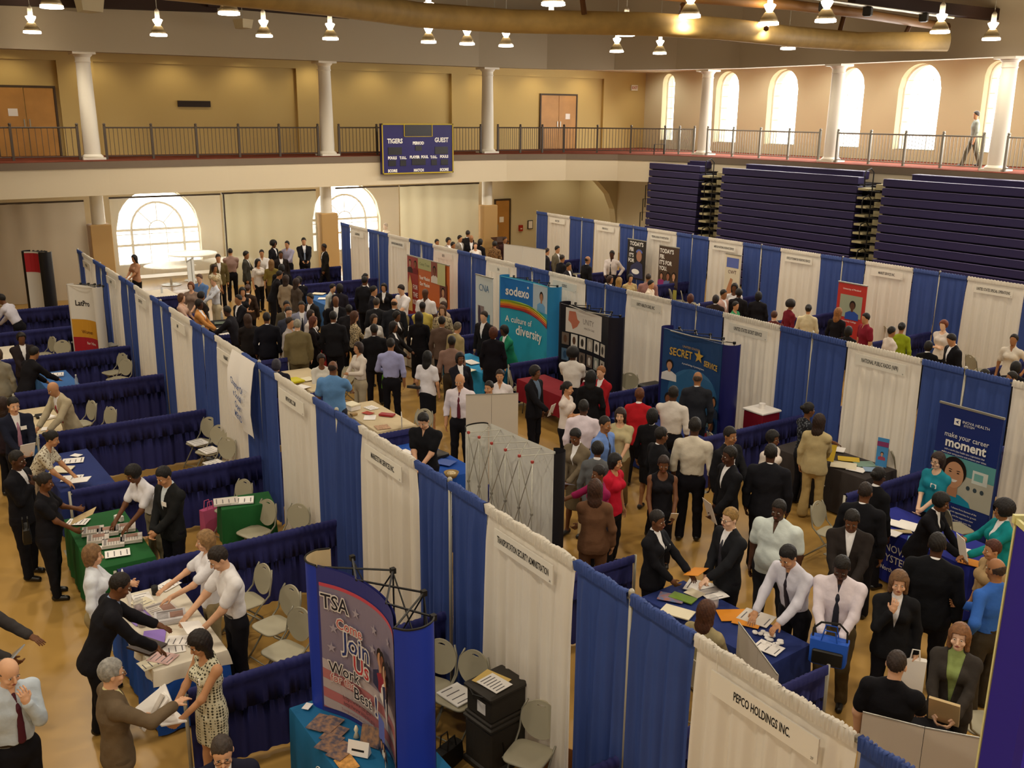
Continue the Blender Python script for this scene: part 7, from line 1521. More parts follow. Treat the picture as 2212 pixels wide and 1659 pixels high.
# ---- behind the sheer curtain, and on the gallery
pp('sheer1', 'person behind the sheer curtain between the windows', 588, 476, 1.75, 60, skin='t', hair='short', hc='#6a5a4a', top=SH_('#c8c4bc'), bot=T_('#8a8478'), pos=(8.0, 31.3))
pp('sheer2', 'person standing before the right arched window', 811, 480, 1.75, -60, skin='t', hair='short', hc='#8a6a4a', top=SH_('#c4b094'), pos=(13.2, 31.4))
gy, gz = at_x(2093, 366, 26.2)
pp('walker', 'person in grey shirt walking left along the gallery', 2093, 263, 1.76, -80, skin='t', hair='short', hc='#3a322a', top=SH_('#8f948a'), bot=T_('#5a5646'), legs='step', pos=(26.2, gy), z0=4.64)

def settle():
    """stand everybody on free floor: nobody inside a neighbour, a table or a drape"""
    P, off = [], []
    for key, lb, px, py, H, face, k in QUEUE:
        ln = math.radians(k.get('lean', 0)); sit = k.get('legs') == 'sit'
        hz = (.52+.47*H if sit else H)-(1-math.cos(ln))*.46*H
        p = k.get('pos') or at(px, py, hz); a = math.atan2(p[1]-CY, p[0]-CX)+PI+math.radians(face)-PI/2
        o = math.sin(ln)*.40*H+.03; f = (-math.sin(a)*o, math.cos(a)*o); P.append([p[0]-f[0], p[1]-f[1]]); off.append(f)
    P = np.array(P, float); P0 = P.copy(); W_ = np.array([q[6].get('w', 1.0) for q in QUEUE]); fix = np.array([q[0] in ('walker', 'sheer1', 'sheer2', 'seatw', 'csit') for q in QUEUE])
    boxes = [(x, y, L/2+.13, Wd/2+.17, math.radians(rz)) for _, x, y, L, Wd, rz, _c in TAB]
    segs = []
    for key, (X, ys) in ROWS.items(): segs.append((X, ys[0]-6, X, ys[-1], .24))
    for i in range(9): segs.append((0, i*PITCH, -2.85, i*PITCH, .22)); segs.append((0, i*PITCH, 2.6, i*PITCH, .22))
    for y in ROWS['B'][1][3:]: segs.append((BX-2.6, y, BX, y, .22)); segs.append((BX, y, BX+2.3, y, .22))
    for y in ROWS['C'][1][3:]: segs.append((CXR-2.4, y, CXR, y, .22))
    for it in range(90):
        D = np.zeros_like(P)
        for i in range(len(P)):
            d = P[i]-P; r = np.hypot(d[:, 0], d[:, 1]); r[i] = 9; m = .25*W_[i]+.25*W_; m = np.where(r < m, (m-r)/np.maximum(r, .02), 0)
            D[i] += (d*m[:, None]).sum(0)*.35
            for bx, by, hl, hw_, rz in boxes:
                dx, dy = P[i]-(bx, by); c, s_ = math.cos(rz), math.sin(rz); u = dx*c+dy*s_; v = -dx*s_+dy*c
                if abs(u) < hw_ and abs(v) < hl:
                    pu, pv = hw_-abs(u), hl-abs(v)
                    if pu < pv: u2 = pu*(1 if u > 0 else -1); D[i] += np.array([u2*c, u2*s_])*.6
                    else: v2 = pv*(1 if v > 0 else -1); D[i] += np.array([-v2*s_, v2*c])*.6
            for x0, y0, x1, y1, rr in segs:
                ex, ey = x1-x0, y1-y0; t = max(0, min(1, ((P[i][0]-x0)*ex+(P[i][1]-y0)*ey)/(ex*ex+ey*ey))); q = P[i]-(x0+ex*t, y0+ey*t); r_ = math.hypot(*q)
                if r_ < rr: D[i] += q/max(r_, .01)*(rr-r_)*.6
        D[fix] = 0; P += D
    mv = np.hypot(*(P-P0).T)
    for i, (key, lb, px, py, H, face, k) in enumerate(QUEUE):
        k = dict(k)
        if not fix[i]: k['pos'] = (P[i][0]+off[i][0], P[i][1]+off[i][1])
        HA[key] = person(lb, px, py, H, face, **k)
    print('MOVED', [(QUEUE[i][0], round(float(mv[i]), 2)) for i in np.argsort(-mv)[:25]])
settle()
# ---------------------------------------------------------------- things on the tables, chairs and in the hands
ZT = .772; NSH = 0
def sheet(label, px, py, rz=0, w=.216, h=.28, m=PAPER, z=ZT, th=.004, cat='paper', name='paper_sheet', group=None, printed=None, tilt=0):
    global NSH
    NSH += 1; x, y = at(px, py, z); z += .0013*(NSH % 7); t = MB().cbox((0, 0, 0), (w, h, th)).build(name, m); t.location = (x, y, z); t.rotation_euler = (math.radians(tilt), 0, math.radians(rz)); cprop(t, label, cat, group)
    if printed:
        b = MB(); r = random.Random(px)
        for k in range(printed):
            yy = h*.38-h*.76*k/max(1, printed-1); b.box(-w*.38, w*(.38-.25*r.random()), yy-h*.02, yy+h*.02, th, th+.001)
        b.build('print', mat('grey_print', '#6a6668', .7), t)
    return t
def stack(label, px, py, rz, w, h, th, m, z=ZT, cat='newspapers', name='newspaper_stack', group=None):
    x, y = at(px, py, z); t = thing(name, label, cat, (x, y, z), math.radians(rz), group); b = MB(); n = max(2, int(th/.012))
    for k in range(n): b.cbox((.002*math.sin(k*2.1), .002*math.cos(k*1.7), k*th/n), (w, h, th/n*.9))
    b.build('pages', m, t); b = MB(); b.box(-w*.42, w*.42, h*.30, h*.42, th, th+.002); r = random.Random(px)
    for k in range(5): b.box(-w*.42, -w*.05, h*(.22-.12*k)-.008, h*(.22-.12*k), th, th+.002); 
    b.build('print', mat('newspaper_ink', '#8a8482', .7), t); b = MB(); b.box(.0, w*.42, -h*.3, h*.24, th, th+.0025); b.build('photo', mat('photo_brown', '#9a7464', .6), t); return t
M_ORG = mat('orange_folder', '#d98a26', .6); M_YEL2 = mat('yellow_folder', '#cfae34', .6); M_RED = mat('red_plastic', '#9a1e22', .4, .4); M_BOOK = mat('brochure_dark', '#4c4a58', .4, .4, var=.5, vscale=18, col2='#a07a5c'); M_NEWS = mat('newsprint', '#cfc6bc', .8)
M_LIME = mat('lime_bag', '#5f9c22', .6); M_BLB = mat('bright_blue', '#1f52b4', .6); M_TAN2 = mat('tan_folder', '#c9b083', .65); M_CARD = mat('cardboard', '#9a6a3c', .8, var=.05); M_PINKB = mat('pink_bag', '#c45c84', .6)
# table of the purple folders
sheet('purple folder under the glass jars', 303, 1335, 12, .23, .3, PAPERP); sheet('purple folder nearest the print dress', 333, 1378, -18, .23, .31, PAPERP, th=.01)
stack('thick white newspaper bundle beside the white polo', 368, 1338, -12, .33, .24, .06, mat('white_news', '#d3cfd0', .7)); stack('flat newspapers under the bundle on the folder table', 350, 1318, 8, .3, .36, .015, M_NEWS)
for i, (px, py, m, lb) in enumerate([(308, 1293, PAPER, 'white brochure stack at the far end of the folder table'), (312, 1304, PAPER2, 'cream leaflet near the white easel card'), (352, 1422, mat('pink_paper', '#d9b4ae', .7), 'pink leaflet at the near end of the folder table'), (385, 1385, PAPER, 'white leaflet beside the print dress'), (372, 1402, PAPER, 'folded white leaflets near the print dress'), (330, 1432, PAPER2, 'curled cream paper at the near table corner'), (362, 1265, PAPER, 'white leaflet at the far corner of the folder table')]): sheet(lb, px, py, 20*i, .2, .26, m, printed=4)
def jar(label, px, py, r=.055, h=.16, z=ZT):
    x, y = at(px, py, z); t = thing('glass_jar', label, 'jar', (x, y, z)); MB().lathe([(r*.8, 0), (r, .02), (r, h*.8), (r*.7, h)], n=16).build('glass', sheermat('#dfe0dc', .35), t, True); MB().lathe([(r*.8, .01), (r*.8, h*.5)], n=12).build('sweets', mat('sweets', '#b09a9a', .5, var=.4, vscale=60), t, True)
jar('glass jar on the purple folder, upper of two', 300, 1322); jar('glass jar on the purple folder, lower of two', 308, 1352)
x, y = at(335, 1283, ZT); t = thing('black_mug', 'black cup at the far end of the folder table', 'cup', (x, y, ZT)); MB().lathe([(.035, 0), (.04, .1), (.034, .1), (.03, .02)], n=16).build('cup_body', BLACKP, t, True)
x, y = at(284, 1300, ZT); t = thing('easel_card', 'white framed easel card leaning on the folder table', 'sign', (x, y, ZT), math.radians(75)); m = MB(); m.add([(-.14, 0, 0), (.14, 0, 0), (.14, .07, .36), (-.14, .07, .36), (-.14, .01, 0), (.14, .01, 0), (.14, .08, .36), (-.14, .08, .36)], [(0, 1, 2, 3), (7, 6, 5, 4), (0, 4, 5, 1), (1, 5, 6, 2), (2, 6, 7, 3), (3, 7, 4, 0)]); m.build('card', PAPER, t); MB().tube([(0, .07, .34), (0, .2, 0)], .006, 5).build('easel_leg', BLACKP, t)
sheet('brown leather portfolio under the bending suit', 318, 1398, 30, .25, .33, mat('brown_leather', '#35241c', .5, .4), th=.02, cat='portfolio', name='portfolio')
# newspaper table
for i, (px, py, lb) in enumerate([(201, 1150, 'newspaper stack at the left end, lower corner'), (233, 1151, 'newspaper stack in the upper middle'), (270, 1143, 'newspaper stack nearest the white polo'), (212, 1167, 'newspaper stack by the black dress'), (245, 1176, 'newspaper stack in the lower middle'), (284, 1166, 'newspaper stack at the right end, lower corner')]): stack(lb+' of the green table', px, py, 78, .235, .27, .045, M_NEWS, group='newspaper stacks on the green table')
sheet('white flyer at the far left of the green table', 168, 1128, 60, printed=5); sheet('flyer with a dark picture at the near edge of the green table', 254, 1196, 80, .22, .3, PAPER, printed=4); sheet('white cards beside the lower newspaper stacks', 213, 1184, 40, .1, .15)
for px, py, lb in ((253, 1124, 'small bottle of white tablets on the green table, left'), (262, 1126, 'small white carton on the green table, right')): x, y = at(px, py, ZT); t = thing('small_carton', lb, 'carton', (x, y, ZT)); MB().cbox((0, 0, 0), (.06, .06, .08), .4, .008).build('carton_body', PAPER, t)
# navy table, cream table, light blue table
sheet('white sheet at the far side of the navy table', 158, 995, 75, .25, .32, printed=4); sheet('white sheet at the near side of the navy table', 156, 1033, 70, .25, .3, printed=3); sheet('open notebook under the flowered blouse', 134, 1015, 60, .3, .3, PAPER2, th=.012, cat='notebook', name='notebook'); sheet('small white card at the far end of the navy table', 165, 984, 40, .12, .16)
for i, (px, py, m, lb) in enumerate([(90, 900, BLACKP, 'dark pile of handouts on the cream table'), (103, 903, PAPER, 'white cups and handouts on the cream table'), (60, 900, PAPER2, 'cream handout at the left of the cream table'), (104, 926, PAPER, 'white handout at the near end of the cream table')]): sheet(lb, px, py, 25*i, .2, .22, m, z=ZT, th=.03 if i < 2 else .005)
sheet('flyer pile at the far end of the light blue table', 120, 811, 80, .25, .32, PAPER, th=.03, printed=4); sheet('white handout at the near end of the light blue table', 134, 840, 60, .2, .26)
def bottle(label, px, py, z=ZT):
    x, y = at(px, py, z); t = thing('water_bottle', label, 'bottle', (x, y, z)); MB().lathe([(.03, 0), (.033, .02), (.033, .13), (.014, .18), (.014, .2)], n=14).build('bottle_body', sheermat('#cfd6da', .45), t, True); MB().lathe([(.016, .2), (.016, .225)], n=10).build('cap', WHITE, t)
bottle('water bottle on the light blue table', 166, 832)
# magazines on the little table and on the chairs
sheet('magazines on the small green table, left pile', 488, 1086, 75, .25, .34, M_NEWS, th=.03, printed=4, z=.765); sheet('magazines on the small green table, right pile', 522, 1083, 70, .25, .34, PAPER, th=.02, printed=4, z=.765)
for px, py, lb in ((428, 957, 'papers on the leftmost of the three drape chairs'), (453, 974, 'magazine on the middle of the three drape chairs'), (464, 1002, 'papers on the nearest of the three drape chairs'), (500, 1112, 'papers on the chair by the pink bag'), (988, 1502, 'printed flyer on the chair behind the blue display')): sheet(lb, px, py, 10, .28, .34, PAPER, z=.462, th=.012, printed=4)
def tote(label, px, py, m, w=.26, d=.12, h=.36, z=0, pos=None, rz=20, name='shopping_bag', top=True):
    x, y = pos or at(px, py, z); t = thing(name, label, 'bag', (x, y, z), math.radians(rz)); b = MB(); rr = []
    for k, (s1, s2, zz) in enumerate(((.86, .9, 0), (1, 1, .03), (1.0, .9, h*.5), (1.04, .7, h))): rr.append([(sx*w/2*s1, sy*d/2*s2, zz) for sx, sy in ((-1, -1), (0, -1.15), (1, -1), (1.04, 0), (1, 1), (0, 1.15), (-1, 1), (-1.04, 0))])
    b.rings(rr, True); b.build('bag_body', m, t, 'auto')
    for s in (-1, 1): MB().tube([(-w*.22, s*d*.3, h-.01), (-w*.15, s*d*.3, h+.12), (w*.15, s*d*.3, h+.12), (w*.22, s*d*.3, h-.01)], .008, 5).build('bag_handle', m, t)
    return t
tote('pink paper bag standing on the floor by the low navy drape', 455, 1150, M_PINKB, .26, .14, .40)
# the blue display's table
for i, (px, py, rz, lb) in enumerate([(692, 1562, 35, 'dark folder fan at the far left of the teal table'), (712, 1566, 30, 'dark folder fan beside the first one'), (712, 1606, 30, 'dark folder in the middle of the teal table'), (738, 1624, 25, 'dark folder nearest the photo card'), (722, 1585, 30, 'folder with faces left of the tent card')]): sheet(lb, px, py, rz, .24, .17, M_BOOK, cat='folder', name='brochure_folder', th=.006)
x, y = at(797, 1612, ZT); t = thing('leaflet_holder', 'upright dark leaflet stand near the curved display', 'leaflet stand', (x, y, ZT), math.radians(-60)); MB().add([(-.1, 0, 0), (.1, 0, 0), (.1, .05, .17), (-.1, .05, .17), (-.1, .012, 0), (.1, .012, 0), (.1, .062, .17), (-.1, .062, .17)], [(0, 1, 2, 3), (7, 6, 5, 4), (0, 4, 5, 1), (1, 5, 6, 2), (2, 6, 7, 3), (3, 7, 4, 0)]).build('leaflet', M_BOOK, t)
x, y = at(776, 1628, ZT); t = thing('tent_card', 'white folded tent card with a dark stripe', 'card', (x, y, ZT), math.radians(-50)); MB().add([(-.1, -.04, 0), (.1, -.04, 0), (.1, 0, .13), (-.1, 0, .13), (-.1, .04, 0), (.1, .04, 0)], [(0, 1, 2, 3), (3, 2, 5, 4), (0, 3, 4), (1, 5, 2)]).build('card', PAPER, t); MB().add([(-.06, -.0285, .04), (.06, -.0285, .04), (.06, -.0225, .058), (-.06, -.0225, .058)], [(0, 1, 2, 3)]).build('stripe', INK, t)
sheet('small white card at the far corner of the teal table', 664, 1526, 40, .1, .07); sheet('orange photo card at the near edge of the teal table', 749, 1650, 0, .16, .2, mat('photo_orange', '#c9924c', .5, var=.3, vscale=20)); 
x, y = at(770, 1592, ZT); t = thing('paper_figure', 'small folded paper figure on the teal table', 'figure', (x, y, ZT)); MB().lathe([(.03, 0), (.012, .05), (.022, .08), (.008, .12)], n=8).build('figure_body', PAPER2, t, True)
# shipping cases behind the display
t = thing('shipping_case', 'tall brown black wheeled shipping case behind the blue display', 'case', (-.26, 1.62, 0), math.radians(8)); M_CASE = mat('case_brown', '#35302a', .6, .3, bump=.15, bscale=30)
MB().cbox((0, 0, .05), (.48, .40, .46), 0, .03).build('case_body', M_CASE, t, 'auto'); MB().cbox((0, 0, .0), (.52, .44, .08), 0, .02).build('wheeled_base', M_CASE, t, 'auto'); MB().cbox((0, 0, .50), (.51, .43, .05), 0, .015).build('case_lid', M_CASE, t, 'auto')
for s in (-1, 1): MB().tube([(s*.1, -.215, .36), (s*.1, -.235, .25), (s*.1, -.215, .14)], .008, 5).build('strap', BLACKP, t)
t = thing('shipping_case', 'upper brown black shipping case with a white label, papers on top', 'case', (-.26, 1.62, .552), math.radians(8)); MB().cbox((0, 0, 0), (.48, .40, .04), 0, .012).build('lower_rim', M_CASE, t); MB().cbox((0, 0, .035), (.45, .37, .26), 0, .02).build('case_body', M_CASE, t, 'auto'); MB().cbox((0, 0, .28), (.50, .42, .06), 0, .02).build('case_lid', M_CASE, t, 'auto')
MB().box(-.228, -.224, -.1, .02, .10, .22).build('white_label', PAPER, t); MB().tube([(-.25, -.1, .31), (-.29, 0, .31), (-.25, .1, .31)], .01, 6).build('case_handle', BLACKP, t)
sheet('yellow folder on the shipping case', 1062, 1470, 20, .25, .3, mat('manila', '#d8b86a', .6), z=.897); sheet('white printed form on the yellow folder', 1068, 1477, 12, .22, .28, PAPER, z=.903, printed=6)
x, y = at(1235, 1655, .2); t = thing('cardboard_box', 'open cardboard box at the bottom edge', 'box', (x-.05, y, 0), .4); m = MB()
for q in ((-.2, .2, -.16, -.15), (-.2, .2, .15, .16), (-.2, -.19, -.16, .16), (.19, .2, -.16, .16)): m.box(*q, 0, .26)
m.box(-.2, .2, -.16, .16, 0, .01); m.build('box_walls', M_CARD, t); MB().add([(-.2, -.16, .26), (.2, -.16, .26), (.2, -.27, .3), (-.2, -.27, .3), (-.2, -.16, .255), (.2, -.16, .255), (.2, -.27, .295), (-.2, -.27, .295)], [(0, 1, 2, 3), (7, 6, 5, 4), (2, 6, 7, 3)]).build('flap', M_CARD, t)
tote('small black bag on the floor behind the blue display', 960, 1652, BLACKP, .3, .16, .2, pos=at(968, 1640, .05))
for k, (z, lb) in enumerate(((0, 'lower black case of the stack by the striped banner'), (.36, 'upper black case of the stack by the striped banner'))):
    x, y = at(236, 745, .7); t = thing('black_case', lb, 'case', (x-.1, y, z)); MB().cbox((0, 0, 0), (.5, .4, .32), .2, .02).build('case_body', BLACKP, t, 'auto'); MB().cbox((0, 0, .32), (.5, .4, .03), .2, .01).build('case_lid', mat('grey_lid', '#8d8a84', .5), t)
x, y = at(208, 730, .7); t = thing('black_case', 'black case with grey lid left of the stack', 'case', (x-.3, y+.3, 0)); MB().cbox((0, 0, 0), (.4, .4, .55), .2, .02).build('case_body', BLACKP, t, 'auto'); MB().cbox((0, 0, .55), (.4, .4, .03), .2, .01).build('case_lid', mat('grey_lid', '#8d8a84', .5), t)
# cream table with red papers
def carton(label, px, py, d, m, z=ZT, rz=10, name='carton_box', lid=None):
    x, y = at(px, py, z); t = thing(name, label, 'box', (x, y, z), math.radians(rz)); MB().cbox((0, 0, 0), d, 0, .01).build('box_body', m, t, 'auto')
    if lid: MB().cbox((0, 0, d[2]), (d[0]+.01, d[1]+.01, .025)).build('lid', lid, t)
    return t
carton('white box at the far end of the cream table', 760, 884, (.22, .28, .09), PAPER, lid=PAPER2); carton('small wooden card holder on the cream table', 764, 897, (.12, .1, .05), mat('light_wood', '#a88a5c', .5))
sheet('red pouch on the cream table', 836, 898, 40, .14, .28, M_RED, th=.03, cat='pouch', name='pouch'); sheet('red leaflet on the cream table', 795, 893, 20, .15, .2, mat('red_paper', '#b3402c', .6)); sheet('white leaflet below the red leaflet', 799, 902, -30, .22, .28); sheet('white handouts behind the red pouch', 802, 881, 10, .2, .26, printed=4); sheet('brown striped brochures at the near end of the cream table', 826, 923, -10, .25, .25, mat('striped_brochure', '#b08a6a', .6, var=.3, vscale=25))
x, y = at(868, 925, ZT); t = thing('table_sign', 'white board standing at the near end of the cream table', 'sign', (x, y, ZT), math.radians(65)); MB().box(-.17, .17, -.006, .006, 0, .26).build('board', mat('sign_grey', '#c2bab0', .6), t)
carton('bright yellow box on the cream cloth', 638, 824, (.26, .34, .05), mat('bright_yellow', '#cfc41c', .5)); sheet('white handout beside the yellow box', 652, 836, 20, .25, .3); sheet('cream folder behind the yellow box', 665, 819, 10, .25, .3, PAPER2)
# blue table of the black polo shirt
carton('white box on the blue table', 921, 978, (.2, .22, .08), PAPER); carton('black tray of cards in front of the black polo', 945, 986, (.3, .26, .06), BLACKP); jar('plastic jar on the blue table, far side', 903, 982, .04, .12); jar('plastic jar on the blue table, near side', 912, 994, .04, .1)
sheet('blue folder with white label on the blue table', 962, 1000, 30, .25, .3, mat('blue_folder', '#2c50a0', .5), th=.01, cat='folder', name='folder'); sheet('white handout with purple edge on the blue table', 925, 992, 50, .2, .26); sheet('white papers at the far end of the blue table', 876, 977, 10, .2, .26)
x, y = at(937, 1004, ZT); t = thing('red_ball', 'small red ball on the blue table', 'ball', (x, y, ZT)); MB().ball((0, 0, .03), .03, 12).build('ball_body', M_RED, t, True)
x, y = at(975, 1030, ZT); t = thing('wicker_basket', 'round basket of sweets at the near end of the blue table', 'basket', (x, y, ZT)); MB().lathe([(.08, 0), (.12, .08), (.11, .08), (.07, .01)], n=18).build('basket_body', mat('wicker', '#a08452', .7, bump=.6, bscale=90), t, True); MB().ball((0, 0, .06), .08, 10, (1, 1, .4)).build('sweets', mat('mixed_sweets', '#c8b48c', .5, var=.5, vscale=60), t, True)
# navy table of the orange folders
for (px, py, rz, w, h, m, lb) in ((1514, 1268, 30, .3, .36, PAPER, 'large white papers at the far end of the navy table'), (1539, 1282, -10, .28, .3, PAPER, 'white papers beside the young blond person'), (1475, 1293, 20, .16, .3, mat('green_brochure', '#6c8a2a', .5), 'green brochure pile on the navy table'), (1450, 1292, 35, .2, .3, mat('multi_brochure', '#a86444', .5, var=.5, vscale=15, col2='#5a78a0'), 'colourful brochures on the navy table'), (1463, 1324, 25, .22, .36, PAPER2, 'cream envelopes on the navy table'), (1500, 1283, 10, .16, .2, PAPER2, 'round cream pad on the navy table'), (1584, 1329, 60, .26, .34, M_ORG, 'orange folder beside the white folding board'), (1614, 1342, 30, .24, .3, M_ORG, 'orange folder nearest the white shirt'), (1634, 1335, 20, .3, .36, M_NEWS, 'newspaper in the hands of the white shirt'), (1660, 1400, 15, .22, .28, PAPER, 'white flyer with red and blue squares')): sheet(lb, px, py, rz, w, h, m, th=.012 if 'pile' in lb or 'envelopes' in lb else .005, printed=3 if m in (PAPER, M_NEWS) else None)
jar('jar of ribbons on the navy table', 1540, 1312, .06, .14); rnd = random.Random(2); fav = None
for k in range(22):
    px, py = 1628+rnd.random()*62, 1362+rnd.random()*30+(k % 3)*4; x, y = at(px, py, ZT); t = cprop(MB().lathe([(.022, 0), (.03, .008), (.026, .02), (.01, .022)], n=10).build('party_favour', PAPER, None, True), 'small white favour scattered on the navy table', 'favour', 'white favours on the navy table'); t.location = (x, y, ZT)
# grey table and deep blue table
for (px, py, rz, w, h, m, lb) in ((1805, 971, 30, .25, .3, PAPER, 'white sheets at the far end of the grey table'), (1833, 993, 40, .22, .34, M_YEL2, 'yellow folders on the grey table'), (1822, 1006, 35, .3, .4, PAPER2, 'large cream sheet on the grey table'), (1850, 1014, 20, .22, .28, PAPER, 'white sheet beside the cream sheet'), (1868, 1003, 60, .25, .32, mat('green_grey_brochure', '#7d9a8c', .5), 'green grey brochures on the grey table'), (1884, 1015, 50, .2, .26, mat('blue_flyer', '#8aa4c0', .5), 'pale blue flyer at the near end of the grey table'), (1928, 1130, 20, .22, .28, PAPER, 'white sheet at the far end of the deep blue table'), (1966, 1138, 15, .3, .36, PAPER, 'large white form on the deep blue table'), (1941, 1149, 50, .1, .34, mat('gold_strip', '#b9a67c', .6), 'long beige leaflet on the deep blue table'), (1930, 1154, 10, .2, .16, PAPER, 'small white card on the deep blue table'), (1983, 1168, 30, .2, .26, mat('blue_leaflet', '#6c9ac4', .5), 'light blue leaflets on the deep blue table'), (2075, 1190, 20, .22, .28, PAPER, 'white sheet by the sunglasses wearer'), (2095, 1215, 20, .2, .26, M_ORG, 'orange leaflet at the near end of the deep blue table')): sheet(lb, px, py, rz, w, h, m, th=.008)
x, y = at(1902, 1010, ZT); t = thing('table_banner', 'small blue and pink standing banner on the grey table', 'banner', (x, y, ZT), RZB+.3); MB().box(-.09, .09, -.004, .004, .02, .50).build('panel', mat('sky_blue_print', '#4a90c8', .5), t); MB().box(-.05, .05, -.03, .06, 0, .02).build('foot', STEEL, t); d = Disp(t, flatfn); d.person(0, .2, .14, '#c99a7c', '#a84a5c'); d.rect('printed_band', -.09, .09, .36, .44, PR('#8a3a6c'))
x, y = at(1643, 905, .9); t = thing('maroon_box', 'maroon box with white lid beside the white drape', 'box', (8.5, 6.3, 0)); MB().cbox((0, 0, 0), (.46, .46, 1.0), 0, .02).build('box_body', mat('maroon', '#7c1426', .5), t, 'auto'); MB().cbox((0, 0, 1.0), (.5, .5, .04), 0, .01).build('white_lid', PAPER, t); MB().lathe([(.06, 1.04), (.06, 1.14)], n=12).build('white_cup', PAPER, t)
t = thing('black_case', 'black shipping case left of the White House display', 'case', (8.5, 9.25, 0)); MB().cbox((0, 0, 0), (.5, .5, .8), 0, .03).build('case_body', BLACKP, t, 'auto')
carton('white and red box on the dark red cloth', 1240, 838, (.3, .3, .14), mat('red_carton', '#b02a3c', .5), lid=PAPER); carton('lime green card on the photo display table', 1240, 828, (.02, .2, .26), M_LIME)
for i, (px, py, w, h, m, lb) in enumerate([(1018, 783, .25, .4, PAPER, 'white papers on the cyan cloth, far'), (1010, 800, .25, .3, PAPER2, 'cream papers on the cyan cloth, near'), (873, 716, .3, .4, PAPER, 'white papers on the cloth before the yellow shirt'), (688, 635, .3, .4, PAPER2, 'cream papers on the crowd table, left'), (700, 645, .3, .35, PAPER, 'white papers on the crowd table, right'), (476, 698, .3, .3, mat('green_items', '#5c6a5a', .6), 'green items on the black cloth'), (470, 712, .25, .3, PAPER2, 'cream cards on the black cloth, left'), (488, 722, .2, .3, PAPER, 'white cards on the black cloth, right'), (556, 748, .3, .4, PAPER, 'white papers behind the long coat, crowd'), (2030, 1535, .24, .3, PAPER, 'white sheet beside the black polo shirt')]): sheet(lb, px, py, 15*i, w, h, m, th=.01)
bottle('water bottle on the black cloth in the crowd', 480, 690); bottle('water bottle near the pale banner', 350, 633)
# ---- held things
def held(key, label, w=.216, h=.28, m=PAPER, tilt=35, fwd=.09, up=.03, mode='mid', th=.006, cat='paper', name='paper_sheet', roll=0):
    q = HA[key]; a = q['L'] if mode == 'L' else q['R'] if mode == 'R' else tuple((p+r)/2 for p, r in zip(q['L'], q['R'])); f = q['fwd']
    b = MB(); b.cbox((0, 0, 0), (w, h, th)); o = b.build(name, m); o.location = (a[0]+f[0]*fwd, a[1]+f[1]*fwd, a[2]+up); o.rotation_euler = (math.radians(tilt), math.radians(roll), q['yaw']); return cprop(o, label, cat)
held('pink', 'white sheet held by the pink tie wearer', .22, .3, tilt=60); held('dress', 'white papers held by the print dress', .3, .24, tilt=15, th=.012); held('blkdress', 'manila folder held by the black dress', .25, .32, M_TAN2, 25); held('polo', 'white form in the hand of the white polo', .28, .2, tilt=10, mode='L', fwd=.12)
held('edge', 'tablet with grey rim at the left edge', .26, .2, mat('tablet_screen', '#8a8c90', .3, .5), 40, mode='R', cat='tablet', name='tablet', th=.015, fwd=.03, up=.02)
for k, (r, tl, lb, m) in enumerate(((-20, 50, 'newspaper, outermost of the fan held by the brown suit', M_NEWS), (0, 46, 'white booklet, middle of the fan held by the brown suit', PAPER), (22, 40, 'white papers, lowest of the fan held by the brown suit', PAPER))): held('grey', lb, .24, .33, m, tl, .10+.015*k, .03+.02*k, 'L', .012, roll=r)
held('flower', 'white form under the flowered blouse', .22, .28, tilt=5, fwd=.12, up=-.02); held('bluetop', 'white paper held against the blue shirt', .16, .24, tilt=70, mode='R'); held('grsk', 'grey folder read by the taupe suit', .3, .26, mat('grey_folder', '#7c7884', .5), 20); held('brsuit', 'cream folder held by the brown suit', .25, .32, M_TAN2, 70, mode='L', fwd=.06); held('dkp', 'folded newspaper held by the black suit', .25, .34, M_NEWS, 70, mode='L'); held('openc', 'white notebook held below the open collar', .25, .2, PAPER, 15, th=.02, cat='notebook', name='notebook')
held('tealj', 'white sheet raised by the turquoise jacket', .22, .3, tilt=75, mode='L', up=.1); held('tank', 'rolled white paper held by the black tank top', .1, .34, tilt=40, mode='L'); held('folder', 'tan folder hugged by the charcoal suit', .26, .34, M_TAN2, 62, th=.025, up=.08, cat='folder', name='folder'); held('bgirl', 'white handout held by the beige blouse', .2, .14, tilt=20); held('cream', 'yellow and white papers held by the cream suit', .22, .28, M_YEL2, 60, mode='R')
held('bwb', 'orange envelope passed over the navy table', .26, .2, M_ORG, 15, mode='L', fwd=.1, cat='envelope', name='envelope'); held('wblouse', 'white handout held by the white blouse', .15, .2, tilt=60, mode='R'); held('sheer1' if False else 'skirt', 'black shoulder bag of the white top', .26, .05, BLACKP, 80, mode='L', fwd=.0, up=.12, cat='bag', name='shoulder_bag', th=.22)
q = HA['lav']; a = q['L']; tote('lime green bag carried by the lavender shirt', 0, 0, M_LIME, .34, .14, .30, z=a[2]-.34, pos=(a[0]-q['fwd'][0]*.02, a[1]-q['fwd'][1]*.02), rz=math.degrees(q['yaw'])+90, name='shoulder_bag')
q = HA['bagm']; a = tuple((p+r)/2 for p, r in zip(q['L'], q['R'])); t = tote('royal blue and black bag held open by the white shirt', 0, 0, M_BLB, .36, .2, .26, z=a[2]-.22, pos=(a[0]+q['fwd'][0]*.13, a[1]+q['fwd'][1]*.13), rz=math.degrees(q['yaw']), name='shoulder_bag'); MB().cbox((0, .11, .02), (.3, .04, .16), 0, .015).build('front_pocket', BLACKP, t, 'auto')
MB().tube([(-.17, 0, .24), (-.16, -.03, .36), (-.08, -.02, .44), (.1, -.02, .42), (.17, -.02, .34), (.17, 0, .24)], .012, 5).build('shoulder_strap', BLACKP, t)
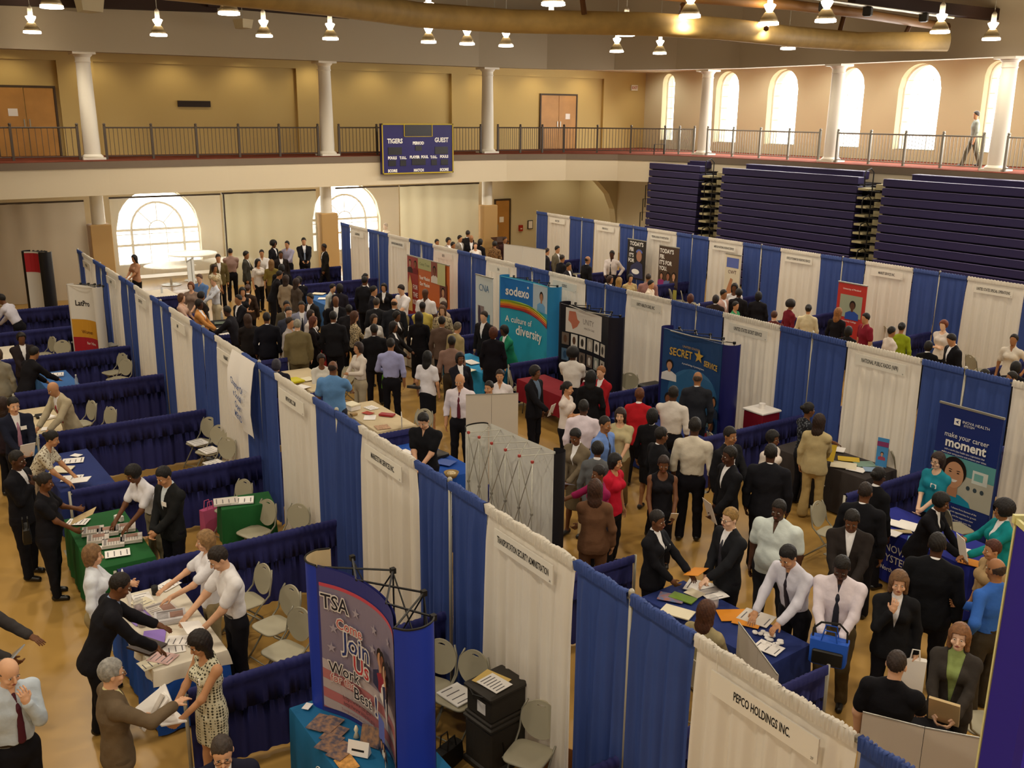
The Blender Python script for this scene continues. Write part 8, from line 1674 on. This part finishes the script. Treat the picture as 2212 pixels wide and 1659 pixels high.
q = HA['blsuit']; a = q['L']; tote('white cloth bag hanging from the arm of the light brown hair', 0, 0, PAPER, .22, .1, .42, z=a[2]-.46, pos=(a[0]+q['fwd'][0]*.03, a[1]+q['fwd'][1]*.03), rz=math.degrees(q['yaw']), name='cloth_bag')
q = HA['f1_44'] if 'f1_44' in HA else None
k44 = next(k for k in HA if k.startswith('f1_') and 'red bag' in HA[k]['root']['label']); q = HA[k44]; a = q['R']; tote('bright red bag in the middle of the crowd', 0, 0, M_RED, .36, .14, .32, z=a[2]-.36, pos=(a[0], a[1]), rz=math.degrees(q['yaw']), name='handbag')
q = HA['blkdress']; tote('black purse on the shoulder of the black dress', 0, 0, BLACKP, .28, .1, .2, z=.82, pos=(q['loc'][0]-q['fwd'][0]*.26, q['loc'][1]-q['fwd'][1]*.26), rz=math.degrees(q['yaw'])+15, name='purse')
# ---- draped paper banner on the near row
t = thing('draped_banner', 'white banner with blue letters hung over the near row', 'banner', (-.10, 9.35, 0), -PI/2-.0); b = MB(); rows = []
y_, z_ = 0, 0
yc_ = (AX)
for k, (v, o) in enumerate(((2.50, .0), (2.42, .03), (2.2, .10), (1.9, .12), (1.65, .10), (1.45, .08))): rows.append([(-.55+1.1*i/14, -o-.03*math.sin(i*.9)*(k > 1), v-(.0 if k < 2 else .22*(i/14))) for i in range(15)])
b.rings(rows, False, False); b.rings([[(x, y+.005, z) for x, y, z in r] for r in rows[::-1]], False, False); b.build('sheet', PAPER, t, True)
for k, s_ in enumerate(('Chapter Of', 'e Social', 'Oper', 'MEND')): m = MB(); text_on(m, lambda u, v, w: (u, -.165-w, v), s_, .08, 2.05-.17*k, .15, .8, .003, .003, slope=-.18); m.build('lettering', mat('banner_blue', '#3a5a9a', .6), t)
t = thing('lectern', 'dark wooden lectern beside the oak door', 'lectern', (*at(1080, 520, 1.1), 0)); MB().cbox((0, 0, 0), (.5, .4, 1.05), .2, .02).build('lectern_body', mat('dark_wood', '#3a1f18', .5), t, 'auto'); MB().add([(-.3, -.25, 1.05), (.3, -.25, 1.05), (.3, .25, 1.2), (-.3, .25, 1.2), (-.3, -.25, 1.08), (.3, -.25, 1.08), (.3, .25, 1.23), (-.3, .25, 1.23)], [(0, 3, 2, 1), (4, 5, 6, 7), (0, 1, 5, 4), (1, 2, 6, 5), (2, 3, 7, 6), (3, 0, 4, 7)]).build('reading_desk', mat('dark_wood', '#3a1f18', .5), t)
folded_board('white frame display back beyond the middle row, far left', [at(1088, 527, 2.0), at(1130, 532, 2.0), at(1160, 537, 2.0), at(1178, 540, 2.0)], .0, 2.0, mat('display_back_white', '#d3d2ca', .5))

for k, lb in (('csit', 'grey folding chair under the cream jacket behind the near drape'), ('seatw', 'grey folding chair under the curly haired person in white')):
    q = HA[k]; chair(lb, 0, 0, math.degrees(q['yaw'])+180, pos=(q['loc'][0]+q['fwd'][0]*.02, q['loc'][1]+q['fwd'][1]*.02))
